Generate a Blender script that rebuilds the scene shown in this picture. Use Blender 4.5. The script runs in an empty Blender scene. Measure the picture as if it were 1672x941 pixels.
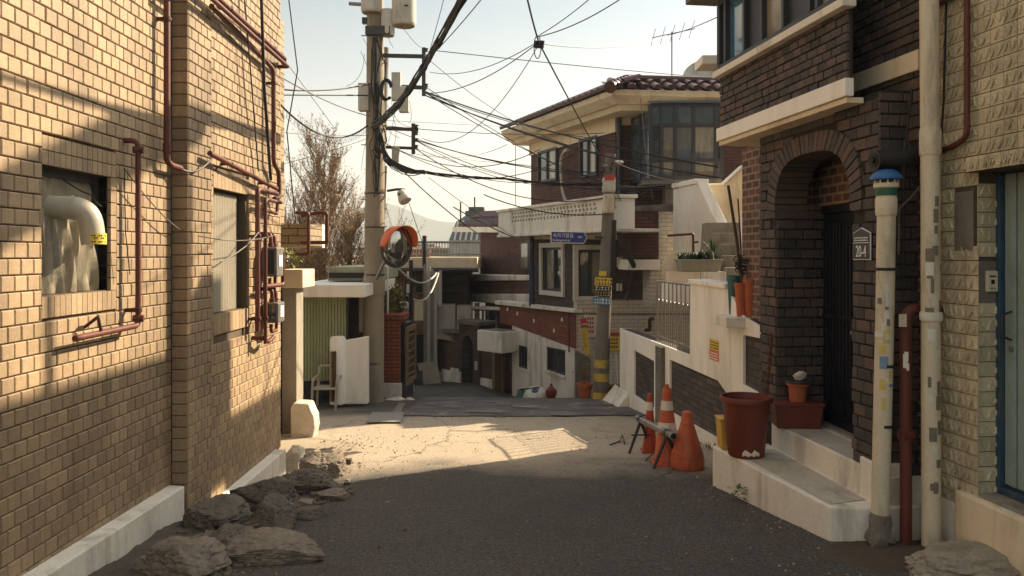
import bpy, bmesh, math, random
from mathutils import Vector, Matrix, noise
R = math.radians
rnd = random.Random(7)
scene = bpy.context.scene
C = scene.collection

# ---------------------------------------------------------------- camera, sky, sun, exposure
F, HZ, CX, EYE = 1300.0, 415.0, 836.0, 1.7
cam_d = bpy.data.cameras.new('camera'); cam = bpy.data.objects.new('camera', cam_d); C.objects.link(cam)
cam.location = (0, 0, EYE); cam.rotation_euler = (R(90), 0, 0)
cam_d.sensor_width = 36; cam_d.lens = 36 * F / 1672; cam_d.shift_y = -(470.5 - HZ) / 1672
cam_d.clip_start = 0.05; cam_d.clip_end = 12000
scene.camera = cam

SUN_AZ, SUN_EL = 37.0, 32.0            # degrees from +X towards +Y, and above the horizon
sd = bpy.data.lights.new('sun', 'SUN'); sun = bpy.data.objects.new('sun', sd); C.objects.link(sun)
sd.energy = 5.0; sd.angle = R(0.55); sd.color = (1.0, 0.83, 0.61)
sv = Vector((math.cos(R(SUN_EL)) * math.cos(R(SUN_AZ)), math.cos(R(SUN_EL)) * math.sin(R(SUN_AZ)), math.sin(R(SUN_EL))))
sun.rotation_euler = sv.to_track_quat('Z', 'Y').to_euler(); sun.location = (20, 14, 20)
w = bpy.data.worlds.new('World'); scene.world = w; w.use_nodes = True
nt = w.node_tree
bg = nt.nodes['Background']
sky = nt.nodes.new('ShaderNodeTexSky'); sky.sky_type = 'NISHITA'; sky.sun_disc = False
sky.sun_elevation = R(SUN_EL); sky.sun_rotation = R(90 - SUN_AZ)
sky.air_density = 1.0; sky.dust_density = 1.8; sky.ozone_density = 1.0; sky.altitude = 50
hs = nt.nodes.new('ShaderNodeHueSaturation'); hs.inputs['Saturation'].default_value = 0.5
mx = nt.nodes.new('ShaderNodeMix'); mx.data_type = 'RGBA'; mx.blend_type = 'MULTIPLY'; mx.inputs[0].default_value = 1
mx.inputs[7].default_value = (1.0, 0.98, 0.92, 1)
nt.links.new(sky.outputs[0], hs.inputs['Color']); nt.links.new(hs.outputs[0], mx.inputs[6])
# sky creamy and dimmer low down, greyer higher; overhead brightened to fill the shade
tcw = nt.nodes.new('ShaderNodeTexCoord'); spw = nt.nodes.new('ShaderNodeSeparateXYZ'); nt.links.new(tcw.outputs['Generated'], spw.inputs[0])
crw = nt.nodes.new('ShaderNodeValToRGB'); nt.links.new(spw.outputs[2], crw.inputs[0])
ew = crw.color_ramp.elements; ew[0].position = 0.0; ew[0].color = (.60, .53, .44, 1); ew[1].position = .75; ew[1].color = (1, .98, .93, 1)
for p_, c_ in ((.12, (.58, .53, .46, 1)), (.30, (.40, .43, .42, 1)), (.42, (.62, .63, .61, 1))):
    x_ = ew.new(p_); x_.color = c_
mw = nt.nodes.new('ShaderNodeMix'); mw.data_type = 'RGBA'; mw.blend_type = 'MULTIPLY'; mw.inputs[0].default_value = 1
nt.links.new(mx.outputs[2], mw.inputs[6]); nt.links.new(crw.outputs[0], mw.inputs[7])
nt.links.new(mw.outputs[2], bg.inputs[0]); bg.inputs[1].default_value = 0.15
scene.view_settings.view_transform = 'Standard'; scene.view_settings.look = 'None'
scene.view_settings.exposure = 1.35; scene.view_settings.gamma = 1.0
scene.render.engine = 'CYCLES'
scene.cycles.max_bounces = 6; scene.cycles.diffuse_bounces = 4; scene.cycles.transparent_max_bounces = 8

# ---------------------------------------------------------------- helpers
def V(*a): return Vector(a)
def P(px, py, Y): return Vector(((px - CX) / F * Y, Y, EYE - (py - HZ) / F * Y))
def zat(py, Y): return EYE - (py - HZ) / F * Y
def xat(px, Y): return (px - CX) / F * Y
class Plane:                       # a vertical wall plane: point (x, y) and a direction in plan
    def __init__(s, x, y, dx, dy=1.0):
        s.o = Vector((x, y, 0)); s.d = Vector((dx, dy, 0)).normalized(); s.k = dx / dy
    def Y(s, px):
        rx = (px - CX) / F
        return (s.o.x - s.o.y * s.k) / (rx - s.k)
    def at(s, px, py):
        y = s.Y(px); return P(px, py, y)
    def pt(s, y, z=0.0): return Vector((s.o.x + (y - s.o.y) * s.k, y, z))
def smooth(a, b, x):
    t = max(0, min(1, (x - a) / (b - a))); return t * t * (3 - 2 * t)
GP = [(-60, 3.4), (-10, .95), (4, 0), (12.6, -.602), (14.5, -.85), (18, -1.25), (24, -1.8), (40, -4.2), (80, -10), (400, -45), (9000, -60)]
def G(x, y):
    for (a, za), (b, zb) in zip(GP, GP[1:]):
        if y <= b:
            z = za + (zb - za) * (y - a) / (b - a); break
    else: z = GP[-1][1]
    if y > 12.6: z -= .22 * smooth(12.8, 14.6, y) * smooth(-.9, .1, x) * (1 - smooth(30, 40, y))
    if -2.8 < x < -1.5 and 5 < y < 9: z -= .22 * (1 - smooth(-2.02, -1.65, x)) * smooth(5.3, 6.0, y) * (1 - smooth(7.6, 8.5, y))
    return z

class Fr:
    def __init__(s, o, u, v, n): s.o, s.u, s.v, s.n = Vector(o), Vector(u).normalized(), Vector(v).normalized(), Vector(n).normalized()
    def pt(s, a, b, c=0): return s.o + a * s.u + b * s.v + c * s.n

def fillet(pts, rad, n=4):
    pts = [Vector(p) for p in pts]; out = [pts[0]]
    for i in range(1, len(pts) - 1):
        p, a, b = pts[i], pts[i - 1], pts[i + 1]
        la, lb = (a - p).length, (b - p).length
        r = min(rad, la * .48, lb * .48)
        s, e = p + (a - p).normalized() * r, p + (b - p).normalized() * r
        for k in range(n + 1):
            t = k / n
            out.append(s * (1 - t) ** 2 + p * 2 * t * (1 - t) + e * t * t)
    out.append(pts[-1]); return out

class MB:
    def __init__(s): s.v, s.f, s.m, s.t = [], [], [], []; s.tone = 0.5
    def add(s, vs, fs, mi=0):
        b = len(s.v); s.v.extend(Vector(p) for p in vs)
        for f in fs:
            s.f.append([b + i for i in f]); s.m.append(mi); s.t.append(s.tone)
        return s
    def poly(s, pts, mi=0): return s.add(pts, [list(range(len(pts)))], mi)
    def hexa(s, p, mi=0): return s.add(p, [(3, 2, 1, 0), (4, 5, 6, 7), (0, 1, 5, 4), (1, 2, 6, 5), (2, 3, 7, 6), (3, 0, 4, 7)], mi)
    def fbox(s, fr, a0, a1, b0, b1, c0, c1, mi=0):
        return s.hexa([fr.pt(a, b, c) for c in (c0, c1) for a, b in ((a0, b0), (a1, b0), (a1, b1), (a0, b1))], mi)
    def box(s, x0, x1, y0, y1, z0, z1, mi=0):
        return s.hexa([Vector((x, y, z)) for z in (z0, z1) for x, y in ((x0, y0), (x1, y0), (x1, y1), (x0, y1))], mi)
    def cbox(s, c, size, rz=0, mi=0, tilt=None):
        q = Matrix.Rotation(rz, 3, 'Z')
        if tilt: q = q @ Matrix.Rotation(tilt[1], 3, tilt[0])
        h = Vector(size) / 2
        return s.hexa([Vector(c) + q @ Vector((x, y, z)) for z in (-h.z, h.z) for x, y in ((-h.x, -h.y), (h.x, -h.y), (h.x, h.y), (-h.x, h.y))], mi)
    def prism(s, pts, off, mi=0):          # closed outline swept by a vector
        n = len(pts); off = Vector(off); pts = [Vector(p) for p in pts]
        return s.add(pts + [p + off for p in pts], [list(range(n - 1, -1, -1)), list(range(n, 2 * n))] + [(i, (i + 1) % n, n + (i + 1) % n, n + i) for i in range(n)], mi)
    def tube(s, pts, r, seg=8, cap=True, mi=0):
        pts = [Vector(p) for p in pts]; n = len(pts)
        rs = r if isinstance(r, (list, tuple)) else [r] * n
        vs, fs = [], []
        d0 = (pts[1] - pts[0]).normalized()
        up = Vector((0, 0, 1)) if abs(d0.z) < .9 else Vector((1, 0, 0))
        x = d0.cross(up).normalized()
        for i, p in enumerate(pts):
            d = (pts[min(i + 1, n - 1)] - pts[max(i - 1, 0)])
            if d.length < 1e-9: d = d0
            d.normalize()
            x = (x - d * x.dot(d)); x = x.normalized() if x.length > 1e-6 else d.orthogonal().normalized()
            y = d.cross(x)
            for k in range(seg):
                a = 2 * math.pi * k / seg
                vs.append(p + (x * math.cos(a) + y * math.sin(a)) * rs[i])
        for i in range(n - 1):
            for k in range(seg):
                k2 = (k + 1) % seg
                fs.append((i * seg + k, i * seg + k2, (i + 1) * seg + k2, (i + 1) * seg + k))
        if cap: fs += [tuple(range(seg - 1, -1, -1)), tuple((n - 1) * seg + k for k in range(seg))]
        return s.add(vs, fs, mi)
    def lathe(s, prof, o, seg=24, axis=(0, 0, 1), cap=True, mi=0, jig=0):
        o = Vector(o); ax = Vector(axis).normalized(); x = ax.orthogonal().normalized(); y = ax.cross(x)
        vs, fs = [], []
        for r, z in prof:
            for k in range(seg):
                a = 2 * math.pi * k / seg
                vs.append(o + ax * z + (x * math.cos(a) + y * math.sin(a)) * (r * (1 + jig * math.sin(a * 3 + z * 9))))
        n = len(prof)
        for i in range(n - 1):
            for k in range(seg):
                k2 = (k + 1) % seg
                fs.append((i * seg + k, i * seg + k2, (i + 1) * seg + k2, (i + 1) * seg + k))
        if cap: fs += [tuple(range(seg - 1, -1, -1)), tuple((n - 1) * seg + k for k in range(seg))]
        return s.add(vs, fs, mi)
    def disc(s, c, n, r, seg=20, th=.01, mi=0):
        return s.lathe([(r, 0), (r, th)], c, seg, n, True, mi)
    def build(s, name, mats, parent=None, sm=False, bev=0, flip=False, recalc=True):
        me = bpy.data.meshes.new(name)
        base = Vector((0, 0, 0)); q = parent
        while q is not None: base = base + q.location; q = q.parent
        if parent is None and s.v:
            lo = [min(v[i] for v in s.v) for i in range(3)]; hi = [max(v[i] for v in s.v) for i in range(3)]
            base = Vector(((lo[0] + hi[0]) / 2, (lo[1] + hi[1]) / 2, lo[2]))
        me.from_pydata([v - base for v in s.v], [], s.f)
        if recalc:
            bm = bmesh.new(); bm.from_mesh(me); bmesh.ops.recalc_face_normals(bm, faces=bm.faces); bm.to_mesh(me); bm.free()
        mats = mats if isinstance(mats, (list, tuple)) else [mats]
        for m in mats: me.materials.append(m)
        if len(mats) > 1:
            for p, mi in zip(me.polygons, s.m): p.material_index = mi
        at = me.attributes.new('tone', 'FLOAT', 'FACE')
        at.data.foreach_set('value', s.t)
        uv = me.uv_layers.new(name='metres')
        data = [0.0] * (len(me.loops) * 2)
        for p in me.polygons:
            n = p.normal
            if abs(n.z) < .75:
                t = Vector((-n.y, n.x, 0)).normalized()
                # keep one orientation for both sides of a wall so courses line up
                for li in p.loop_indices:
                    co = me.vertices[me.loops[li].vertex_index].co + base
                    data[2 * li] = co.dot(t); data[2 * li + 1] = co.z
            else:
                for li in p.loop_indices:
                    co = me.vertices[me.loops[li].vertex_index].co + base
                    data[2 * li] = co.x; data[2 * li + 1] = co.y
        uv.data.foreach_set('uv', data)
        if sm:
            me.shade_smooth()
            try: me.set_sharp_from_angle(angle=R(38))
            except Exception: pass
        o = bpy.data.objects.new(name, me); C.objects.link(o)
        if parent is None: o.location = base
        else: o.parent = parent
        if bev:
            b = o.modifiers.new('bevel', 'BEVEL'); b.width = bev; b.segments = 2; b.limit_method = 'ANGLE'; b.angle_limit = R(40)
        return o

def tag(o, label=None, cat=None, group=None, kind=None):
    if label: o['label'] = label
    if cat: o['category'] = cat
    if group: o['group'] = group
    if kind: o['kind'] = kind
    return o
def thing(name, label, cat, loc, group=None):
    o = bpy.data.objects.new(name, None); C.objects.link(o); o.location = Vector(loc); o.empty_display_size = .2
    return tag(o, label, cat, group)
def copy_tree(o, loc, label=None, rz=0, sc=1.0):
    def cp(a, par):
        c = a.copy(); C.objects.link(c)
        if par: c.parent = par
        for ch in list(a.children): cp(ch, c)
        return c
    c = cp(o, None); c.location = Vector(loc); c.rotation_euler = (0, 0, rz); c.scale = (sc, sc, sc)
    if label: c['label'] = label
    return c

# ---------------------------------------------------------------- materials
def lin(r, g, b):
    f = lambda c: (c / 255 / 12.92) if c / 255 <= .04045 else ((c / 255 + .055) / 1.055) ** 2.4
    return (f(r), f(g), f(b), 1)
def node(nt, t, **k):
    n = nt.nodes.new(t)
    for a, b in k.items():
        if a.startswith('i_'): n.inputs[a[2:].replace('_', ' ')].default_value = b
        else: setattr(n, a, b)
    return n
def newmat(name):
    m = bpy.data.materials.new(name); m.use_nodes = True
    nt = m.node_tree; b = nt.nodes['Principled BSDF']
    return m, nt, b
def mixc(nt, fac, a, b, mode='MIX'):
    n = nt.nodes.new('ShaderNodeMix'); n.data_type = 'RGBA'; n.blend_type = mode
    for sock, val in ((n.inputs[0], fac), (n.inputs[6], a), (n.inputs[7], b)):
        if hasattr(val, 'is_linked'): nt.links.new(val, sock)
        else: sock.default_value = val
    return n.outputs[2]
def ramp(nt, src, a, b):
    n = nt.nodes.new('ShaderNodeMapRange'); n.clamp = True
    nt.links.new(src, n.inputs[0]); n.inputs[1].default_value = a; n.inputs[2].default_value = b
    return n.outputs[0]
def mul(c, k): return (min(1, c[0] * k), min(1, c[1] * k), min(1, c[2] * k), 1)
def nz(nt, coord, scale, detail=5, rough=.6, stretch=None, dist=0):
    if stretch:
        mp = nt.nodes.new('ShaderNodeMapping'); mp.inputs['Scale'].default_value = stretch
        nt.links.new(coord, mp.inputs[0]); coord = mp.outputs[0]
    n = nt.nodes.new('ShaderNodeTexNoise'); n.inputs['Scale'].default_value = scale
    n.inputs['Detail'].default_value = detail; n.inputs['Roughness'].default_value = rough; n.inputs['Distortion'].default_value = dist
    nt.links.new(coord, n.inputs['Vector']); return n.outputs['Fac']

def M(name, col, rough=.7, var=.25, scale=6.0, grain=.15, bump=.15, bscale=60, metal=0, stain=None, stain_amt=.5, stain_scale=3.0, streak=True, spec=.4, tone=0):
    """weathered surface: uneven base colour, grain, optional stains that run down"""
    m, nt, b = newmat(name)
    tc = nt.nodes.new('ShaderNodeTexCoord'); co = tc.outputs['Object']
    c = col
    n1 = nz(nt, co, scale)
    c = mixc(nt, ramp(nt, n1, .3, .72), mul(col, 1 - var), mul(col, 1 + var * .6))
    if grain:
        n2 = nz(nt, co, scale * 14, 3)
        c = mixc(nt, grain, c, mixc(nt, ramp(nt, n2, .3, .7), mul(col, .45), mul(col, 1.5)))
    if stain:
        st = (1.0, 1.0, .22) if streak else (1, 1, 1)
        n3 = nz(nt, co, stain_scale, 8, .68, st, .4)
        f = nt.nodes.new('ShaderNodeMath'); f.operation = 'MULTIPLY'; f.inputs[1].default_value = stain_amt
        nt.links.new(ramp(nt, n3, .5, .68), f.inputs[0])
        c = mixc(nt, f.outputs[0], c, stain)
    if tone:
        at = nt.nodes.new('ShaderNodeAttribute'); at.attribute_name = 'tone'
        c = mixc(nt, 1.0, c, mixc(nt, at.outputs['Fac'], (1 - tone, 1 - tone, 1 - tone, 1), (1 + tone * .6, 1 + tone * .55, 1 + tone * .5, 1)), 'MULTIPLY')
    nt.links.new(c, b.inputs['Base Color']) if hasattr(c, 'is_linked') else None
    b.inputs['Roughness'].default_value = rough; b.inputs['Metallic'].default_value = metal
    b.inputs['Specular IOR Level'].default_value = spec
    if bump:
        bp = nt.nodes.new('ShaderNodeBump'); bp.inputs['Strength'].default_value = bump; bp.inputs['Distance'].default_value = .01
        nt.links.new(nz(nt, co, bscale, 4), bp.inputs['Height']); nt.links.new(bp.outputs[0], b.inputs['Normal'])
    return m

def brickm(name, c1, c2, mortar, bw=.19, bh=.07, ms=.009, rough=.8, bump=.6, dirt=.35, off=.5, stain=None):
    m, nt, b = newmat(name)
    tc = nt.nodes.new('ShaderNodeTexCoord')
    t = nt.nodes.new('ShaderNodeTexBrick'); t.offset = off
    nt.links.new(tc.outputs['UV'], t.inputs['Vector'])
    t.inputs['Color1'].default_value = c1; t.inputs['Color2'].default_value = c2; t.inputs['Mortar'].default_value = mortar
    t.inputs['Scale'].default_value = 1; t.inputs['Mortar Size'].default_value = ms; t.inputs['Mortar Smooth'].default_value = .2
    t.inputs['Brick Width'].default_value = bw; t.inputs['Row Height'].default_value = bh
    co = tc.outputs['Object']
    n = nz(nt, co, 3.0, 6)
    c = mixc(nt, ramp(nt, n, .3, .7), mixc(nt, dirt, t.outputs['Color'], (0, 0, 0, 1)), t.outputs['Color'])
    n2 = nz(nt, co, 70, 3)
    c = mixc(nt, .3, c, mixc(nt, ramp(nt, n2, .3, .7), (.01, .01, .01, 1), c))
    if stain:
        n3 = nz(nt, co, 2.2, 8, .68, (1, 1, .3), .4)
        f = nt.nodes.new('ShaderNodeMath'); f.operation = 'MULTIPLY'; f.inputs[1].default_value = .6
        nt.links.new(ramp(nt, n3, .54, .7), f.inputs[0]); c = mixc(nt, f.outputs[0], c, stain)
    nt.links.new(c, b.inputs['Base Color']); b.inputs['Roughness'].default_value = rough
    inv = nt.nodes.new('ShaderNodeMath'); inv.operation = 'SUBTRACT'; inv.inputs[0].default_value = 1
    nt.links.new(t.outputs['Fac'], inv.inputs[1])
    ad = nt.nodes.new('ShaderNodeMath'); ad.operation = 'MULTIPLY_ADD'; ad.inputs[1].default_value = .25
    nt.links.new(n2, ad.inputs[0]); nt.links.new(inv.outputs[0], ad.inputs[2])
    bp = nt.nodes.new('ShaderNodeBump'); bp.inputs['Strength'].default_value = bump; bp.inputs['Distance'].default_value = .008
    nt.links.new(ad.outputs[0], bp.inputs['Height']); nt.links.new(bp.outputs[0], b.inputs['Normal'])
    return m

def glassm(name, col, rough=.08, dark=True):
    m, nt, b = newmat(name)
    tc = nt.nodes.new('ShaderNodeTexCoord')
    n = nz(nt, tc.outputs['Object'], 2.5, 4)
    nt.links.new(mixc(nt, ramp(nt, n, .35, .7), mul(col, .6), mul(col, 1.3)), b.inputs['Base Color'])
    b.inputs['Roughness'].default_value = rough; b.inputs['Specular IOR Level'].default_value = .8
    b.inputs['Coat Weight'].default_value = .4; b.inputs['Coat Roughness'].default_value = .03
    bp = nt.nodes.new('ShaderNodeBump'); bp.inputs['Strength'].default_value = .04; bp.inputs['Distance'].default_value = .02
    nt.links.new(nz(nt, tc.outputs['Object'], 4, 2), bp.inputs['Height']); nt.links.new(bp.outputs[0], b.inputs['Normal'])
    return m

DIRT = lin(60, 50, 40)
m_tan = M('tan_brick', lin(157, 133, 102), .62, .16, 2.5, .2, .25, 90, tone=.2, stain=lin(104, 88, 66), stain_amt=.6, stain_scale=1.7)
m_tan_uv = brickm('tan_brick_far', lin(164, 142, 106), lin(150, 128, 94), lin(70, 56, 40), .2, .079, .006, .65, .7, .15)
m_joint = M('dark_mortar', lin(92, 78, 58), .9, .2, 10, .2, .2)
def mixbrickm():
    m, nt, b = newmat('mixed_dark_brick'); tc = nt.nodes.new('ShaderNodeTexCoord'); co = tc.outputs['Object']
    at = nt.nodes.new('ShaderNodeAttribute'); at.attribute_name = 'tone'
    cr = nt.nodes.new('ShaderNodeValToRGB'); nt.links.new(at.outputs['Fac'], cr.inputs[0]); cr.color_ramp.interpolation = 'LINEAR'
    el = cr.color_ramp.elements; el[0].position = 0; el[0].color = lin(40, 38, 40); el[1].position = 1; el[1].color = lin(108, 82, 66)
    for p_, c_ in ((.22, lin(54, 48, 46)), (.45, lin(80, 66, 57)), (.75, lin(94, 75, 63)), (.9, lin(108, 80, 64))):
        x = el.new(p_); x.color = c_
    c = cr.outputs[0]
    c = mixc(nt, ramp(nt, nz(nt, co, 12, 5), .3, .75), mixc(nt, .45, c, (.012, .011, .01, 1)), c)
    c = mixc(nt, .35, c, mixc(nt, ramp(nt, nz(nt, co, 110, 3), .35, .65), (.01, .01, .01, 1), mixc(nt, .5, c, (.3, .25, .2, 1))))
    f = nt.nodes.new('ShaderNodeMath'); f.operation = 'MULTIPLY'; f.inputs[1].default_value = .5
    nt.links.new(ramp(nt, nz(nt, co, 2.4, 8, .68, (1, 1, .3), .4), .55, .7), f.inputs[0]); c = mixc(nt, f.outputs[0], c, lin(40, 36, 33))
    nt.links.new(c, b.inputs['Base Color']); b.inputs['Roughness'].default_value = .8
    bp = nt.nodes.new('ShaderNodeBump'); bp.inputs['Strength'].default_value = .45; bp.inputs['Distance'].default_value = .008
    nt.links.new(nz(nt, co, 50, 5, .7), bp.inputs['Height']); nt.links.new(bp.outputs[0], b.inputs['Normal'])
    return m
m_dbrick = mixbrickm()
m_dmortar = M('brick_mortar_grey', lin(52, 45, 38), .95, .3, 12, .3, .3)
m_dbrick_uv = brickm('dark_brick_far', lin(104, 80, 66), lin(66, 54, 48), lin(80, 68, 58), .2, .065, .009, .85, .7, .4)
m_brown_uv = brickm('brown_brick_far', lin(120, 76, 60), lin(96, 62, 50), lin(60, 44, 38), .21, .06, .007, .85, .6, .35, stain=lin(48, 38, 32))
m_red_uv = brickm('red_brick_far', lin(166, 90, 58), lin(138, 72, 46), lin(92, 70, 56), .2, .06, .008, .85, .6, .3)
m_red2_uv = brickm('reddish_brick', lin(134, 92, 74), lin(96, 68, 56), lin(160, 138, 118), .15, .07, .011, .85, .7, .3)
m_stone_uv = brickm('dark_stone', lin(112, 96, 84), lin(76, 68, 62), lin(54, 47, 42), .2, .065, .006, .8, .9, .4)
m_whitebrick_uv = brickm('white_painted_brick', lin(226, 214, 194), lin(214, 202, 182), lin(186, 172, 152), .19, .07, .008, .7, .7, .1, stain=lin(150, 128, 100))
m_white = M('white_paint', lin(242, 234, 218), .75, .05, 3, .08, .25, 30, stain=lin(176, 158, 132), stain_amt=.4, stain_scale=2.2)
m_whiteold = M('old_white_plaster', lin(228, 218, 200), .85, .1, 3, .12, .35, 25, stain=lin(138, 124, 104), stain_amt=.7, stain_scale=2.6)
m_cream = M('cream_paint', lin(222, 204, 172), .7, .08, 3, .08, .2, 30, stain=lin(150, 124, 90), stain_amt=.5)
m_concrete = M('concrete', lin(150, 140, 124), .9, .2, 4, .2, .35, 45, stain=lin(84, 74, 62), stain_amt=.7)
m_dconcrete = M('dark_concrete', lin(118, 110, 98), .92, .25, 4, .25, .4, 40, stain=lin(50, 44, 38), stain_amt=.7)
m_pole = M('pole_concrete', lin(152, 138, 116), .9, .14, 3, .15, .25, 60, stain=lin(96, 82, 64), stain_amt=.65, stain_scale=4)
m_rust = M('red_oxide_paint', lin(94, 46, 30), .55, .3, 9, .25, .2, 90, stain=lin(74, 36, 26), stain_amt=.8, stain_scale=8)
m_rust_dark = M('rusty_steel', lin(74, 42, 32), .7, .3, 12, .3, .3, 90)
m_black = M('black_cable', lin(26, 24, 23), .6, .2, 20, .1, .05)
m_wiregrey = M('grey_cable', lin(96, 88, 78), .6, .2, 20, .1, .05)
m_steel = M('galvanised_steel', lin(146, 142, 134), .4, .2, 12, .2, .1, 80, metal=.7, stain=lin(96, 66, 44), stain_amt=.5, stain_scale=8)
m_dsteel = M('dark_steel', lin(64, 62, 60), .5, .2, 12, .2, .1, 80, metal=.5)
m_greymetal = M('grey_enamel', lin(190, 184, 170), .5, .1, 5, .1, .05, stain=lin(110, 90, 66), stain_amt=.5, stain_scale=6)
m_pvc = M('ivory_pvc', lin(206, 192, 164), .5, .1, 4, .12, .08, 40, stain=lin(126, 108, 84), stain_amt=.75, stain_scale=6)
m_stonepale = M('pale_worn_stone', lin(158, 146, 126), .95, .3, 4, .3, .7, 26, stain=lin(92, 80, 66), stain_amt=.7, stain_scale=4, streak=False)
m_lampwhite = M('lamp_white', lin(206, 198, 184), .5, .08, 5, .08, .03)
m_meter = M('meter_grey', lin(104, 100, 94), .5, .15, 6, .1, .05, stain=lin(150, 140, 120), stain_amt=.4)
m_pvcwhite = M('white_pvc', lin(180, 170, 150), .45, .1, 4, .1, .05, stain=lin(140, 126, 104), stain_amt=.5, stain_scale=6)
m_navy = M('navy_door_paint', lin(22, 25, 33), .35, .2, 5, .15, .1, 60)
m_frame = M('dark_window_frame', lin(58, 58, 58), .5, .15, 5, .1, .05)
m_frame_lt = M('pale_window_frame', lin(206, 198, 184), .6, .08, 5, .08, .05)
m_glass = glassm('window_glass_dark', lin(52, 58, 58), .06)
m_glassblue = glassm('window_glass_blue', lin(66, 106, 132), .08)
m_curtain = glassm('window_glass_curtain', lin(150, 140, 118), .12)
m_tile_roof = M('glazed_roof_tile', lin(80, 47, 38), .38, .3, 6, .2, .15, 60, tone=.35)
m_orange = M('cone_orange', lin(186, 90, 52), .55, .18, 8, .15, .1, 60, stain=lin(110, 60, 40), stain_amt=.85, stain_scale=7)
m_orangered = M('cone_red_orange', lin(176, 68, 44), .55, .15, 8, .15, .1, 60, stain=lin(100, 50, 36), stain_amt=.85, stain_scale=7)
m_reflect = M('reflective_band', lin(216, 204, 184), .5, .1, 10, .15, .05, stain=lin(130, 110, 90), stain_amt=.6, stain_scale=12)
m_brownpot = M('brown_plastic_pot', lin(112, 52, 36), .5, .12, 5, .12, .08, 60, stain=lin(80, 44, 32), stain_amt=.5, stain_scale=5)
m_terra = M('terracotta', lin(170, 92, 58), .8, .2, 8, .2, .2, 60, stain=lin(120, 84, 60), stain_amt=.5)
m_rock = M('grey_brown_rock', lin(130, 118, 102), .95, .5, 4, .35, .8, 26, stain=lin(58, 50, 42), stain_amt=.8, stain_scale=4, streak=False)
m_rock_dark = M('dark_rock', lin(106, 97, 85), .95, .5, 4, .35, .8, 22, stain=lin(36, 31, 27), stain_amt=.8, stain_scale=4, streak=False)
m_rock_pale = M('pale_painted_rock', lin(206, 194, 172), .9, .2, 5, .2, .6, 24, stain=lin(110, 96, 78), stain_amt=.8, stain_scale=5, streak=False)
m_yellow = M('yellow_plastic', lin(206, 160, 56), .5, .12, 6, .12, .05, stain=lin(224, 206, 160), stain_amt=.5, stain_scale=7, streak=False)
m_yellowsign = M('yellow_sign_paint', lin(216, 184, 70), .55, .1, 6, .1, .05)
m_blue = M('blue_sign_paint', lin(44, 56, 120), .45, .08, 6, .08, .03)
m_lblue = M('pale_blue_sign', lin(80, 124, 150), .5, .1, 6, .1, .03)
m_ink = M('black_ink', lin(28, 26, 26), .6, .1, 10, 0, 0)
m_whiteink = M('white_ink', lin(226, 222, 212), .6, .05, 10, 0, 0)
m_redink = M('red_ink', lin(188, 66, 44), .6, .1, 10, 0, 0)
m_greendoor = M('grey_green_door', lin(140, 156, 146), .55, .1, 4, .12, .1, 60, stain=lin(88, 96, 84), stain_amt=.5)
m_bluepaint = M('blue_frame_paint', lin(46, 72, 92), .65, .3, 6, .2, .15, stain=lin(92, 92, 82), stain_amt=.8, stain_scale=7)
m_leaf = M('green_leaf', lin(74, 96, 44), .55, .35, 9, 0, 0, tone=.45)
m_leafdark = M('dark_green_leaf', lin(44, 66, 30), .55, .35, 9, 0, 0, tone=.45)
m_leafyellow = M('yellow_green_leaf', lin(130, 124, 52), .55, .35, 9, 0, 0, tone=.45)
m_twig = M('bare_twig', lin(138, 108, 76), .9, .3, 8, .2, 0, tone=.5)
m_wood = M('weathered_wood', lin(130, 104, 74), .8, .3, 8, .25, .2, 60)
m_soil = M('dark_soil', lin(52, 42, 34), 1, .3, 20, .3, .5, 40)
m_orangerim = M('mirror_orange', lin(222, 104, 44), .4, .08, 8, .05, 0)
def mirrorm():
    m, nt, b = newmat('mirror_steel'); b.inputs['Metallic'].default_value = 1; b.inputs['Roughness'].default_value = .06
    b.inputs['Base Color'].default_value = (.34, .34, .33, 1); return m
m_mirror = mirrorm()
# ---------------------------------------------------------------- real bricks
def bricks(mb, fr, a0, a1, b0, b1, bw, bh, gap, depth, bev=.006, holes=(), seed=1, jit=.002, off=.5, keep=None, wjit=0):
    rr = random.Random(seed)
    nrow = int(math.ceil((b1 - b0) / bh))
    for r in range(nrow):
        v0 = b0 + r * bh; v1 = min(v0 + bh - gap, b1)
        if v1 - v0 < bh * .3: continue
        vm = (v0 + v1) / 2
        spans = [(a0, a1)]
        for (h0, h1, k0, k1) in holes:
            if k0 - .3 * bh < vm < k1 + .3 * bh:
                ns = []
                for s, e in spans:
                    if h1 <= s or h0 >= e: ns.append((s, e)); continue
                    if s < h0: ns.append((s, h0))
                    if e > h1: ns.append((h1, e))
                spans = ns
        u = a0 - (bw * off if r % 2 else 0)
        while u < a1:
            wv = bw * (1 + rr.uniform(-wjit, wjit))
            for s, e in spans:
                p, q = max(u, s), min(u + wv - gap, e)
                if q - p < bw * .12: continue
                if keep and not keep((p + q) / 2, vm): continue
                mb.tone = rr.random()
                d = depth + rr.uniform(-jit, jit); t = rr.uniform(-jit, jit) * .7
                ring = lambda i, c, tt=0: [fr.pt(p + i, v0 + i, c), fr.pt(q - i, v0 + i, c + tt), fr.pt(q - i, v1 - i, c + tt), fr.pt(p + i, v1 - i, c)]
                vs = ring(0, 0) + ring(0, d - bev, t) + ring(bev, d, t)
                fs = [(8, 9, 10, 11)]
                for k in range(4):
                    k2 = (k + 1) % 4
                    fs += [(k, k2, 4 + k2, 4 + k), (4 + k, 4 + k2, 8 + k2, 8 + k)]
                mb.add(vs, fs)
            u += wv
    mb.tone = .5
    return mb

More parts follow.
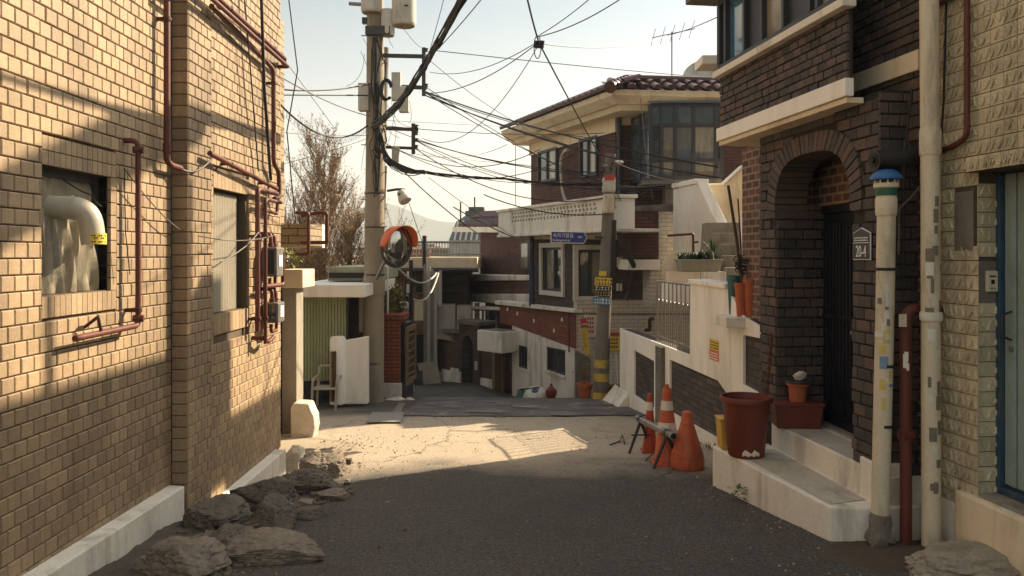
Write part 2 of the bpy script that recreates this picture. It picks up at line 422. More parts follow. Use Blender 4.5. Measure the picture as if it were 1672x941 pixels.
# ---------------------------------------------------------------- ground, road, paving, hills
def sheet(name, xs, ys, off, mat, kind='structure', rough=0.0, keep=None):
    vs, fs = [], []
    for y in ys:
        for x in xs:
            z = G(x, y) + off
            if rough: z += rough * (noise.noise((x * 1.3, y * 1.3, 3)) + .5 * noise.noise((x * 4, y * 4, 9)))
            vs.append((x, y, z))
    nx = len(xs)
    for j in range(len(ys) - 1):
        for i in range(nx - 1):
            fs.append((j * nx + i, j * nx + i + 1, (j + 1) * nx + i + 1, (j + 1) * nx + i))
    b = MB(); b.add(vs, fs)
    o = b.build(name, mat, sm=True, recalc=False); o['kind'] = kind
    return o
def rng(a, b, n): return [a + (b - a) * i / n for i in range(n + 1)]
m_earth = M('earth', lin(96, 88, 70), 1, .3, .2, .3, .3, 8)
xs = [-4000, -1200, -300, -80, -30, -12] + rng(-7, 7, 28) + [12, 30, 80, 300, 1200, 4000]
ys = [-60, -25] + rng(-10, 40, 100) + [50, 60, 80, 120, 200, 400, 900, 2500, 6000]
sheet('ground', xs, ys, -.03, m_earth)
def asphalt():
    m, nt, b = newmat('asphalt')
    tc = nt.nodes.new('ShaderNodeTexCoord'); co = tc.outputs['Object']
    base = lin(92, 87, 80)
    c = mixc(nt, ramp(nt, nz(nt, co, .9, 6, .65), .32, .7), mul(base, .72), mul(base, 1.22))
    n2 = nz(nt, co, 48, 6, .8)
    c = mixc(nt, ramp(nt, n2, .40, .60), mul(base, .34), mixc(nt, ramp(nt, n2, .58, .68), c, mul(base, 1.7)))
    vo = nt.nodes.new('ShaderNodeTexVoronoi'); vo.inputs['Scale'].default_value = 85; nt.links.new(co, vo.inputs['Vector'])
    c = mixc(nt, ramp(nt, vo.outputs['Distance'], .34, .12), c, mul(base, 2.0))
    # pale sandy tone painted in where the sun lights the middle of the lane
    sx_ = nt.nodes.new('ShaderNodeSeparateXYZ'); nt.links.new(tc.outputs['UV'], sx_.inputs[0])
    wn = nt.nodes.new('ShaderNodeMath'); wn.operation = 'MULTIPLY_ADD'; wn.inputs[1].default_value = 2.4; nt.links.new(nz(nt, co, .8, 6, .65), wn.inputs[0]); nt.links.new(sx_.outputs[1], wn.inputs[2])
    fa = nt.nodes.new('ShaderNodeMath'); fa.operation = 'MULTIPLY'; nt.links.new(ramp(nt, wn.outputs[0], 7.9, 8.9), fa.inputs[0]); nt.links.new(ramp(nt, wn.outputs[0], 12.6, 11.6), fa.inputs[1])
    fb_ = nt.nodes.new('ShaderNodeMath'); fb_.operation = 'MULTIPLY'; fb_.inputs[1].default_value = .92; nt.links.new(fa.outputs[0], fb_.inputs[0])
    sunlit_tone = lin(182, 166, 142)
    c = mixc(nt, fb_.outputs[0], c, mixc(nt, ramp(nt, n2, .3, .7), mul(sunlit_tone, .6), mul(sunlit_tone, 1.15)))
    # worn patches and damp stains
    f = nt.nodes.new('ShaderNodeMath'); f.operation = 'MULTIPLY'; f.inputs[1].default_value = .5
    nt.links.new(ramp(nt, nz(nt, co, 1.7, 8, .7, None, 1.0), .56, .7), f.inputs[0])
    c = mixc(nt, f.outputs[0], c, lin(70, 62, 54))
    # hairline cracks
    v2 = nt.nodes.new('ShaderNodeTexVoronoi'); v2.feature = 'DISTANCE_TO_EDGE'; v2.inputs['Scale'].default_value = .32
    wv = nt.nodes.new('ShaderNodeVectorMath'); wv.operation = 'MULTIPLY_ADD'; nn = nt.nodes.new('ShaderNodeTexNoise'); nn.inputs['Scale'].default_value = 2.2; nn.inputs['Detail'].default_value = 6
    nt.links.new(co, nn.inputs['Vector']); nt.links.new(nn.outputs['Color'], wv.inputs[0]); wv.inputs[1].default_value = (.8, .8, 0); nt.links.new(co, wv.inputs[2])
    nt.links.new(wv.outputs[0], v2.inputs['Vector'])
    cr = ramp(nt, v2.outputs['Distance'], .0035, .0012)
    c = mixc(nt, cr, c, mul(base, .85))
    nt.links.new(c, b.inputs['Base Color']); b.inputs['Roughness'].default_value = .88; b.inputs['Specular IOR Level'].default_value = .3
    ad = nt.nodes.new('ShaderNodeMath'); ad.operation = 'ADD'
    nt.links.new(nz(nt, co, 60, 5, .7), ad.inputs[0]); nt.links.new(ramp(nt, vo.outputs['Distance'], .4, .05), ad.inputs[1])
    bp = nt.nodes.new('ShaderNodeBump'); bp.inputs['Strength'].default_value = .7; bp.inputs['Distance'].default_value = .008
    nt.links.new(ad.outputs[0], bp.inputs['Height']); nt.links.new(bp.outputs[0], b.inputs['Normal'])
    return m
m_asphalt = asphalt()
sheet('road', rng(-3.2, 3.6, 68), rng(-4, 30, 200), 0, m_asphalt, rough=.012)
# strip of worn block paving across the crest: strips of slabs of several greys
m_slab = brickm('worn_paving', lin(118, 112, 104), lin(80, 76, 73), lin(74, 69, 64), .55, .2, .006, .85, .5, .35, .37, stain=lin(160, 148, 130))
sheet('pavement', rng(-1.45, 1.9, 24), rng(10.6, 13.2, 20), .012, m_slab, rough=.012)

# ---------------------------------------------------------------- left: tan brick house
WX, WX2 = -2.34, -2.23
house = thing('brick_house', 'long tan brick house wall along the left edge of the alley', 'house', (-4.2, 5.3, -.15))
win1 = (3.97, 4.64, 1.49, 2.15); win2 = (5.95, 6.72, 1.245, 2.2)
ZT = 5.6
b = MB()
def wall_with_hole(b, x, y0, y1, z0, z1, hole, depth, mi=0):
    a0, a1, h0, h1 = hole
    for (p, q, r, s) in ((y0, a0, z0, z1), (a1, y1, z0, z1), (a0, a1, z0, h0), (a0, a1, h1, z1)):
        b.box(x - depth, x, p, q, r, s, mi)
wall_with_hole(b, WX - .02, 1.9, 5.48, -.4, ZT, win1, .2)
wall_with_hole(b, WX2 - .02, 5.48, 7.68, -.6, ZT, win2, .3)
b.build('wall', m_joint, house)
b = MB(); b.box(-7, WX - .24, 1.9, 7.66, -.6, ZT - .01); b.box(-7, WX2 - .34, 7.5, 7.67, -.6, ZT - .02)
b.build('rear_wall', m_tan_uv, house)
b = MB()
fr1 = Fr((WX - .02, 0, 0), (0, 1, 0), (0, 0, 1), (1, 0, 0))
h1 = (win1[0] - .004, win1[1] + .07, win1[2] - .115, win1[3] + .15)
bricks(b, fr1, 1.95, 5.47, .1, ZT, .1, .079, .005, .02, .005, [h1], 3, .0016)
# upright bricks over and under the small window, stretchers at its far side
for k in range(14):
    u = h1[0] + k * (h1[1] - h1[0]) / 14; du = (h1[1] - h1[0]) / 14 - .005
    for v0, v1 in ((win1[3], win1[3] + .07), (win1[3] + .075, win1[3] + .146), (win1[2] - .112, win1[2] - .004)):
        b.tone = rnd.random(); b.fbox(fr1, u, u + du, v0, v1, 0, .02)
for k in range(9):
    v = win1[2] + k * (win1[3] - win1[2]) / 9
    b.tone = rnd.random(); b.fbox(fr1, win1[1] + .003, h1[1] - .003, v, v + .068, 0, .021)
    b.tone = rnd.random(); b.fbox(fr1, win1[1], win1[1] + .003 + .02, v, v + .068, -.09, -.002)
b.build('brick_facing', m_tan, house)
b = MB()
fr2 = Fr((WX2 - .02, 0, 0), (0, 1, 0), (0, 0, 1), (1, 0, 0))
h2 = (win2[0] - .004, win2[1] + .03, win2[2] - .16, win2[3] + .13)
bricks(b, fr2, 5.486, 5.90, -.2, ZT, .112, .079, .005, .024, .005, [h2], 5, .0016)
bricks(b, fr2, 5.905, 7.68, -.16, ZT, .112, .079, .005, .02, .005, [h2], 6, .0016)
for k in range(10):
    u = h2[0] + k * (h2[1] - h2[0]) / 10; du = (h2[1] - h2[0]) / 10 - .005
    for v0, v1 in ((win2[3], win2[3] + .125), (win2[2] - .155, win2[2] - .004)):
        b.tone = rnd.random(); b.fbox(fr2, u, u + du, v0, v1, 0, .021)
frc = Fr((WX - .0, 5.486, 0), (1, 0, 0), (0, 0, 1), (0, -1, 0))
bricks(b, frc, .0, WX2 - WX, -.2, ZT, .2, .079, .006, .012, .004, [], 8, .001, 0)
b.build('brick_facing', m_tan, house)
# plinths
b = MB(); b.prism([V(WX - .02, 1.9, -.3), V(WX + .1, 1.9, -.3), V(WX + .1, 1.9, .2), V(WX + .085, 1.9, .22), V(WX - .02, 1.9, .22)], (0, 0.001, 0))
b = MB()
b.hexa([V(WX - .02, 1.9, -.4), V(WX + .1, 1.9, -.4), V(WX + .1, 5.45, -.4), V(WX - .02, 5.45, -.4), V(WX - .02, 1.9, .215), V(WX + .1, 1.9, .205), V(WX + .1, 5.45, .112), V(WX - .02, 5.45, .122)])
b.build('plinth', m_whiteold, house, bev=.008)
b = MB(); b.box(WX2 - .03, WX2 + .1, 5.86, 7.5, -.6, -.14)
b.build('plinth', m_whiteold, house, bev=.008)
# small window: frame, dusty film, hanging plastic
b = MB(); a0, a1, z0, z1 = win1
fw = Fr((WX - .10, 0, 0), (0, 1, 0), (0, 0, 1), (1, 0, 0))
for q in ((a0, a1, z1 - .045, z1), (a0, a1, z0, z0 + .03), (a1 - .045, a1, z0 + .031, z1 - .046), (a0, a0 + .03, z0 + .031, z1 - .046)):
    b.fbox(fw, *q, -.02, .03)
wf = b.build('window', m_dsteel, house)
def filmm():
    m, nt, bb = newmat('dusty_plastic_film')
    tc = nt.nodes.new('ShaderNodeTexCoord'); co = tc.outputs['Object']
    n = nz(nt, co, 7, 7, .7, (1, 1, .35), 1.5)
    c = mixc(nt, ramp(nt, n, .34, .7), lin(126, 116, 98), lin(190, 178, 152))
    nt.links.new(c, bb.inputs['Base Color']); bb.inputs['Roughness'].default_value = .28
    bb.inputs['Alpha'].default_value = .62
    bp = nt.nodes.new('ShaderNodeBump'); bp.inputs['Strength'].default_value = .5; bp.inputs['Distance'].default_value = .02
    nt.links.new(n, bp.inputs['Height']); nt.links.new(bp.outputs[0], bb.inputs['Normal'])
    return m
m_film = filmm()
b = MB(); b.fbox(fw, a0 + .02, a1 - .03, z0 + .02, z1 - .03, -.012, -.006); b.build('pane', m_glass, wf)
b = MB(); n = 26; vs = []; fs = []
for j in range(13):
    for i in range(n + 1):
        u = a0 + .005 + (a1 - .1 - a0) * i / n; v = z0 + .006 + (.44) * j / 12
        c = .05 + .022 * math.sin(i * 1.25 + j * .2) + .012 * math.sin(i * 2.9 + 1 + j * .3) - .03 * (j / 12) ** 2
        vs.append(fw.pt(u, v, c))
for j in range(12):
    for i in range(n): fs.append((j * (n + 1) + i, j * (n + 1) + i + 1, (j + 1) * (n + 1) + i + 1, (j + 1) * (n + 1) + i))
b.add(vs, fs); b.build('plastic_sheet', m_film, wf, sm=True, recalc=False)
b = MB(); vs = []; fs = []
for j in range(7):
    for i in range(n + 1):
        vs.append(fw.pt(a0 + .02 + (a1 - .07 - a0) * i / n, z0 + .45 + .17 * j / 6, .012 + .006 * math.sin(i * .9 + j)))
for j in range(6):
    for i in range(n): fs.append((j * (n + 1) + i, j * (n + 1) + i + 1, (j + 1) * (n + 1) + i + 1, (j + 1) * (n + 1) + i))
b.add(vs, fs); b.build('plastic_sheet', m_film, wf, sm=True, recalc=False)
# second window closed with a corrugated grey panel
b = MB(); a0, a1, z0, z1 = win2
fw2 = Fr((WX2 - .12, 0, 0), (0, 1, 0), (0, 0, 1), (1, 0, 0))
for q in ((a0, a1, z1 - .03, z1), (a0, a1, z0, z0 + .02), (a1 - .1, a1, z0 + .021, z1 - .031)): b.fbox(fw2, *q, -.02, .03)
wf2 = b.build('window', m_dsteel, house)
b = MB(); n = 60; vs = []; fs = []
for i in range(n + 1):
    u = a0 + .0 + (a1 - .1 - a0) * i / n; c = .06 + .008 * math.sin(i * 2 * math.pi / 5)
    for v in (z0 + .005, z1 - .025): vs.append(fw2.pt(u, v, c))
for i in range(n): fs.append((2 * i, 2 * i + 2, 2 * i + 3, 2 * i + 1))
b.add(vs, fs)
m_corr = M('grey_corrugated_panel', lin(168, 158, 138), .6, .1, 4, .12, .1, 40, stain=lin(112, 102, 86), stain_amt=.5)
b.build('panel', m_corr, wf2, sm=True, recalc=False)
# flat roof edge of the house beyond the frame
b = MB(); b.box(-7.2, WX2 + .12, 1.7, 7.85, ZT, ZT + .25); b.build('roof', m_concrete, house)
# projecting brick parapet at the far end
b = MB(); b.box(-3.6, -2.17, 8.55, 9.08, 1.79, 2.02); b.build('balcony', m_tan_uv, house)
b = MB(); b.box(-3.6, -2.165, 9.081, 9.2, 1.77, 2.04); b.build('end_cap', m_white, house)
b = MB(); b.box(-7, -2.66, 7.66, 9.3, -.8, 4.4); b.build('rear_wing', m_tan_uv, house)

# white duct elbow
t = thing('vent_elbow', 'white plastic duct elbow sticking out of the small dusty window', 'duct', (-2.3, 4.22, 1.8))
b = MB(); pts = fillet([V(-2.47, 4.17, 1.945), V(-2.255, 4.24, 1.945), V(-2.235, 4.255, 1.755)], .16, 10)
b.tube(pts, .062, 20, cap=False); b.tube(pts, .057, 20, cap=False); b.build('duct', m_pvcwhite, t, sm=True)
b = MB(); b.lathe([(.066, 0), (.066, .02)], V(-2.33, 4.215, 1.945), 20, (1, .25, 0), cap=False); b.build('joint_ring', m_pvcwhite, t, sm=True)
b = MB(); b.fbox(Fr(V(-2.172, 4.19, 1.77), (0.4, -.93, 0), (0, 0, 1), (.93, .4, 0)), -.05, .05, -.02, .05, .0, .004)
b = MB(); seg = []
for k in range(9):
    a = R(-75 + k * 13); seg.append((math.cos(a), math.sin(a)))
vs = []; fs = []
for k, (cx_, sy_) in enumerate(seg):
    for z in (1.752, 1.81): vs.append(V(-2.237 + .0645 * cx_, 4.254 + .0645 * sy_, z))
for k in range(8): fs.append((2 * k, 2 * k + 2, 2 * k + 3, 2 * k + 1))
b.add(vs, fs); b.build('label', m_yellowsign, t)
b = MB()
for k in range(7):
    a = R(-68 + k * 11)
    for z in (1.765, 1.785, 1.798):
        if (k * 7 + int(z * 1000)) % 3: b.cbox(V(-2.237 + .0655 * math.cos(a), 4.254 + .0655 * math.sin(a), z), (.001, .007, .007), a)
b.build('print', m_ink, t)

def pipe(name, label, cat, pts, r, mat, rad=.06, brackets=(), wallx=None, group=None, sockets=(), seg=10):
    pts = [Vector(p) for p in pts]; z = min(pts, key=lambda p: p.z)
    t = thing(name, label, cat, z, group)
    b = MB(); b.tube(fillet(pts, rad, 5), r, seg); b.build('tube', mat, t, sm=True)
    for p in sockets:
        p = Vector(p); b = MB(); b.lathe([(r * 1.28, -.03), (r * 1.28, .03)], p, 12, (pts[1] - pts[0])); b.build('socket', mat, t, sm=True)
    for p in brackets:
        p = Vector(p); b = MB(); b.box(wallx, p.x + r, p.y - .008, p.y + .008, p.z - .012, p.z + .012)
        b.lathe([(r * 1.35, -.012), (r * 1.35, .012)], p, 12, (0, 0, 1) if abs((pts[1] - pts[0]).z) > .01 or len(pts) > 3 else (0, 1, 0)); b.build('bracket', m_rust_dark, t)
    return t
XA = -2.262
pipe('gas_pipe', 'rust red pipe beside the small window, turning down then running level under it', 'pipe',
     [V(WX, 4.80, 2.385), V(XA, 4.82, 2.385), V(XA, 4.82, 1.268), V(XA, 4.12, 1.262)], .017, m_rust, .05,
     [V(XA, 4.82, 1.36)], WX, sockets=[V(XA, 4.82, 2.33), V(XA, 4.82, 1.31)])
pipe('valve_rod', 'short bent rusty rod on the lower level pipe of the tan wall', 'pipe', [V(WX, 4.36, 1.30), V(XA, 4.36, 1.36), V(XA + .01, 4.33, 1.36), V(XA + .012, 4.36, 1.28)], .009, m_rust_dark, .02)
pipe('gas_pipe', 'tall rust red pipe in the corner where the tan wall steps forward', 'pipe',
     [V(-2.275, 5.25, ZT - .2), V(-2.275, 5.25, 2.32), V(-2.265, 5.28, 2.29), V(-2.265, 5.44, 2.285)], .021, m_rust, .05, [V(-2.275, 5.25, 3.25)], WX, sockets=[V(-2.275, 5.25, 2.40)])
XB = -2.13
pipe('gas_pipe', 'upper of two level rust pipes high on the far tan wall', 'pipe', [V(XB, 5.3, 3.56), V(XB, 7.46, 3.53), V(XB - .06, 7.62, 3.53)], .022, m_rust, .04, [V(XB, 6.0, 3.553), V(XB, 7.1, 3.535)], WX2)
pipe('gas_pipe', 'rust pipe just under the upper one, ending in a stub past the wall end', 'pipe', [V(XB + .02, 5.3, 3.50), V(XB + .02, 7.5, 3.465), V(XB - .08, 7.5, 3.465)], .018, m_rust, .02)
pipe('gas_pipe', 'lower level rust pipe that drops down the end of the tan wall', 'pipe',
     [V(XB - .04, 5.75, 3.49), V(XB - .04, 7.05, 3.40), V(XB - .02, 7.18, 3.36), V(XB - .02, 7.18, 2.52), V(XB - .02, 7.34, 2.46), V(XB - .02, 7.36, 2.22), V(XB - .02, 7.2, 2.2)], .021, m_rust, .06,
     [V(XB - .02, 7.18, 3.24)], WX2)
pipe('gas_pipe', 'sloping rust pipe above the corrugated panel window', 'pipe', [V(XB - .03, 5.69, 2.42), V(XB - .03, 7.3, 2.30)], .020, m_rust, .04, [V(XB - .03, 6.1, 2.39), V(XB - .03, 7.0, 2.323)], WX2)
for k, (dx, dz, lab) in enumerate(((0, 0, 'thicker upright rust pipe right beside the panel window'), (.035, -.12, 'thinner upright rust pipe between the panel window and the gas meters'))):
    pipe('gas_pipe', lab, 'pipe', [V(XB + dx - .02, 7.28, 2.25 - k * .08), V(XB + dx - .02, 6.73 + k * .1, 2.25 - k * .08), V(XB + dx - .02, 6.73 + k * .1, .93 + dz + .12)], .021 - .004 * k, m_rust, .05,
         [V(XB + dx - .02, 6.73 + k * .1, 1.15), V(XB + dx - .02, 6.73 + k * .1, 1.85)], WX2)
pipe('gas_pipe', 'third rust pipe above the gas meters with an elbow', 'pipe', [V(XB - .04, 6.95, 2.09), V(XB - .04, 7.35, 2.07), V(XB - .04, 7.37, 2.2)], .016, m_rust, .04)
# two meter boxes with their rust pipework
def meter(y, z, hh, label, face):
    t = thing('gas_meter', label, 'meter', V(XB, y, z - hh / 2))
    b = MB(); b.box(XB - .07, XB + .07, y - .0, y + .2, z - hh / 2, z + hh / 2); b.build('body', m_meter, t, bev=.012)
    b = MB(); b.box(XB - .045, XB + .045, y - .008, y - .0005, z - hh * .4, z + hh * .42); b.build('dial_cover', face, t, bev=.004)
    b = MB(); b.box(XB + .0705, XB + .076, y + .05, y + .15, z - .04, z + .06); b.build('dial', m_whiteink, t)
    for dy in (.05, .15):
        b = MB(); b.tube(fillet([V(XB - .0, y + dy, z + hh / 2), V(XB, y + dy, z + hh / 2 + .12), V(XB - .1, y + dy, z + hh / 2 + .12)], .04, 4), .018, 10)
        b.lathe([(.026, 0), (.026, .03)], V(XB, y + dy, z + hh / 2 + .005), 10); b.build('inlet_pipe', m_rust, t, sm=True)
    b = MB(); b.tube(fillet([V(XB, y + .02, z - hh / 2 - .01), V(XB, y + .02, z - hh / 2 - .08), V(XB, y + .18, z - hh / 2 - .08), V(XB, y + .18, z - hh / 2)], .03, 4), .015, 10); b.build('outlet_pipe', m_rust, t, sm=True)
    return t
meter(6.98, 1.63, .26, 'upper gas meter with dark cover on the end of the tan wall', m_ink)
meter(7.02, 1.18, .18, 'lower gas meter in a pale box below the other meter', m_glass)
pipe('gas_pipe', 'square loop of rust pipe standing out past the end of the tan wall', 'pipe', [V(-2.2, 8.3, 1.82), V(-1.93, 8.3, 1.82), V(-1.93, 8.3, 2.13), V(-2.02, 8.3, 2.13), V(-2.2, 8.3, 2.1)], .02, m_rust, .03)
pipe('gas_pipe', 'upright rust pipe in front of the projecting brick parapet', 'pipe', [V(-2.2, 8.1, 2.12), V(-2.07, 8.1, 2.12), V(-2.07, 8.1, 1.70), V(-2.2, 8.1, 1.70)], .018, m_rust, .03)
pipe('gas_pipe', 'rust header pipe level between the two gas meters', 'pipe', [V(XB, 6.86, 1.42), V(XB + .03, 7.3, 1.42), V(XB + .03, 7.3, 1.72)], .02, m_rust, .04)
pipe('gas_pipe', 'low rust pipe bend under the lower gas meter', 'pipe', [V(XB - .1, 6.83, .98), V(XB, 6.83, .98), V(XB, 6.95, .93), V(XB, 7.1, .96)], .019, m_rust, .03)
# ---------------------------------------------------------------- right: dark brick house with arched porch
RP = Plane(2.28, 4.95, -.13); RU = Plane(1.82, 7.08, -.139); RM = Plane(2.55, 4.95, -.13); BT = Plane(2.62, 4.6, -.12); WW = Plane(2.1, 7.92, -.11)
SHY, SHZ = 9.83, 5.2
dk = thing('dark_brick_house', 'dark brick house with arched porch and overhanging upper storey on the right', 'house', (3.4, 6.2, -.3))
def pframe(pl, y0, z0=0.0, away=-1):       # frame on a wall plane: a grows with distance, n faces the alley
    d = pl.d; n = V(-d.y, d.x, 0)
    return Fr(pl.pt(y0, z0), d, (0, 0, 1), n)
LP = 1.68 / RP.d.y
# porch wall: brick outline with an arch cut in it
fp = pframe(RP, 4.95)
aL, aR, aTop, aSp = (5.24 - 4.95) / RP.d.y, (6.34 - 4.95) / RP.d.y, 2.45, 1.98     # arch opening along the wall
def arch_h(a):
    t = (a - aL) / (aR - aL); t = max(0, min(1, t)); s = abs(2 * t - 1)
    return aSp + (aTop - aSp) * (1 - s ** 3.0) ** (1 / 3.0)
def ring(out):
    pts = []
    for k in range(29):
        th = math.pi * k / 28; cx_, sn = math.cos(th), math.sin(th)
        e = 2 / 3.0
        a = (aL + aR) / 2 + ((aR - aL) / 2 + out) * math.copysign(abs(cx_) ** e, cx_)
        pts.append((a, aSp + (aTop - aSp + out) * abs(sn) ** e))
    return pts
PD = .26       # thickness of the porch wall
b = MB(); outl = [(0, -.2), (0, 2.72), (LP, 2.72), (LP, -.2), (aR, -.2)] + ring(0)[0:0]
inner = ring(0)       # from far side (aR) to near side (aL)
poly = [(aR, -.2)] + [(a, z) for a, z in inner] + [(aL, -.2), (0, -.2), (0, 2.72), (LP, 2.72), (LP, -.2)]
# build as strips so the arch stays clean
def strip_wall(b, fr, c0, c1):
    cols = sorted(set([0, aL, aR, LP] + [a for a, _ in inner]))
    for p, q in zip(cols, cols[1:]):
        if q - p < 1e-5: continue
        inside = p >= aL - 1e-6 and q <= aR + 1e-6
        zp = arch_h(p) if inside else -.2; zq = arch_h(q) if inside else -.2
        pts = [fr.pt(p, zp, c0), fr.pt(q, zq, c0), fr.pt(q, 2.72, c0), fr.pt(p, 2.72, c0)]
        pts2 = [fr.pt(p, zp, c1), fr.pt(q, zq, c1), fr.pt(q, 2.72, c1), fr.pt(p, 2.72, c1)]
        b.hexa(pts + pts2)
strip_wall(b, fp, -PD, -.012)
b.build('porch_wall', m_dmortar, dk)
b = MB()
def keep_arch(a, v):
    if aL - .0 < a < aR + .0: return v > arch_h(a) + .14
    if v > aSp - .1:
        ex = .13
        m = max(0, min(1, (v - aSp) / .3))
        return not (aL - ex < a < aR + ex and v < aTop + .13 and ((a - (aL + aR) / 2) / ((aR - aL) / 2 + ex)) ** 2 * abs((a - (aL + aR) / 2) / ((aR - aL) / 2 + ex)) ** .6 + (max(0, v - aSp) / (aTop - aSp + ex)) ** 2.6 < 1)
    return True
def bricks_arch(b, fr, seed):
    bricks(b, fr, 0, LP, .345, 2.7, .15, .078, .010, .016, .004, [(aL, aR, -1, aSp)], seed, .004, .5, keep_arch, .12)
bricks_arch(b, Fr(fp.pt(0, 0, -.012), fp.u, fp.v, fp.n), 11)
# near face of the porch
fn = Fr(RP.pt(4.95), -1 * fp.n, (0, 0, 1), -1 * fp.u)
bricks(b, Fr(fn.pt(0, 0, .0), fn.u, fn.v, fn.n), .0, PD, .0, 2.7, .15, .078, .010, .014, .004, [], 12, .004, .5, None, .1)
# far reveal of the arch (faces the camera)
ff = Fr(fp.pt(aR, 0, -.012), -1 * fp.n, (0, 0, 1), -1 * fp.u)
bricks(b, ff, .0, .42, .34, aSp + .1, .15, .078, .010, .012, .004, [], 13, .004, .5, None, .1)
b.build('brick_facing', m_dbrick, dk)
# voussoirs
b = MB(); r0, r1 = ring(-.014), ring(.125)
per = 2
seq0, seq1 = r0, r1
def resample(rg, n):
    L = [0]
    for p, q in zip(rg, rg[1:]): L.append(L[-1] + math.dist(p, q))
    out = []
    for k in range(n + 1):
        s = L[-1] * k / n
        for i in range(len(rg) - 1):
            if L[i + 1] >= s - 1e-9:
                t = (s - L[i]) / max(1e-9, L[i + 1] - L[i]); out.append((rg[i][0] + t * (rg[i + 1][0] - rg[i][0]), rg[i][1] + t * (rg[i + 1][1] - rg[i][1]))); break
    return out
NV = 30
q0, q1 = resample(r0, NV), resample(r1, NV)
for k in range(NV):
    g = .13
    lerp = lambda A, t: (A[k][0] + (A[k + 1][0] - A[k][0]) * t, A[k][1] + (A[k + 1][1] - A[k][1]) * t)
    p = [lerp(q0, g / 2), lerp(q0, 1 - g / 2), lerp(q1, 1 - g / 2), lerp(q1, g / 2)]
    b.tone = rnd.uniform(.3, 1)
    b.hexa([fp.pt(a, z, -PD + .005) for a, z in p] + [fp.pt(a, z, .016 + rnd.uniform(-.003, .003)) for a, z in p])
    p2 = [lerp(q0, g / 2), lerp(q0, 1 - g / 2)]
b.tone = .5
b.build('arch_bricks', m_dbrick, dk, bev=.003)
# main wall behind the porch, porch ceiling, far strip
LM = (7.62 - 4.95) / RM.d.y
fm = pframe(RM, 4.95)
b = MB(); b.fbox(fm, 0, .22, -.5, 2.7, -.3, 0); b.fbox(fm, 1.62, LM, -.5, 2.7, -.3, 0); b.build('wall', m_red2_uv, dk)
b = MB(); b.box(2.85, 6.5, 4.96, 7.5, -.5, 2.7); b.box(3.0, 8, 7.55, SHY, -.6, SHZ); b.build('rear_wall', m_dbrick_uv, dk)  # taller block is unseen, added to cast the shade on wall and road
# white painted skirting on the near side of the porch
b = MB(); b.fbox(fn, .0, PD + .25, -.25, .32, .016, .05); b.build('skirting', m_whiteold, dk, bev=.006)
# upper storey
fu = pframe(RU, 4.2)
LU = (7.08 - 4.2) / RU.d.y
yy = lambda y: (y - 4.2) / RU.d.y
A0 = yy(5.06)
# the bay stops on a slanting end face; the wall nearer the viewer is set back
NW = Plane(2.5, 4.86, -.139); fnw = pframe(NW, 4.84)
aN = (5.66 - 4.84) / NW.d.y
b = MB(); b.fbox(fu, A0, LU, 2.7, 3.26, -.07, -.05); b.build('upper_wall', m_dmortar, dk)
b = MB(); b.prism([V(2.14, 5.075, 2.7), V(2.39, 5.655, 2.7), V(3.2, 5.75, 2.7), V(2.2, 6.2, 2.7)], (0, 0, 1.27)); b.build('upper_wall', m_dbrick_uv, dk)
b = MB(); bricks(b, Fr(fu.pt(0, 0, -.05), fu.u, fu.v, fu.n), A0, LU, 2.815, 3.265, .125, .06, .008, .022, .004, [], 21, .004, .5, None, .12)
b.build('brick_facing', m_dbrick, dk)
b = MB(); bricks(b, fnw, 0, aN, 2.95, 3.97, .125, .06, .008, .022, .004, [], 22, .004, .5, None, .12)
b.build('brick_facing', m_dbrick, dk)
b = MB(); bricks(b, fnw, 0, aN, 2.4, 2.82, .15, .078, .010, .016, .004, [], 23, .004, .5, None, .12)
b.build('brick_facing', m_dbrick, dk)
b = MB(); b.fbox(fnw, .0, aN, 2.3, 3.97, -.3, .0); b.build('upper_wall', m_dmortar, dk)
b = MB(); b.fbox(fu, yy(5.03), LU + .01, 2.70, 2.815, -.06, .0); b.build('white_band', m_white, dk, bev=.004)
b = MB(); b.fbox(fu, yy(5.0), LU + .012, 3.26, 3.315, -.06, .035); b.build('window_ledge', m_whiteold, dk, bev=.005)
# beige soffit and beam
b = MB(); b.fbox(fu, yy(5.45), LU - .002, 2.66, 2.697, -.5, -.02); b.fbox(fu, yy(5.05), yy(5.449), 2.66, 2.697, -.14, -.02); b.fbox(fnw, -.0, aN, 2.82, 2.945, .001, .04); b.build('soffit', m_cream, dk, bev=.004)
# strip of windows
wd = None
b = MB()
wa0, wa1 = yy(5.02), LU
b.fbox(fu, wa0, wa1, 3.316, 3.37, -.07, -.01); b.fbox(fu, wa0, wa1, 3.9, 3.95, -.07, -.01)
cuts = [1.0, .93, .805, .63, .60, .36, .27, .0]
edges = [wa1, yy(6.93), yy(6.55), yy(6.23), yy(5.88), yy(5.5), yy(5.4), wa0 + .02]
for e in edges: b.fbox(fu, e - .025, e + .012, 3.371, 3.899, -.07, -.006)
wn = b.build('window', m_frame, dk)
for i, (e0, e1) in enumerate(zip(edges[1:], edges)):
    b = MB(); b.fbox(fu, e0 + .012, e1 - .025, 3.371, 3.899, -.055, -.048)
    b.build('pane', [m_glassblue, m_glassblue, m_frame, m_curtain, m_frame, m_curtain, m_curtain][i], wn)
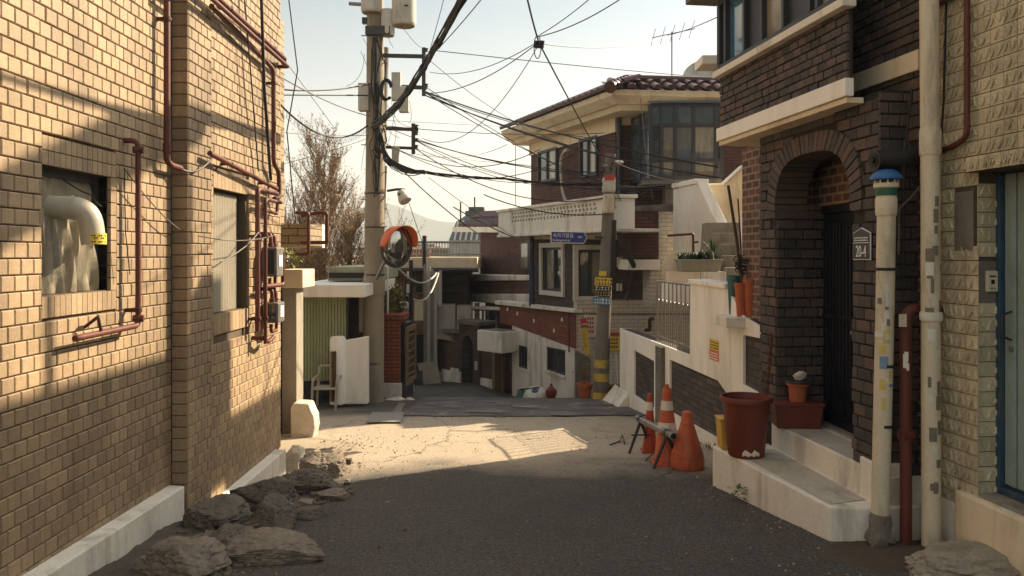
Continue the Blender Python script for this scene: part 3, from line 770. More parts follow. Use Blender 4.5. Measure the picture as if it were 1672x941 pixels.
# glass return at the far end
fe = Fr(fu.pt(LU, 0, -.008), -1 * fu.n, (0, 0, 1), fu.u)
b = MB()
for q in ((.03, .5, 3.315, 3.37), (.03, .5, 3.9, 3.95), (.0, .05, 3.315, 3.95), (.4, .45, 3.315, 3.95)): b.fbox(fe, *q, -.04, .0)
wn2 = b.build('window', m_frame, dk)
b = MB(); b.fbox(fe, .051, .399, 3.371, 3.899, -.03, -.02); b.build('pane', m_glassblue, wn2)
b = MB(); b.box(2.85, 6.5, 4.96, 7.02, 2.701, 3.95); b.build('rear_wall', m_dbrick_uv, dk)
b = MB(); b.box(3.25, 3.5, 9.84, 10.45, 4.4, 5.85); b.box(3.3, 3.45, 10.451, 12.3, 4.0, 4.75); b.build('rear_wing', m_dbrick_uv, dk)  # unseen slabs added in mid air to shade the far tan wall
# unseen slab and posts added to throw the shadow band on the tan wall
b = MB(); b.prism([V(3.3, 7.9, 6.2), V(3.3, 9.95, 6.92), V(3.3, 9.95, 7.1), V(3.3, 9.0, 6.98), V(3.3, 7.9, 6.52)], (.14, 0, .0)); b.build('canopy', m_concrete, dk)
for x_, y_ in ((3.34, 8.3), (3.34, 9.7)):
    b = MB(); b.box(x_, x_ + .05, y_, y_ + .05, SHZ, 6.6); b.build('shadow_slab_post', m_steel, dk)
# ledge stub at the far corner and the eave
b = MB(); b.box(1.72, 1.9, 7.2, 7.5, 3.42, 3.5); b.box(1.88, 2.6, 7.1, 7.5, 3.42, 3.5); b.build('ledge', m_white, dk, bev=.006)
b = MB(); b.fbox(fu, A0 - .1, LU + .25, 3.98, 4.05, -3.0, .2); b.build('roof', m_dconcrete, dk, bev=.01)
# door
dpl = Plane(2.535, 5.9, -.06)
fd = pframe(dpl, 5.55)
dr = thing('front_door', 'navy black metal door inside the brick arch', 'door', dpl.pt(6.1, .36))
b = MB(); L = 1.06
b.fbox(fd, .18, .24, .36, 2.02, -.03, .03); b.fbox(fd, .88, .93, .36, 2.02, -.03, .03); b.fbox(fd, .18, .93, 2.021, 2.08, -.03, .03); b.build('door_frame', m_navy, dr, bev=.004)
b = MB()
b.fbox(fd, .241, .879, .365, 2.018, -.02, .004)
for k in range(11):
    a = .26 + k * .056; b.fbox(fd, a, a + .03, .46, 1.95, .005, .016)
b.fbox(fd, .25, .87, .4, .45, .005, .014); b.fbox(fd, .25, .87, 1.2, 1.23, .005, .02)
lf = b.build('door_leaf', m_navy, dr, bev=.003)
b = MB(); b.lathe([(.016, 0), (.02, .02), (.014, .035)], fd.pt(.30, 1.12, .016), 14, fd.n); b.build('door_knob', m_steel, dr, sm=True)
b = MB(); b.fbox(fd, .18, .95, .335, .36, -.1, .06); b.build('door_sill', m_concrete, dr, bev=.004)
# brick over the door and behind it
b = MB(); b.fbox(fd, -.35, .17, .3, 2.7, -.02, .0); b.fbox(fd, .94, 1.2, .3, 2.7, -.02, .0); b.fbox(fd, .171, .939, 2.085, 2.7, -.02, .0); b.build('porch_back_wall', m_red2_uv, dk)
b = MB(); b.fbox(fd, .97, .985, .75, 1.55, .002, .02); b.build('trim_strip', m_frame_lt, dk)

# house number plate on the pier
t = thing('house_number_plate', 'dark house number plate reading 20-4 on the brick pier by the door', 'sign', RP.pt(5.23, 1.67))
p0 = RP.at(1398, 423); p1 = RP.at(1427, 372)
fpl = Fr(V(p0.x, p0.y, 0) + fp.n * .016, -1 * fp.u, (0, 0, 1), fp.n)
wd_ = (V(p1.x, p1.y, 0) - V(p0.x, p0.y, 0)).length; zb, zt = 1.662, 1.87
b = MB(); b.prism([fpl.pt(0, zb), fpl.pt(wd_, zb), fpl.pt(wd_, zt - .035), fpl.pt(wd_ / 2, zt), fpl.pt(0, zt - .035)], fp.n * .008); b.build('plate', m_whiteink, t, bev=.002)
b = MB(); i = .006; b.prism([fpl.pt(i, zb + i, .0081), fpl.pt(wd_ - i, zb + i, .0081), fpl.pt(wd_ - i, zt - .038, .0081), fpl.pt(wd_ / 2, zt - i, .0081), fpl.pt(i, zt - .038, .0081)], fp.n * .002)
m_plate = M('plate_dark_green', lin(40, 42, 44), .4, .1, 8, .1, .02); b.build('field', m_plate, t)
def text(s, fr, a, bb, c, size, mat, parent, name='lettering', align='LEFT', sx=1.0, th=.001):
    cu = bpy.data.curves.new(name, 'FONT'); cu.body = s; cu.size = size; cu.align_x = align; cu.extrude = th
    tmp = bpy.data.objects.new('tmp', cu); C.objects.link(tmp)
    bpy.context.view_layer.update()
    me = bpy.data.meshes.new_from_object(tmp.evaluated_get(bpy.context.evaluated_depsgraph_get()))
    bpy.data.objects.remove(tmp); bpy.data.curves.remove(cu)
    base = Vector((0, 0, 0)); q = parent
    while q is not None: base = base + q.location; q = q.parent
    for v in me.vertices:
        p = v.co.copy(); v.co = fr.pt(a + p.x * sx, bb + p.y, c + p.z) - base
    me.materials.clear(); me.materials.append(mat); me.name = name
    o = bpy.data.objects.new(name, me); C.objects.link(o); o.parent = parent
    return o
text('20-4', fpl, wd_ / 2, zb + .02, .0115, .105, m_whiteink, t, align='CENTER', sx=.62)
b = MB(); b.fbox(fpl, .01, wd_ - .01, zb + .108, zb + .112, .0103, .0112)
for r_, zz in enumerate((zb + .122, zb + .138)):
    x = .022
    while x < wd_ - .03:
        ww_ = rnd.uniform(.006, .013); b.fbox(fpl, x, x + ww_, zz, zz + .009 * rnd.uniform(.6, 1), .0103, .0112); x += ww_ + .004
b.build('small_print', m_whiteink, t)

# ---------------------------------------------------------------- steps
st = thing('front_steps', 'two worn white concrete steps below the arched door', 'steps', (2.0, 5.6, -.15))
b = MB()
T1 = .15
pts = [V(1.95, 4.88, 0), V(2.3, 4.85, 0), V(2.52, 4.9, 0), V(2.3, 6.55, 0), V(1.62, 6.45, 0)]
n = len(pts)
def step_block(b, pts, z0s, z1):
    n = len(pts)
    b.add([V(p.x, p.y, z0) for p, z0 in zip(pts, z0s)] + [V(p.x, p.y, z1) for p in pts], [list(range(n - 1, -1, -1)), list(range(n, 2 * n))] + [(i, (i + 1) % n, n + (i + 1) % n, n + i) for i in range(n)])
step_block(b, pts, [-.3] * 5, T1)
b.build('lower_step', m_whiteold, st, bev=.014)
b = MB(); step_block(b, [V(2.245, 5.15, 0), V(2.6, 5.15, 0), V(2.44, 6.5, 0), V(2.09, 6.42, 0)], [T1 - .05] * 4, .343)
b.build('upper_step', m_whiteold, st, bev=.01)
b = MB(); step_block(b, [V(2.245, 4.93, 0), V(2.45, 4.93, 0), V(2.45, 5.148, 0), V(2.243, 5.148, 0)], [T1 - .05] * 4, .40); b.build('side_block', m_whiteold, st, bev=.015)
b = MB(); b.add([V(1.97, 4.92, T1 + .004), V(2.23, 5.02, T1 + .004), V(2.08, 6.30, T1 + .004), V(1.72, 6.35, T1 + .004)], [(0, 1, 2, 3)]); b.add([V(2.26, 5.2, .347), V(2.5, 5.2, .347), V(2.38, 6.3, .347), V(2.12, 6.3, .347)], [(0, 1, 2, 3)])
m_tread = M('pale_worn_concrete', lin(190, 180, 162), .9, .16, 5, .2, .3, 50, stain=lin(132, 120, 102), stain_amt=.6, streak=False); b.build('worn_tread', m_tread, st)

# ---------------------------------------------------------------- pipes beside the porch
def stickers(t, cx_, cy_, r, z0, z1, n, cols, seed, a_mid, spread=60):
    rr = random.Random(seed)
    for k in range(n):
        z = rr.uniform(z0, z1); h = rr.uniform(.03, .085); a = a_mid + R(rr.uniform(-spread, spread)); da = R(rr.uniform(18, 55))
        b = MB(); vs = []; fs = []
        for i in range(6):
            aa = a - da / 2 + da * i / 5
            for zz in (z, z + h): vs.append(V(cx_ + (r + .0012 + .0004 * k / n) * math.cos(aa), cy_ + (r + .0012 + .0004 * k / n) * math.sin(aa), zz))
        for i in range(5): fs.append((2 * i, 2 * i + 2, 2 * i + 3, 2 * i + 1))
        b.add(vs, fs); b.build('sticker', cols[k % len(cols)], t, recalc=False)
m_peel = M('peeled_sticker', lin(122, 112, 96), .8, .3, 30, .4, 0)
m_paper = M('paper_sticker', lin(214, 206, 188), .7, .15, 40, .3, 0)
m_pstick = M('yellow_sticker', lin(206, 180, 96), .7, .15, 40, .2, 0)
m_bstick = M('blue_sticker', lin(120, 146, 166), .7, .2, 40, .3, 0)
ax, ay = 2.245, 4.79
t = thing('vent_pipe', 'ivory vent pipe with blue cap and peeling stickers beside the porch', 'pipe', (ax, ay, -.02))
b = MB(); b.tube([V(ax - .03, ay, .12), V(ax, ay, 1.4), V(ax + .008, ay, 1.98)], .053, 20); b.build('tube', m_pvc, t, sm=True)
b = MB(); b.lathe([(.058, 1.93), (.062, 1.95), (.062, 2.03), (.058, 2.04), (.058, 2.09), (.072, 2.10), (.072, 2.125), (.05, 2.126)], V(ax + .007, ay, 0), 24); b.build('collar', m_pvc, t, sm=True)
b = MB(); b.lathe([(.0625, 2.05), (.0625, 2.095)], V(ax + .007, ay, 0), 24, cap=False); m_gband = M('green_band', lin(34, 92, 66), .5, .15, 8, .1, 0); b.build('green_band', m_gband, t, sm=True)
b = MB(); b.lathe([(.088, 2.145), (.092, 2.15), (.09, 2.165), (.07, 2.19), (.04, 2.205), (.01, 2.21)], V(ax + .007, ay, 0), 28); m_bcap = M('blue_cap', lin(46, 96, 148), .4, .12, 6, .1, .03); b.build('cap', m_bcap, t, sm=True)
b = MB()
for k in range(10):
    a = 2 * math.pi * k / 10; b.cbox(V(ax + .007 + .066 * math.cos(a), ay + .066 * math.sin(a), 2.135), (.008, .008, .024), a)
b.build('cap_fins', m_pvc, t)
stickers(t, ax - .012, ay, .053, .7, 1.5, 20, [m_pstick, m_paper, m_bstick, m_peel, m_paper, m_pstick], 3, R(-105), 45)
b = MB()
for z in (.66, 1.02, 1.6):
    b = MB(); b.lathe([(.056, z), (.056, z + .018)], V(ax - .016 + .012 * z, ay, 0), 20, cap=False); b.build('tape', m_ink, t, sm=True)
b = MB(); b.lathe([(.06, 0), (.085, .02), (.08, .05), (.078, .075), (.07, .1), (.064, .13), (.06, .15), (.055, .18)], V(ax - .03, ay, -.04), 18)
for v_ in b.v:
    k_ = 1 + .35 * noise.noise(v_ * 14); v_.x = ax - .03 + (v_.x - ax + .03) * k_; v_.y = ay + (v_.y - ay) * k_; v_.z += .03 * noise.noise(v_ * 22)
b.build('broken_base', m_dconcrete, t)
# rubble at its foot
def rock(name, label, c, size, mat, seed, rough=.35, cat='rock', group=None, sub=4, flat=0.0):
    bm = bmesh.new(); bmesh.ops.create_icosphere(bm, subdivisions=sub, radius=1)
    for v in bm.verts:
        p = v.co.copy()
        q = p * 1.1 + Vector((seed * 7.3, seed * 3.1, seed * 1.7))
        d = 1 + rough * noise.noise(q) + rough * .55 * noise.noise(q * 2.3) + rough * .22 * noise.noise(q * 5.5) + rough * .1 * noise.noise(q * 12)
        # chip it into facets
        for k in range(16):
            a = random.Random(seed * 31 + k); nn = Vector((a.uniform(-1, 1), a.uniform(-1, 1), a.uniform(-.3, 1))).normalized()
            h = a.uniform(.5, .86); s = p.dot(nn) * d
            if s > h: d *= h / s * .93 + .07
        d -= .05 * (1 - abs(noise.noise(q * 2.6 + Vector((9, 2, 1))))) ** 6 + .03 * (1 - abs(noise.noise(q * 6.1))) ** 5
        d += .05 * abs(noise.noise(q * 3.1 + Vector((5, 5, 5)))) + .035 * noise.noise(q * 8) + .02 * noise.noise(q * 20)
        v.co = p * d
        v.co.x *= size[0] / 2; v.co.y *= size[1] / 2; v.co.z *= size[2] / 2
        if flat and v.co.z > flat: v.co.z = flat + (v.co.z - flat) * .15
    b = MB(); vs = [v.co + Vector(c) for v in bm.verts]; fs = [[v.index for v in f.verts] for f in bm.faces]; bm.free()
    b.add(vs, fs); o = b.build(name, mat, sm=True)
    return tag(o, label, cat, group)
rock('rubble', 'small dark lump of rubble at the foot of the vent pipe', V(2.18, 4.72, -.03), (.13, .12, .13), m_rock_dark, 3)
# rust pipe
pipe('drain_pipe', 'red oxide drain pipe with white labels between the two ivory pipes', 'pipe', [V(2.62, 4.82, 1.36), V(2.375, 4.76, 1.37), V(2.355, 4.76, 1.3), V(2.35, 4.75, -.06)], .034, m_rust, .06, sockets=(V(2.355, 4.76, .62),), seg=16)
dp = [o for o in C.objects if o.get('label', '').startswith('red oxide drain')][0]
stickers(dp, 2.353, 4.757, .034, 1.0, 1.1, 3, [m_paper, m_paper], 8, R(-110), 12)
b = MB(); b.box(2.29, 2.33, 4.70, 4.715, 1.27, 1.345); b.build('bracket', m_pvc, dp)
# big ivory pipe
gx, gy = 2.465, 4.68
t = thing('drain_pipe', 'tall thick ivory drain pipe running up past the top of the photo', 'pipe', (gx, gy, -.06))
b = MB(); b.tube([V(gx, gy, -.06), V(gx - .005, gy, 2.0), V(gx - .015, gy, 3.6)], .053, 22)
b.build('tube', m_pvc, t, sm=True)
b = MB(); b.lathe([(.058, 2.28), (.06, 2.3), (.06, 2.42), (.056, 2.44)], V(gx - .006, gy, 0), 22); b.build('socket', m_pvc, t, sm=True)
stickers(t, gx - .004, gy, .053, .3, 2.0, 26, [m_peel, m_peel, m_peel, m_paper], 5, R(-70), 55)
b = MB(); b.lathe([(.06, 1.31), (.064, 1.33), (.06, 1.36)], V(gx - .004, gy, 0), 16, jig=.04); b.build('white_tape', m_paper, t, sm=True)
# black duct from the wall
t = thing('exhaust_duct', 'fat black exhaust duct above the vent pipe', 'duct', (2.25, 4.86, 2.2))
b = MB(); dn = V(1, .16, .1).normalized(); o0 = V(2.195, 4.83, 2.27)
b.lathe([(.062, 0), (.062, .02), (.058, .021), (.058, .6)], o0, 22, dn); b.build('tube', m_dsteel, t, sm=True)
b = MB(); b.lathe([(.045, -.004), (.045, .0)], o0, 18, dn); b.lathe([(.02, -.02), (.02, -.004)], o0, 14, dn); b.build('end_grille', m_ink, t)
# loose cables hanging behind the ivory pipe

# ---------------------------------------------------------------- far right: patterned tile building
bt = thing('tile_house', 'pale patterned tile house front with a green door at the right edge', 'house', (3.4, 4.0, -.1))
fb = pframe(BT, 3.2)
ya = lambda y: (y - 3.2) / BT.d.y
dN, dF = ya(3.35), ya(4.52)     # door opening along the wall
m_ptile = M('patterned_tile', lin(196, 182, 150), .6, .15, 5, .2, .1, 50, stain=lin(96, 84, 64), stain_amt=.55, tone=.2)
m_ptile_m = M('tile_grout', lin(84, 74, 58), .9, .2, 9, .2, .2)
b = MB(); b.fbox(fb, -1.2, dN, -.4, 4.6, -.3, 0); b.fbox(fb, dF, ya(4.9), -.4, 4.6, -.3, 0); b.fbox(fb, dN + .001, dF - .001, 2.16, 4.6, -.3, 0)
b.build('wall', m_ptile_m, bt)
b = MB(); b.box(3.0, 7, 2.2, 4.89, -.4, 4.6); b.build('rear_wall', m_ptile_m, bt)
def pattern_tiles(b, fr, a0, a1, z0, z1, tw, th, seed, skip=None):
    rr = random.Random(seed); z = z0; r = 0
    while z < z1 - .02:
        a = a0
        while a < a1 - .01:
            q = min(a + tw - .005, a1); zz = min(z + th - .005, z1)
            if not (skip and skip((a + q) / 2, (z + zz) / 2)) and q - a > .03:
                b.tone = rr.random(); b.fbox(fr, a, q, z, zz, 0, .008)
                # raised leaf pattern on each tile: slanted ridges
                for k in range(3):
                    ca = a + (q - a) * (.2 + .3 * k); dz = (zz - z) * .34; cz = (z + zz) / 2 + rr.uniform(-.008, .008); s = (1 if (r + k) % 2 else -1) * rr.uniform(.5, 1.5); dz *= rr.uniform(.7, 1.15)
                    if rr.random() < .08: continue
                    wv = .006
                    p = [(ca - wv - .012 * s, cz - dz), (ca + wv - .012 * s, cz - dz), (ca + wv + .012 * s, cz + dz), (ca - wv + .012 * s, cz + dz)]
                    b.hexa([fr.pt(x, y, .008) for x, y in p] + [fr.pt(x * .6 + .4 * ca, y, .019) for x, y in p])
            a += tw
        z += th; r += 1
    b.tone = .5
b = MB()
def skip_main(a, z): return (dN - .02 < a < dF + .0 and z < 2.16) or (dF < a < dF + .16 and 1.72 < z < 2.06)
pattern_tiles(b, fb, -.6, ya(4.9), .22, 4.4, .1, .085, 4, skip_main)
fj = Fr(fb.pt(dF, 0, 0), -1 * fb.n, (0, 0, 1), -1 * fb.u)
pattern_tiles(b, fj, .012, .155, .24, 2.1, .142, .085, 6, lambda a, z: 1.40 < z < 1.68)
b.build('patterned_tiles', m_ptile, bt)
b = MB(); b.fbox(fb, dF + .005, dF + .16, 1.72, 2.06, .0005, .012); b.fbox(fj, .012, .17, 1.42, 1.66, .0005, .01); b.build('mortar_patch', m_dconcrete, bt, bev=.004)
b = MB(); b.fbox(fb, dN - .3, dF + .02, 2.162, 2.25, .001, .05)
b.build('lintel', m_ptile_m, bt)
b = MB(); pattern_tiles(b, Fr(fb.pt(0, 0, .05), fb.u, fb.v, fb.n), dN - .3, dF + .02, 2.164, 2.25, .055, .086, 9)
b.build('lintel_tiles', m_ptile, bt)
b = MB(); b.fbox(fb, -1, ya(4.62), -.3, .34, .0, .06); b.build('plinth', m_cream, bt, bev=.02)
b = MB(); b.fbox(fb, dN, dF, .29, .345, -.17, .001); b.build('door_sill', m_concrete, bt, bev=.005)
b = MB(); b.fbox(fb, ya(4.63), ya(4.885), -.3, .24, .0, .02); b.build('plinth', m_whiteold, bt, bev=.01)
gd = thing('green_door', 'grey green plank door in a scuffed blue frame', 'door', fb.pt((dN + dF) / 2, .35, -.15))
b = MB(); b.fbox(fb, dF - .04, dF - .004, .35, 2.155, -.2, -.12); b.fbox(fb, dN, dF - .041, .35, .385, -.2, -.12); b.build('frame', m_bluepaint, gd, bev=.004)
b = MB()
a = dF - .044; k = 0
while a > dN + .1:
    b.fbox(fb, a - .085, a - .004, .405, 2.15, -.17, -.145 - (.004 if k % 2 else 0)); a -= .09; k += 1
b.fbox(fb, dN, dF - .044, .388, 2.15, -.19, -.171); b.build('leaf', m_greendoor, gd, bev=.003)
b = MB(); hx = dF - .1; b.tube(fillet([fb.pt(hx, 1.22, -.143), fb.pt(hx, 1.24, -.09), fb.pt(hx, 1.36, -.09), fb.pt(hx, 1.38, -.143)], .02, 4), .006, 8); b.build('handle', m_dsteel, gd, sm=True)
b = MB(); b.lathe([(.014, 0), (.016, .008), (.006, .01)], fb.pt(hx, 1.17, -.144), 14, fb.n); b.build('lock', m_steel, gd, sm=True)
# intercom
t = thing('intercom', 'ivory intercom box on the mortar patch beside the green door', 'intercom', fj.pt(.09, 1.5, .01))
b = MB(); b.fbox(fj, .05, .12, 1.485, 1.605, .0105, .03); b.build('case', m_pvc, t, bev=.006)
b = MB(); b.fbox(fj, .075, .095, 1.53, 1.555, .0301, .033); b.fbox(fj, .065, .105, 1.57, 1.578, .0301, .032); b.fbox(fj, .068, .102, 1.505, 1.509, .0301, .032); b.build('button', m_ink, t)
# red pipe on the tile wall
pb = BT.pt(4.62) + fb.n * .05
pipe('gas_pipe', 'red oxide pipe bending along the upper patterned tile wall', 'pipe', [V(BT.pt(4.9).x - .04, 4.9, 3.2), BT.pt(4.68, 3.2) + fb.n * .05, BT.pt(4.52, 3.2) + fb.n * .05, BT.pt(4.52, 2.36) + fb.n * .05, BT.pt(4.66, 2.32) + fb.n * .05, BT.pt(4.8, 2.32) + fb.n * .03], .017, m_rust, .05, seg=12)
# ---------------------------------------------------------------- white street wall with stone panels
from mathutils.geometry import tessellate_polygon
def holed(b, fr, outline, holes, c0, c1, mi=0):
    """flat layer with openings, given outlines as (a, b) on a frame"""
    loops = [outline] + list(holes)
    flat = [p for l in loops for p in l]
    tris = tessellate_polygon([[V(p[0], p[1], 0) for p in l] for l in loops])
    n = len(flat)
    vs = [fr.pt(p[0], p[1], c1) for p in flat] + [fr.pt(p[0], p[1], c0) for p in flat]
    fs = [tuple(t) for t in tris] + [tuple(i + n for i in reversed(t)) for t in tris]
    k = 0
    for l in loops:
        m = len(l)
        for i in range(m): fs.append((k + i, k + (i + 1) % m, n + k + (i + 1) % m, n + k + i))
        k += m
    return b.add(vs, fs, mi)
def onf(pl, fr, pts):        # photo points -> (a, b) on the wall frame
    out = []
    for px, py in pts:
        p = pl.at(px, py) - fr.o
        out.append((p.dot(fr.u), p.z + fr.o.z - 0))
    return out
fww = pframe(WW, 7.2)
ww = thing('street_wall', 'white plastered street wall with dark stone panels and a railing', 'wall', WW.pt(9.5, -.6))
far_a = (12.45 - 7.2) / WW.d.y
outl = onf(WW, fww, [(1246, 800), (1246, 537), (1212, 516), (1188, 472), (1127, 463), (1126, 580), (1065, 557), (1029, 543), (1012, 537)])
outl = [outl[0]] + outl[1:] + [(outl[-1][0], -1.0)]
p1 = onf(WW, fww, [(1035, 572), (1068, 590), (1068, 668), (1035, 645)])
p2 = onf(WW, fww, [(1093, 587), (1172, 622), (1190, 648), (1190, 727), (1093, 672)])
p3 = onf(WW, fww, [(1213, 547), (1242, 553), (1242, 645), (1213, 628)])
b = MB(); holed(b, fww, outl, [p1, p2, p3], -.03, 0); b.build('plaster', m_white, ww, bev=.004)
sh = [(a + (.004 if i not in (0,) else 0), z - .004) for i, (a, z) in enumerate(outl)]
b = MB(); holed(b, fww, outl, [], -.17, -.031); b.build('stone_panel', m_stone_uv, ww)
b = MB(); c0 = onf(WW, fww, [(1188, 472), (1127, 463)])
b.prism([fww.pt(c0[1][0], c0[1][1] + .002, -.2), fww.pt(c0[1][0], c0[1][1] + .002, .03), fww.pt(c0[1][0], c0[1][1] + .05, .03), fww.pt(c0[1][0], c0[1][1] + .05, -.2)],
        fww.pt(*c0[0], 0) - fww.pt(*c0[1], 0)); b.build('coping', m_white, ww, bev=.006)
b = MB(); q = onf(WW, fww, [(1076, 561), (1086, 565)]); b.fbox(fww, q[1][0], q[0][0], -.9, .545, .001, .05); b.build('post', m_dconcrete, ww, bev=.005)
b = MB()
b.prism([fww.pt(far_a - .9, -.7, .0), fww.pt(far_a - .9, -.32, .0), fww.pt(far_a - .9, -.7, .32)], fww.u * .85); b.build('foot', m_whiteold, ww, bev=.01)
# railing
rl = thing('railing', 'grey steel bar railing on the low part of the white street wall', 'railing', WW.pt(9.6, .55))
q0 = onf(WW, fww, [(1127, 466)])[0][0] + .02; q1 = onf(WW, fww, [(1066, 462)])[0][0]
b = MB(); b.tube([fww.pt(q0, 1.345, -.06), fww.pt(q1, 1.345, -.06)], .012, 8); b.tube([fww.pt(q0, .64, -.06), fww.pt(q1, .64, -.06)], .012, 8); b.build('rail', m_steel, rl, sm=True)
nb = 10
for k in range(nb):
    a = q0 + (q1 - q0) * k / (nb - 1)
    b = MB(); b.tube([fww.pt(a, .55, -.06), fww.pt(a, 1.34, -.06)], .012 if k in (0, nb - 1) else .008, 8); b.build('bar', m_steel, rl, sm=True)
for k in range(nb - 1):
    a = q0 + (q1 - q0) * (k + .3) / (nb - 1); a2 = q0 + (q1 - q0) * (k + .72) / (nb - 1)
    b = MB(); b.tube(fillet([fww.pt(a, .56, -.05), fww.pt(a, 1.12, -.05), fww.pt(a2, 1.12, -.05), fww.pt(a2, .56, -.05)], .03, 4), .0055, 6); b.build('hoop', m_steel, rl, sm=True)
# terrace floor and inner parts behind the wall
tr = thing('terrace', 'raised concrete terrace behind the white street wall', 'terrace', V(3.2, 9, 0))
b = MB(); b.prism([V(2.22, 7.72, -1), V(5.5, 7.72, -1), V(5.5, 13, -1), V(3.3, 13, -1), V(2.35, 8.92, -1), V(2.17, 8.92, -1)], (0, 0, 2.06)); b.build('floor', m_concrete, tr, bev=.01)
b = MB(); b.box(2.2, 5.0, 11.2, 11.8, 1.0, 1.297); b.build('kerb', m_white, tr, bev=.008)
# stair parapet walls
sw = thing('stair_wall', 'tall white stair wall with a sloping edge above the planter', 'wall', V(2.6, 11, .9))
A = P(1099, 303, 13.4); A2 = P(1099, 480, 13.4); B1 = P(1137, 295, 12.7); B2 = P(1162, 348, 12.62); B3 = P(1198, 418, 12.5); B4 = P(1198, 480, 12.5)
dv = (B1 - A); nrm = V(-dv.y, dv.x, 0).normalized(); nrm = nrm if nrm.y > 0 else -nrm
b = MB(); b.prism([A2, B4, B3, B2, B1, A], nrm * .2); b.build('wall', m_white, sw, bev=.008)
b = MB(); b.prism([A + V(0, 0, .03) - nrm * .03, A - V(0, 0, .05) - nrm * .03, B1 - V(0, 0, .05) - nrm * .03, B1 + V(0, 0, .03) - nrm * .03], nrm * .26); b.build('coping', m_white, sw, bev=.006)
sw2 = thing('stair_wall', 'beige inner stair wall rising behind the sloping white wall', 'wall', V(3.2, 11.9, .9))
b = MB(); b.prism([P(1140, 480, 13.4), P(1225, 480, 13.2), P(1225, 260, 13.2), P(1213, 272, 13.2), P(1181, 302, 13.3), P(1140, 303, 13.4)], (0, .18, 0)); b.build('wall', m_cream, sw2, bev=.006)
b = MB(); b.prism([P(1213, 272, 13.15) , P(1181, 302, 13.25), P(1140, 303, 13.35), P(1140, 300, 13.35), P(1181, 299, 13.25), P(1214, 269, 13.15)], (0, .26, 0)); b.build('coping', m_white, sw2)
sg = thing('stairs', 'concrete stairs climbing behind the tool pots', 'stairs', V(3.1, 10, .9))
b = MB()
for k in range(7): b.box(3.05, 4.3, 10.8 + .26 * k, 12.9, 1.0 + .17 * k, 1.17 + .17 * k)
b.build('steps', m_concrete, sg, bev=.006)
b = MB(); b.prism([P(1213, 353, 9.2), P(1236, 425, 9.0), P(1236, 480, 9.0), P(1213, 480, 9.2)], (.0, .12, 0)); b.build('side_wall', m_white, sg, bev=.005)
# round leaning board, planter on blocks
t = thing('leaning_disc', 'round beige board leaning behind the planter', 'board', P(1110, 462, 11.5))
b = MB(); b.lathe([(.30, 0), (.30, .025)], P(1113, 443, 11.66), 36, (.1, -1, .15)); b.build('board', m_cream, t, bev=.004)
t = thing('support_blocks', 'two pale concrete blocks under the grey planter', 'blocks', P(1140, 462, 11.4))
for x0, x1, m in ((1093, 1143.5, m_cream), (1144.5, 1186, m_whiteold)):
    b = MB(); p, q = P(x0, 461, 11.3), P(x1, 444, 11.3); b.box(p.x, q.x, 11.3, 11.6, p.z, q.z); b.build('block', m, t, bev=.006)
t = thing('planter', 'grey green trough planter full of dark leaves on concrete blocks', 'planter', P(1145, 442, 11.4))
b = MB(); p, q = P(1114, 443, 11.3), P(1176, 426, 11.3)
b.hexa([V(p.x, 11.32, p.z), V(q.x, 11.32, p.z), V(q.x, 11.58, p.z), V(p.x, 11.58, p.z), V(p.x - .03, 11.28, q.z), V(q.x + .03, 11.28, q.z), V(q.x + .03, 11.62, q.z), V(p.x - .03, 11.62, q.z)])
b.box(p.x - .045, q.x + .045, 11.265, 11.635, q.z, q.z + .02); m_trough = M('grey_green_plastic', lin(150, 148, 128), .55, .1, 5, .1, .05, stain=lin(110, 100, 80), stain_amt=.4); b.build('trough', m_trough, t, bev=.004)
def blades(b, c, n, h, spread, wd, seed, bend=.5, area=(0, 0)):
    rr = random.Random(seed)
    for _ in range(n):
        a = rr.uniform(0, 6.28); o = Vector(c) + V(rr.uniform(-area[0], area[0]), rr.uniform(-area[1], area[1]), 0)
        hh = h * rr.uniform(.5, 1); s = spread * rr.uniform(.2, 1); d = V(math.cos(a), math.sin(a), 0); sd_ = V(-d.y, d.x, 0) * wd * rr.uniform(.6, 1.2)
        b.tone = rr.random(); pts = []
        for k in range(4):
            t = k / 3; q = o + d * (s * t ** 1.6) + V(0, 0, hh * (t - bend * t * t * .5)); wdk = (1, .9, .6, .05)[k]
            pts += [q - sd_ * wdk, q + sd_ * wdk]
        b.add(pts, [(0, 1, 3, 2), (2, 3, 5, 4), (4, 5, 7, 6)])
    b.tone = .5
b = MB(); blades(b, V((p.x + q.x) / 2 - .08, 11.45, q.z), 300, .21, .15, .009, 5, .7, (.2, .12)); blades(b, V((p.x + q.x) / 2 + .14, 11.42, q.z), 100, .25, .14, .009, 6, .6, (.12, .12)); b.build('leaves', m_leafdark, t, recalc=False)
t = thing('spiky_plant', 'pale spiky plant at the right end of the planter', 'plant', P(1163, 426, 11.4))
b = MB(); blades(b, P(1163, 418, 11.4), 46, .32, .21, .011, 8, .3); b.build('leaves', m_leaf, t, recalc=False)
b = MB(); b.tube([P(1163, 430, 11.4), P(1162, 405, 11.4)], .027, 8); b.build('stem', m_pvc, t, sm=True)
pipe('water_pipe', 'thin red standpipe with a side arm in front of the sloping white wall', 'pipe', [P(1090, 385, 11.6), P(1132, 382, 11.6), P(1132, 425, 11.6)], .02, m_rust, .03)
pipe('water_valve', 'short red valve arm on the white stair wall', 'valve', [P(1132, 396, 11.58), P(1140, 395, 11.58)], .016, m_rust_dark, .03)
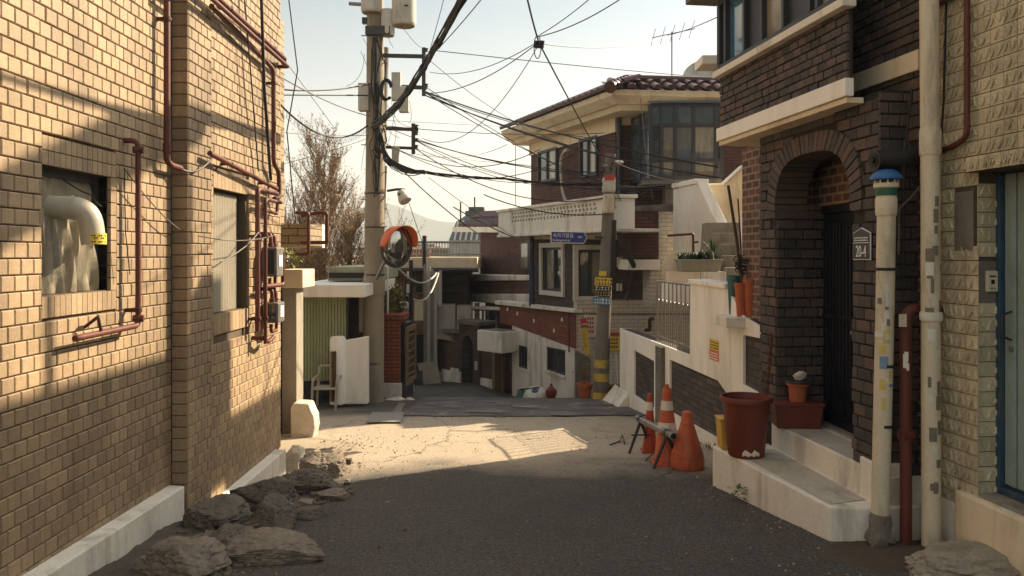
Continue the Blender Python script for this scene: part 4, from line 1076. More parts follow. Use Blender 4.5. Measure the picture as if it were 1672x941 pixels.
# sticker notice
t = thing('notice_sticker', 'small yellow and orange notice stuck on the white street wall', 'sign', WW.at(1166, 586))
q = onf(WW, fww, [(1159, 586), (1174, 557)]); (a1, z0), (a0, z1) = q
b = MB(); b.fbox(fww, a0, a1, (z0 + z1) / 2, z1, .001, .004); b.build('yellow_half', m_yellowsign, t)
b = MB(); b.fbox(fww, a0, a1, z0, (z0 + z1) / 2 - .001, .001, .004); m_or = M('orange_paper', lin(214, 112, 64), .7, .1, 10, .1, 0); b.build('orange_half', m_or, t)
b = MB()
for k in range(3):
    for j in range(4):
        x = a0 + .012 + j * (a1 - a0 - .02) / 4; z = (z0 + z1) / 2 + .015 + k * .028
        b.fbox(fww, x, x + (a1 - a0) / 6, z, z + .012, .0042, .005)
b.build('print', m_ink, t)
b = MB()
for k in range(3):
    z = z0 + .015 + k * .027; b.fbox(fww, a0 + .012, a1 - .012 - .01 * k, z, z + .01, .0042, .005)
b.build('print', m_whiteink, t)
b = MB(); b.fbox(fww, a1 + .01, a1 + .04, z0 + .05, z0 + .11, .001, .004); b.build('torn_paper', m_paper, t)
# tool pots at the near end of the wall
def tallpot(px, py0, py1, Y, rt, label, mat):
    p = P(px, py1, Y); h = zat(py0, Y) - p.z
    t = thing('tall_pot', label, 'pot', p)
    b = MB(); b.lathe([(rt * .68, 0), (rt * .97, h * .9), (rt * 1.06, h * .9), (rt * 1.06, h), (rt * .9, h), (rt * .85, h * .8)], p, 24); b.build('pot', mat, t, sm=True)
    b = MB(); b.lathe([(rt * .9, h * .86), (.01, h * .88)], p, 20, cap=False); b.build('soil', m_soil, t, sm=True)
    return t
m_teal = M('teal_plastic', lin(58, 92, 88), .5, .12, 6, .1, .05)
b = MB(); b.prism([P(1186, 536, 7.36), P(1250, 536, 7.36), P(1250, 519, 7.36), P(1186, 519, 7.36)], (0, .45, 0)); tag(b.build('wall_ledge', m_whiteold, bev=.008), 'thick chipped white ledge under the tall orange tool pots', 'ledge')
tallpot(1199, 450, 518, 7.75, .07, 'teal tall pot half hidden behind the orange tool pots', m_teal)
tallpot(1211, 462, 518, 7.5, .065, 'left orange tall pot full of garden tools on the wall', m_terra)
tallpot(1227, 456, 518, 7.45, .075, 'right orange tall pot full of sticks beside the porch brick', m_terra)
def stick(name, label, a, c, r, mat, cat='stick'):
    b = MB(); b.tube([a, (a + c) / 2 + V(.006, 0, 0), c], [r, r * .95, r * .85], 8); return tag(b.build(name, mat, sm=True), label, cat)
m_darkwood = M('dark_wood', lin(84, 64, 48), .8, .3, 10, .2, .2)
stick('tool_handle', 'long dark tool handle leaning out of the left orange pot', P(1213, 470, 7.5), P(1189, 303, 7.5), .016, m_darkwood)
stick('tool_handle', 'pale wooden tool handle leaning right out of the left orange pot', P(1219, 470, 7.5), P(1228, 347, 7.5), .012, m_wood)
stick('tool_handle', 'short thin dark tool handle behind the tall pots', P(1212, 470, 7.8), P(1205, 325, 7.8), .009, m_darkwood)
stick('stick', 'bent pale stick leaning out of the right orange pot', P(1230, 465, 7.45), P(1243, 415, 7.3), .008, m_wood)
stick('stick', 'dark stick crossing low over the right orange pot', P(1228, 465, 7.45), P(1218, 420, 7.6), .01, m_darkwood)
t = thing('wire_bundle', 'tangle of dark wire hung between the orange tool pots', 'wire', P(1222, 440, 7.45))
b = MB(); rr = random.Random(4)
for k in range(16):
    c = P(1215 + rr.uniform(-8, 14), 430 + rr.uniform(-8, 12), 7.5 + rr.uniform(-.08, .08)); r0_ = rr.uniform(.03, .09); a = rr.uniform(0, 3)
    b.tube([c + V(math.cos(x) * r0_, .04 * math.sin(x + a), math.sin(x) * r0_ * .5) for x in [i * .7 + a for i in range(7)]], .0045, 5)
b.build('coil', m_black, t, sm=True)

# ---------------------------------------------------------------- cones, barrier, pots
def cone_flanged(name, label, px, pyb, pyt, mat, bands, rb, base=True, Y=None, collar=False):
    Y = Y or 1846 / (pyb - 506); c = P(px, pyb, Y); c.z = G(c.x, c.y); h = zat(pyt, Y) - c.z
    t = thing(name, label, 'traffic cone', c)
    b = MB(); z0 = .03
    prof = [(rb, z0), (rb * .98, z0 + .05), (rb * .9, z0 + .07), (rb * .34, h * .9), (rb * .38, h * .905), (rb * .36, h * .95), (rb * .3, h), (.01, h)]
    b.lathe(prof, c, 28); b.build('body', mat, t, sm=True)
    b = MB(); s = rb * 1.15; b.box(c.x - s, c.x + s, c.y - s, c.y + s, c.z, c.z + z0); b.build('base', mat, t, bev=.012)
    for f0, f1 in bands:
        r_ = lambda f: rb * .9 + (rb * .34 - rb * .9) * (f * h - z0 - .07) / (h * .9 - z0 - .07)
        b = MB(); b.lathe([(r_(f0) + .002, h * f0), (r_(f1) + .002, h * f1)], c, 28, cap=False); b.build('reflective_band', m_reflect, t, sm=True)
    if collar:
        b = MB(); b.lathe([(.018, h), (.02, h + .02), (.016, h + .035), (.004, h + .04)], c, 12); b.build('tip', mat, t, sm=True)
    return t
cone_flanged('traffic_cone', 'slim red orange traffic cone with one white band by the white wall', 1061, 735, 643, m_orangered, [(.72, .86)], .072, Y=7.95)
cone_flanged('traffic_cone', 'tallest orange traffic cone with two white bands behind the squat cone', 1089, 757, 634, m_orange, [(.42, .56), (.72, .84)], .125, Y=7.33, collar=True)
c = P(1122, 763, 7.15); c.z = G(c.x, c.y)
t = thing('traffic_cone', 'squat plain orange cone with a wide rounded foot, in front of the others', 'traffic cone', c)
b = MB(); b.lathe([(.135, 0), (.15, .015), (.152, .05), (.15, .085), (.145, .1), (.147, .112), (.143, .135), (.125, .19), (.092, .29), (.066, .375), (.061, .385), (.061, .405), (.055, .412), (.045, .5), (.03, .51), (.004, .512)], c, 32); b.build('body', m_orange, t, sm=True)
t = thing('pipe_barrier', 'low steel pipe barrier on dark folding legs in front of the cones', 'barrier', V(1.35, 7.5, -.26))
pa, pb_ = P(1041, 683, 8.0), P(1100, 713, 6.98)
b = MB(); b.tube([pa, pb_], .032, 16); b.build('rail', m_steel, t, sm=True)
b = MB(); d = (pb_ - pa).normalized(); b.lathe([(.0, 0), (.026, 0), (.026, .001)], pb_ + d * .0005, 14, d); b.build('end_hole', m_ink, t)
for f, sp in ((.1, .12), (.84, .13)):
    m_ = pa.lerp(pb_, f)
    for s in (-1, 1):
        b = MB(); e = m_ + V(s * sp, s * sp * .3, 0); e.z = G(e.x, e.y); b.tube([m_ + V(0, 0, -.01), e], [.016, .014], 8); b.build('leg', m_dsteel, t, sm=True)
    b = MB(); e = m_ + V(-.0, .03, 0); b.lathe([(.036, -.025), (.036, .025)], m_, 16, d); b.build('clamp', m_dsteel, t, sm=True)
b = MB(); m_ = pa.lerp(pb_, .1); b.tube([m_ + V(-.1, -.05, -.14), m_ + V(.1, .0, -.15)], .008, 6); b.build('brace', m_dsteel, t, sm=True)
def scrap(label, pts, r):
    b = MB(); b.tube(pts, r, 6); tag(b.build('scrap_rod', m_dsteel, sm=True), label, 'rod')
gp = lambda px, py, dz=.01: (lambda Y: V(xat(px, Y), Y, G(xat(px, Y), Y) + dz))(1846 / (py - 506))
scrap('bent dark rod lying on the asphalt left of the barrier', [gp(996, 728), gp(1012, 724, .02), gp(1016, 718, .05), gp(1020, 726)], .008)
scrap('thin dark rod lying on the asphalt before the near barrier legs', [gp(1054, 754), gp(1068, 744, .03), gp(1074, 740, .06)], .007)
# big brown pot on the step
c = V(1.80, 6.12, T1 + .003)
t = thing('plant_pot', 'large brown plastic tub with a wide rim on the lower step', 'pot', c)
b = MB(); b.lathe([(.128, 0), (.135, .01), (.178, .40), (.182, .415), (.198, .42), (.2, .44), (.196, .455), (.182, .455), (.175, .40)], c, 40); b.build('tub', m_brownpot, t, sm=True)
b = MB(); b.lathe([(.178, .39), (.01, .41)], c, 24, cap=False, jig=.02); b.build('soil', m_soil, t, sm=True)
b = MB(); vs = []; fs = []
for i in range(7):
    a = R(-118 + i * 9)
    for z, rr_ in ((.02 + .012 * (i % 2), .1395), (.06 + .014 * ((i * 5) % 3 - 1), .1438)): vs.append(c + V(rr_ * math.cos(a), rr_ * math.sin(a), z))
for i in range(6): fs.append((2 * i, 2 * i + 2, 2 * i + 3, 2 * i + 1))
b.add(vs, fs); b.build('paper_scrap', m_paper, t, recalc=False)
t = thing('chain_stake', 'reddish stake wound with chain standing in the large brown tub', 'stake', c + V(.1, 0, .4))
p0, p1_ = P(1252, 645, 6.1), P(1260, 545, 6.1)
b = MB(); b.tube([p0, p1_], .008, 8); b.build('rod', m_rust, t, sm=True)
for k in range(17):
    m_ = p0.lerp(p1_, (k + .5) / 17)
    b = MB(); ang = 0 if k % 2 else math.pi / 2
    b.tube([m_ + V(math.cos(ang) * .012 * math.cos(x) , math.sin(ang) * .012 * math.cos(x), .021 * math.sin(x)) for x in [i * math.pi / 4 for i in range(9)]], .0035, 5); b.build('chain_link', m_rust, t, sm=True)
# yellow box
c = V(1.715, 6.36, T1 + .003)
t = thing('yellow_box', 'scuffed yellow plastic box between the brown tub and the wall', 'box', c)
b = MB(); b.hexa([c + V(-.055, -.07, 0), c + V(.08, -.07, 0), c + V(.08, .08, 0), c + V(-.055, .08, 0), c + V(-.07, -.08, .24), c + V(.09, -.08, .24), c + V(.09, .09, .24), c + V(-.07, .09, .24)]); b.build('body', m_yellow, t, bev=.01)
b = MB(); b.box(c.x - .074, c.x + .094, c.y - .084, c.y + .094, c.z + .225, c.z + .245); b.build('lid', m_yellow, t, bev=.006)
# brown planter box and a pot on it
c = V(2.22, 6.24, .346)
t = thing('planter', 'brown rectangular planter box on the upper step by the door', 'planter', c)
fpb = Fr(c, V(1, -.10, 0), (0, 0, 1), V(-.10, -1, 0))
b = MB(); b.hexa([fpb.pt(a, 0, cc) for a, cc in ((-.15, -.08), (.17, -.08), (.17, .08), (-.15, .08))] + [fpb.pt(a, .18, cc) for a, cc in ((-.17, -.1), (.19, -.1), (.19, .1), (-.17, .1))])
b.fbox(fpb, -.18, .2, .18, .2, -.11, .11); b.build('box', m_brownpot, t, bev=.006)
c2 = fpb.pt(.02, .202, 0)
t = thing('plant_pot', 'small reddish pot with a stone in it standing on the planter box', 'pot', c2)
b = MB(); b.lathe([(.062, 0), (.072, .12), (.09, .125), (.092, .145), (.08, .145)], c2, 28); b.build('pot', m_terra, t, sm=True)
b = MB(); b.lathe([(.1, .147), (.104, .152), (.095, .16), (.01, .162)], c2, 24); b.build('saucer', m_dsteel, t, sm=True)
rock('stone_ornament', 'pale jagged stone on top of the small reddish pot', c2 + V(.01, 0, .2), (.13, .07, .085), m_rock_pale, 6, cat='stone', sub=3)
# weed at the step foot
c = V(1.70, 5.92, G(1.7, 5.92))
t = thing('weed', 'small green weed growing at the foot of the lower step', 'weed', c + V(-.03, -.03, 0))
b = MB(); rr = random.Random(2)
for k in range(36):
    a = rr.uniform(0, 6.28); h = rr.uniform(.02, .11); r_ = rr.uniform(.01, .06); p = c + V(-.03 + r_ * math.cos(a), -.03 + r_ * math.sin(a), h); d = V(math.cos(a), math.sin(a), rr.uniform(-.2, .6)).normalized(); s = V(-d.y, d.x, 0).normalized() * .012
    b.tone = rr.random(); b.add([p, p + d * .02 + s, p + d * .045, p + d * .02 - s], [(0, 1, 2, 3)])
b.build('leaves', m_leaf, t, recalc=False)
# ---------------------------------------------------------------- two storey brick house across the street
K = -.42
def LF(const): return Plane(const + 14.6 * K, 14.6, K)
LF0, LF1, LFP, LF2, LFE = LF(7.32), LF(7.42), LF(7.0), LF(8.2), LF(7.5)
FF = Plane(1.19, 14.6, 1, .12)
h2 = thing('brick_house', 'two storey brown brick house with red tile eaves, beyond the white wall', 'house', (3.2, 16.5, -1.2))
def frameof(pl, px0):          # a grows to the right in the picture, n towards the camera
    y = pl.Y(px0); o = pl.pt(y); d = pl.d if (pl.d.x > 0) else -pl.d
    n = V(d.y, -d.x, 0); n = n if n.y < 0 else -n
    return Fr(o, d, (0, 0, 1), n)
def onp(pl, fr, pts):
    out = []
    for px, py in pts:
        p = pl.at(px, py); out.append(((p - fr.o).dot(fr.u), p.z))
    return out
f0 = frameof(LF0, 836)
def slab(b, pl, fr, pts, c0, c1, holes=()):
    holed(b, fr, onp(pl, fr, pts), [onp(pl, fr, h) for h in holes], c0, c1)
E0 = LF0.Y(836)
# lower wall: white plaster with two barred windows, red brick band
w1, w2 = [(846, 563), (861, 567), (861, 607), (846, 599)], [(892, 566), (923, 572), (923, 614), (892, 606)]
b = MB(); slab(b, LF0, f0, [(836, 720), (942, 720), (942, 572), (836, 532)], -.3, 0, [w1, w2]); b.build('wall', m_whiteold, h2)
b = MB(); slab(b, LF0, f0, [(815, 527), (836, 532.5), (942, 571), (942, 511), (815, 497)], -.3, -.012); b.build('brick_band', m_red_uv, h2)
b = MB(); slab(b, LF0, f0, [(813, 497), (943, 511), (943, 505), (813, 491)], -.3, .08); b.build('ledge', m_whiteold, h2, bev=.01)
for wn_, nb_ in ((w1, 4), (w2, 6)):
    q = onp(LF0, f0, wn_); a0, a1 = q[0][0], q[1][0]; z0, z1 = max(q[2][1], q[3][1]), min(q[0][1], q[1][1])
    b = MB()
    for r in ((a0, a1, z1 - .03, z1), (a0, a1, z0, z0 + .03), (a0, a0 + .03, z0 + .031, z1 - .031), (a1 - .03, a1, z0 + .031, z1 - .031)): b.fbox(f0, *r, -.1, -.02)
    for k in range(1, nb_): b.fbox(f0, a0 + (a1 - a0) * k / nb_ - .006, a0 + (a1 - a0) * k / nb_ + .006, z0 + .031, z1 - .031, -.05, -.035)
    wo = b.build('window', m_frame, h2)
    b = MB(); b.fbox(f0, a0 + .031, a1 - .031, z0 + .032, z1 - .032, -.09, -.08); b.build('pane', m_glass, wo)
    b = MB(); b.fbox(f0, a0 - .02, a1 + .02, z0 - .04, z0 - .001, -.1, .03); b.build('sill', m_whiteold, wo)
# lower front: white painted brick, stone floor above
ff = frameof(FF, 942)
b = MB(); slab(b, FF, ff, [(942, 720), (1150, 720), (1150, 490), (942, 490)], -.3, 0); b.build('front_wall', m_whitebrick_uv, h2)
b = MB(); slab(b, FF, ff, [(940, 514), (1150, 514), (1150, 511.5), (940, 511.5)], .001, .012); b.build('joint_line', m_dconcrete, h2)
b = MB(); slab(b, FF, ff, [(938, 720), (962, 720), (962, 585), (938, 570)], .001, .13); b.build('buttress', m_dconcrete, h2, bev=.01)
# middle floor, left face and front face
f1 = frameof(LF1, 872)
wA = [(886, 404), (919, 404), (919, 478), (886, 474)]
b = MB(); slab(b, LF1, f1, [(868, 512), (939.5, 512), (939.5, 370), (868, 370)], -.25, 0, [wA]); b.build('middle_wall', m_dbrick_uv, h2)
wB = [(944, 408), (985, 408), (985, 484), (944, 484)]
FF1 = Plane(1.19, 14.68, 1, .12); ff1 = frameof(FF1, 939)
b = MB(); slab(b, FF1, ff1, [(939, 491), (1062, 491), (1062, 370), (939, 370)], -.25, 0, [wB]); b.build('middle_front', m_dbrick_uv, h2)
b = MB(); slab(b, LF1, f1, [(868, 391), (939, 391), (939, 370), (868, 370)], .001, .04); slab(b, FF1, ff1, [(940.5, 391), (1010, 391), (1010, 370), (940.5, 370)], .001, .04); b.build('cream_band', m_cream, h2)
def winframe(pl, fr, q, name='window', panes=(m_curtain, m_glass), fw_=.05, border=.09):
    q = onp(pl, fr, q); a0, a1 = q[0][0], q[1][0]; z0, z1 = max(q[2][1], q[3][1]), min(q[0][1], q[1][1])
    b = MB()
    for r in ((a0 - border, a1 + border, z1, z1 + border), (a0 - border, a1 + border, z0 - border, z0), (a0 - border, a0, z0 + .001, z1 - .001), (a1, a1 + border, z0 + .001, z1 - .001)): b.fbox(fr, *r, -.06, .045)
    wo = b.build(name, m_frame_lt if border > .05 else m_frame, h2, bev=.004)
    b = MB(); am = (a0 + a1) / 2
    for r in ((a0, a1, z1 - fw_, z1), (a0, a1, z0, z0 + fw_), (a0, a0 + fw_, z0 + fw_, z1 - fw_), (a1 - fw_, a1, z0 + fw_, z1 - fw_), (am - fw_ / 2, am + fw_ / 2, z0 + fw_, z1 - fw_)): b.fbox(fr, *r, -.1, -.03)
    b.build('frame', m_frame, wo)
    for (p, q_), mt in zip(((a0, am), (am, a1)), panes):
        b = MB(); b.fbox(fr, p + .02, q_ - .02, z0 + .02, z1 - .02, -.08, -.07); b.build('pane', mt, wo)
    return wo
winframe(LF1, f1, wA); winframe(FF1, ff1, wB, panes=(m_glass, m_curtain))
# balcony parapet with pierced blocks
fP = frameof(LFP, 815)
holes = []
pl_ = onp(LFP, fP, [(836, 345), (975, 345)]); hz0, hz1 = 2.36, 2.57
nH = 26
for r in range(3):
    for k in range(nH):
        da = (pl_[1][0] - pl_[0][0]) / nH; a = pl_[0][0] + da * k + (da * .25 if r % 2 else 0); z = hz0 + r * .075
        holes.append([(a, z), (a + da * .58, z), (a + da * .58, z + .05), (a, z + .05)])
q = onp(LFP, fP, [(814, 345), (1001, 318)])
b = MB(); holed(b, fP, [(q[0][0], 2.12), (q[1][0], 2.12), (q[1][0], 2.60), (q[0][0], 2.60)], holes, -.12, 0); b.build('balcony', m_whiteold, h2)
b = MB(); b.fbox(fP, q[0][0] - .04, q[1][0] + .04, 2.601, 2.66, -.16, .04); b.fbox(fP, q[0][0] - .03, q[1][0] + .03, 2.06, 2.119, -.9, .03); b.build('coping', m_whiteold, h2, bev=.01)
e1 = fP.pt(q[1][0], 0, 0); fPr = Fr(e1, V(1, .12, 0), (0, 0, 1), V(.12, -1, 0))
b = MB(); b.fbox(fPr, .0, .36, 2.1, 2.6, -.3, .0); b.fbox(fPr, -.05, .4, 2.601, 2.66, -.34, .04); b.build('balcony', m_white, h2, bev=.008)
b = MB(); e0 = fP.pt(q[0][0], 0, 0); b.hexa([e0 + V(.02, .0, 2.1), e0 + V(.7, .3, 2.1), e0 + V(.8, .2, 2.1), e0 + V(.12, -.1, 2.1), e0 + V(.02, .0, 2.6), e0 + V(.7, .3, 2.6), e0 + V(.8, .2, 2.6), e0 + V(.12, -.1, 2.6)]); b.build('balcony', m_whiteold, h2)
# upper floor
f2 = frameof(LF2, 867)
wC, wD = [(881, 246), (912, 240), (912, 294), (881, 300)], [(949, 226), (978, 221), (978, 286), (949, 292)]
qa = onp(LF2, f2, [(867, 300), (1005, 300)])
wins = []
b = MB(); holed(b, f2, [(qa[0][0], 2.0), (qa[1][0], 2.0), (qa[1][0], 4.3), (qa[0][0], 4.3)], [], -.2, 0); b.build('upper_wall', m_brown_uv, h2)
b = MB(); b.fbox(f2, qa[0][0] - .02, qa[1][0] + .05, 3.98, 4.3, .001, .04); b.build('cream_band', m_cream, h2)
for wq in (wC, wD):
    q2 = onp(LF2, f2, wq); a0, a1 = q2[0][0], q2[1][0]; z0, z1 = max(q2[2][1], q2[3][1]), min(q2[0][1], q2[1][1])
    b = MB(); am = (a0 + a1) / 2; w_ = .05
    for r in ((a0, a1, z1 - w_, z1), (a0, a1, z0, z0 + w_), (a0, a0 + w_, z0 + w_, z1 - w_), (a1 - w_, a1, z0 + w_, z1 - w_), (am - w_ / 2, am + w_ / 2, z0 + w_, z1 - w_)): b.fbox(f2, *r, .001, .06)
    wo = b.build('window', m_frame, h2)
    for p, q_, mt in ((a0, am, m_glass), (am, a1, m_curtain)):
        b = MB(); b.fbox(f2, p + .03, q_ - .03, z0 + .03, z1 - .03, .001, .02); b.build('pane', mt, wo)
FF2 = Plane(LF2.pt(LF2.Y(1005)).x, LF2.Y(1005), 1, .1); ff2 = frameof(FF2, 1005.5)
b = MB(); slab(b, FF2, ff2, [(1005.5, 400), (1230, 400), (1230, 180), (1005.5, 180)], -.2, 0); b.build('upper_front', m_brown_uv, h2)
b = MB(); slab(b, FF2, ff2, [(1006, 205), (1050, 205), (1050, 183), (1006, 183)], .001, .04); b.build('cream_band', m_cream, h2)
b = MB(); b.tube([FF2.at(1010, 180) + V(0, -.08, 0), FF2.at(1010, 205) + V(0, -.08, 0), FF2.at(1012, 330) + V(0, -.08, 0)], .05, 8); b.build('downpipe', m_dsteel, h2, sm=True)
# eaves: cream cornice and tile skirt
cE = LFE.pt(LFE.Y(999)); lE = LFE.pt(LFE.Y(818)); dE = (lE - cE).normalized(); rE = V(1, .1, 0).normalized(); LE = (lE - cE).length; RE = 2.2
nL, nR = V(dE.y, -dE.x, 0), V(rE.y, -rE.x, 0)
nL = nL if nL.x < 0 else -nL; nR = nR if nR.y < 0 else -nR
inn = V(.62, .9, 0)           # inward from the corner
def cornice(b, z0, z1, o0, o1):
    # section runs from (outset o0, z0) up to (o1, z1); mitred at the corner
    def ring_(off, z):
        k = (nL + nR) / (1 + nL.dot(nR))
        return [cE + dE * LE + nL * off + V(0, 0, z), cE + k * off + V(0, 0, z), cE + rE * RE + nR * off + V(0, 0, z)]
    A_, B_ = ring_(o0, z0), ring_(o1, z1); I_, J_ = ring_(-.95, z0), ring_(-.95, z1)
    for i in (0, 1):
        b.hexa([A_[i], A_[i + 1], I_[i + 1], I_[i], B_[i], B_[i + 1], J_[i + 1], J_[i]])
b = MB(); cornice(b, 4.24, 4.33, -.30, -.24); b.build('cornice', m_cream, h2)
b = MB(); cornice(b, 4.332, 4.45, -.18, -.03); b.build('cornice', m_cream, h2)
b = MB(); cornice(b, 4.452, 4.54, -.03, -.0); b.build('cornice', m_cream, h2)
b = MB(); b.prism([cE + dE * (LE - .05) + V(0, 0, 4.3) - nL * .3, cE + V(0, 0, 4.3) + inn * .4, cE + rE * RE + V(0, 0, 4.3) - nR * .3, cE + rE * RE + V(0, 3.5, 4.3), cE + dE * LE + V(3, 1.5, 4.3)], (0, 0, .3)); b.build('roof_slab', m_concrete, h2)
def tile_run(b, o, d, n, L, ins, zlow, zhigh, pitch, mit0=0, mit1=0):
    N = int(L / pitch)
    for k in range(N):
        for c_ in range(2):
            t0, t1 = (0, .56) if c_ == 0 else (.5, 1.02)
            s0 = (k + .5) * pitch
            b.tone = rnd.random()
            for i, (r_, up) in enumerate(((pitch * .36, 0), )):
                lo = o + d * s0 + n * (.06 - (ins + .06) * t0) + V(0, 0, zlow + (zhigh - zlow) * t0 + (.025 if c_ else 0.015))
                hi = o + d * s0 + n * (.06 - (ins + .06) * t1) + V(0, 0, zlow + (zhigh - zlow) * t1)
                ax = (hi - lo).normalized(); up_ = d.cross(ax).normalized(); up_ = up_ if up_.z > 0 else -up_
                vs = []; S = 7
                for e, rr_ in ((lo, r_), (hi, r_ * .86)):
                    for q_ in range(S):
                        a = math.pi * q_ / (S - 1); vs.append(e + d * (math.cos(a) * rr_) + up_ * (math.sin(a) * rr_))
                fs = [(q_, q_ + 1, S + q_ + 1, S + q_) for q_ in range(S - 1)] + [tuple(range(S))]
                b.add(vs, fs)
            # flat pan tile beside it
            lo = o + d * (k * pitch) + n * (.04 - (ins + .04) * t0) + V(0, 0, zlow + (zhigh - zlow) * t0 - .01); hi = o + d * (k * pitch) + n * (.04 - (ins + .04) * t1) + V(0, 0, zlow + (zhigh - zlow) * t1 - .01)
            b.add([lo - d * pitch * .28, lo + d * pitch * .28, hi + d * pitch * .28, hi - d * pitch * .28], [(0, 1, 2, 3)])
    b.tone = .5
b = MB(); tile_run(b, cE + V(0, 0, 0), dE, nL, LE + .1, .62, 4.545, 4.82, .23); tile_run(b, cE, rE, nR, RE, .62, 4.545, 4.82, .23); b.build('roof_tiles', m_tile_roof, h2, sm=True, recalc=False)
b = MB(); b.prism([cE + dE * LE + V(0, 0, 4.541), cE + V(0, 0, 4.541), cE + (nL + nR) * -.5 + V(0, 0, 4.78), cE + dE * LE - nL * .6 + V(0, 0, 4.78)], V(0, 0, .008)); b.prism([cE + V(0, 0, 4.5415), cE + rE * RE + V(0, 0, 4.5415), cE + rE * RE - nR * .6 + V(0, 0, 4.78), cE + (nL + nR) * -.5 + V(0, 0, 4.78)], V(0, 0, .008)); b.build('roof_deck', m_rust_dark, h2)
b = MB(); kc = (nL + nR) / (1 + nL.dot(nR))
for s in range(6):
    p_ = cE + kc * (.06 - .68 * s / 6) + V(0, 0, 4.57 + .29 * s / 6); q_ = cE + kc * (.06 - .68 * (s + 1.15) / 6) + V(0, 0, 4.57 + .29 * (s + 1.15) / 6)
    b.tube([p_, q_], [.11, .09], 10)
b.tube([cE + kc * -.6 + dE * LE + V(0, 0, 4.86), cE + kc * -.6 + V(0, 0, 4.87), ], .08, 8); b.tube([cE + kc * -.62 + V(0, 0, 4.87), cE + kc * -.62 + rE * RE + V(0, 0, 4.86)], .08, 8)
b.build('ridge_tiles', m_tile_roof, h2, sm=True)
# glazed sunroom at the right
sr = thing('sunroom', 'dark framed glass sunroom under the tile eave of the two storey house', 'sunroom', P(1110, 330, 14.2))
YS = 14.0; xL, xR = xat(1062, YS), xat(1178, YS)
zS0, zS1, zS2 = zat(290, YS), zat(172, YS), zat(160, YS) + .1
b = MB()
vx = [xL, xat(1080, YS), xat(1102, YS), xat(1132, YS), xat(1168, YS), xR]
for x in vx: b.box(x - .03, x + .03, YS - .03, YS + .03, zS0, zS1)
for z in (zS0, zat(205, YS), zat(262, YS), zS1): b.box(xL, xR, YS - .025, YS + .025, z - .03, z + .03)
for dy in (.45, .9):
    b.box(xL - .2 * dy - .03, xL - .2 * dy + .03, YS + dy - .03, YS + dy + .03, zS0, zS1)
for z in (zS0, zat(205, YS), zat(262, YS), zS1):
    b.hexa([V(xL, YS + .03, z - .028), V(xL + .05, YS + .03, z - .028), V(xL - .14, YS + .95, z - .028), V(xL - .22, YS + .95, z - .028), V(xL, YS + .03, z + .028), V(xL + .05, YS + .03, z + .028), V(xL - .14, YS + .95, z + .028), V(xL - .22, YS + .95, z + .028)])
b.build('frame', m_frame, sr)
def panem(name, top, low, f):
    # one pane: what stands behind the glass changes at a height of its own
    m, nt, bb = newmat(name); tc = nt.nodes.new('ShaderNodeTexCoord'); sp2 = nt.nodes.new('ShaderNodeSeparateXYZ'); nt.links.new(tc.outputs['Generated'], sp2.inputs[0])
    ad = nt.nodes.new('ShaderNodeMath'); ad.operation = 'MULTIPLY_ADD'; ad.inputs[1].default_value = .35; nt.links.new(nz(nt, tc.outputs['Object'], 2.5, 3), ad.inputs[0]); nt.links.new(sp2.outputs[2], ad.inputs[2])
    c = mixc(nt, ramp(nt, ad.outputs[0], f + .12, f + .2), low, top)
    c = mixc(nt, .35, c, mixc(nt, ramp(nt, nz(nt, tc.outputs['Object'], 14, 3, .6, (1, 1, .15)), .35, .65), mul(low, .5), mul(top, 1.1)))
    nt.links.new(c, bb.inputs['Base Color']); bb.inputs['Roughness'].default_value = .07; bb.inputs['Specular IOR Level'].default_value = .8
    return m
SR = [panem('glass_grey', lin(70, 78, 78), lin(50, 56, 58), .4), panem('glass_over_curtain', lin(128, 124, 108), lin(96, 84, 70), .3), panem('glass_over_boxes', lin(104, 106, 98), lin(62, 80, 98), .3), panem('glass_over_blind', lin(140, 134, 116), lin(72, 82, 90), .25)]
m_skyglass = glassm('glass_bluegrey', lin(78, 92, 96), .06)
for i in range(5):
    for z0, z1 in ((zS0 + .03, zat(262, YS) - .03), (zat(262, YS) + .03, zat(205, YS) - .03), (zat(205, YS) + .03, zS1 - .03)):
        b = MB(); b.box(vx[i] + .031, vx[i + 1] - .031, YS - .006, YS + .006, z0, z1); b.build('pane', m_skyglass if z1 > zat(205, YS) else SR[(i + (2 if z0 < zat(262, YS) else 0)) % 4] if z0 < zat(262, YS) else SR[i % 4], sr)
b = MB(); b.hexa([V(xL + .01, YS + .04, zS0), V(xL + .03, YS + .04, zS0), V(xL - .17, YS + .93, zS0), V(xL - .19, YS + .93, zS0), V(xL + .01, YS + .04, zS1), V(xL + .03, YS + .04, zS1), V(xL - .17, YS + .93, zS1), V(xL - .19, YS + .93, zS1)]); b.build('pane', m_skyglass, sr)
b = MB(); b.hexa([V(xL - .05, YS - .08, zS1 + .032), V(xR, YS - .08, zS1 + .032), V(xR, YS + 1, zS2 + .14), V(xL - .25, YS + 1, zS2 + .14), V(xL - .05, YS - .08, zS1 + .05), V(xR, YS - .08, zS1 + .05), V(xR, YS + 1, zS2 + .16), V(xL - .25, YS + 1, zS2 + .16)]); b.build('glass_roof', m_glassblue, sr)
b = MB(); b.box(xL - .1, xR, YS - .04, YS + .95, zS0 - .12, zS0 - .031); b.box(xL + .3, xR, YS + .2, YS + .5, 1.2, zS0 - .121); b.build('base', m_dconcrete, sr)
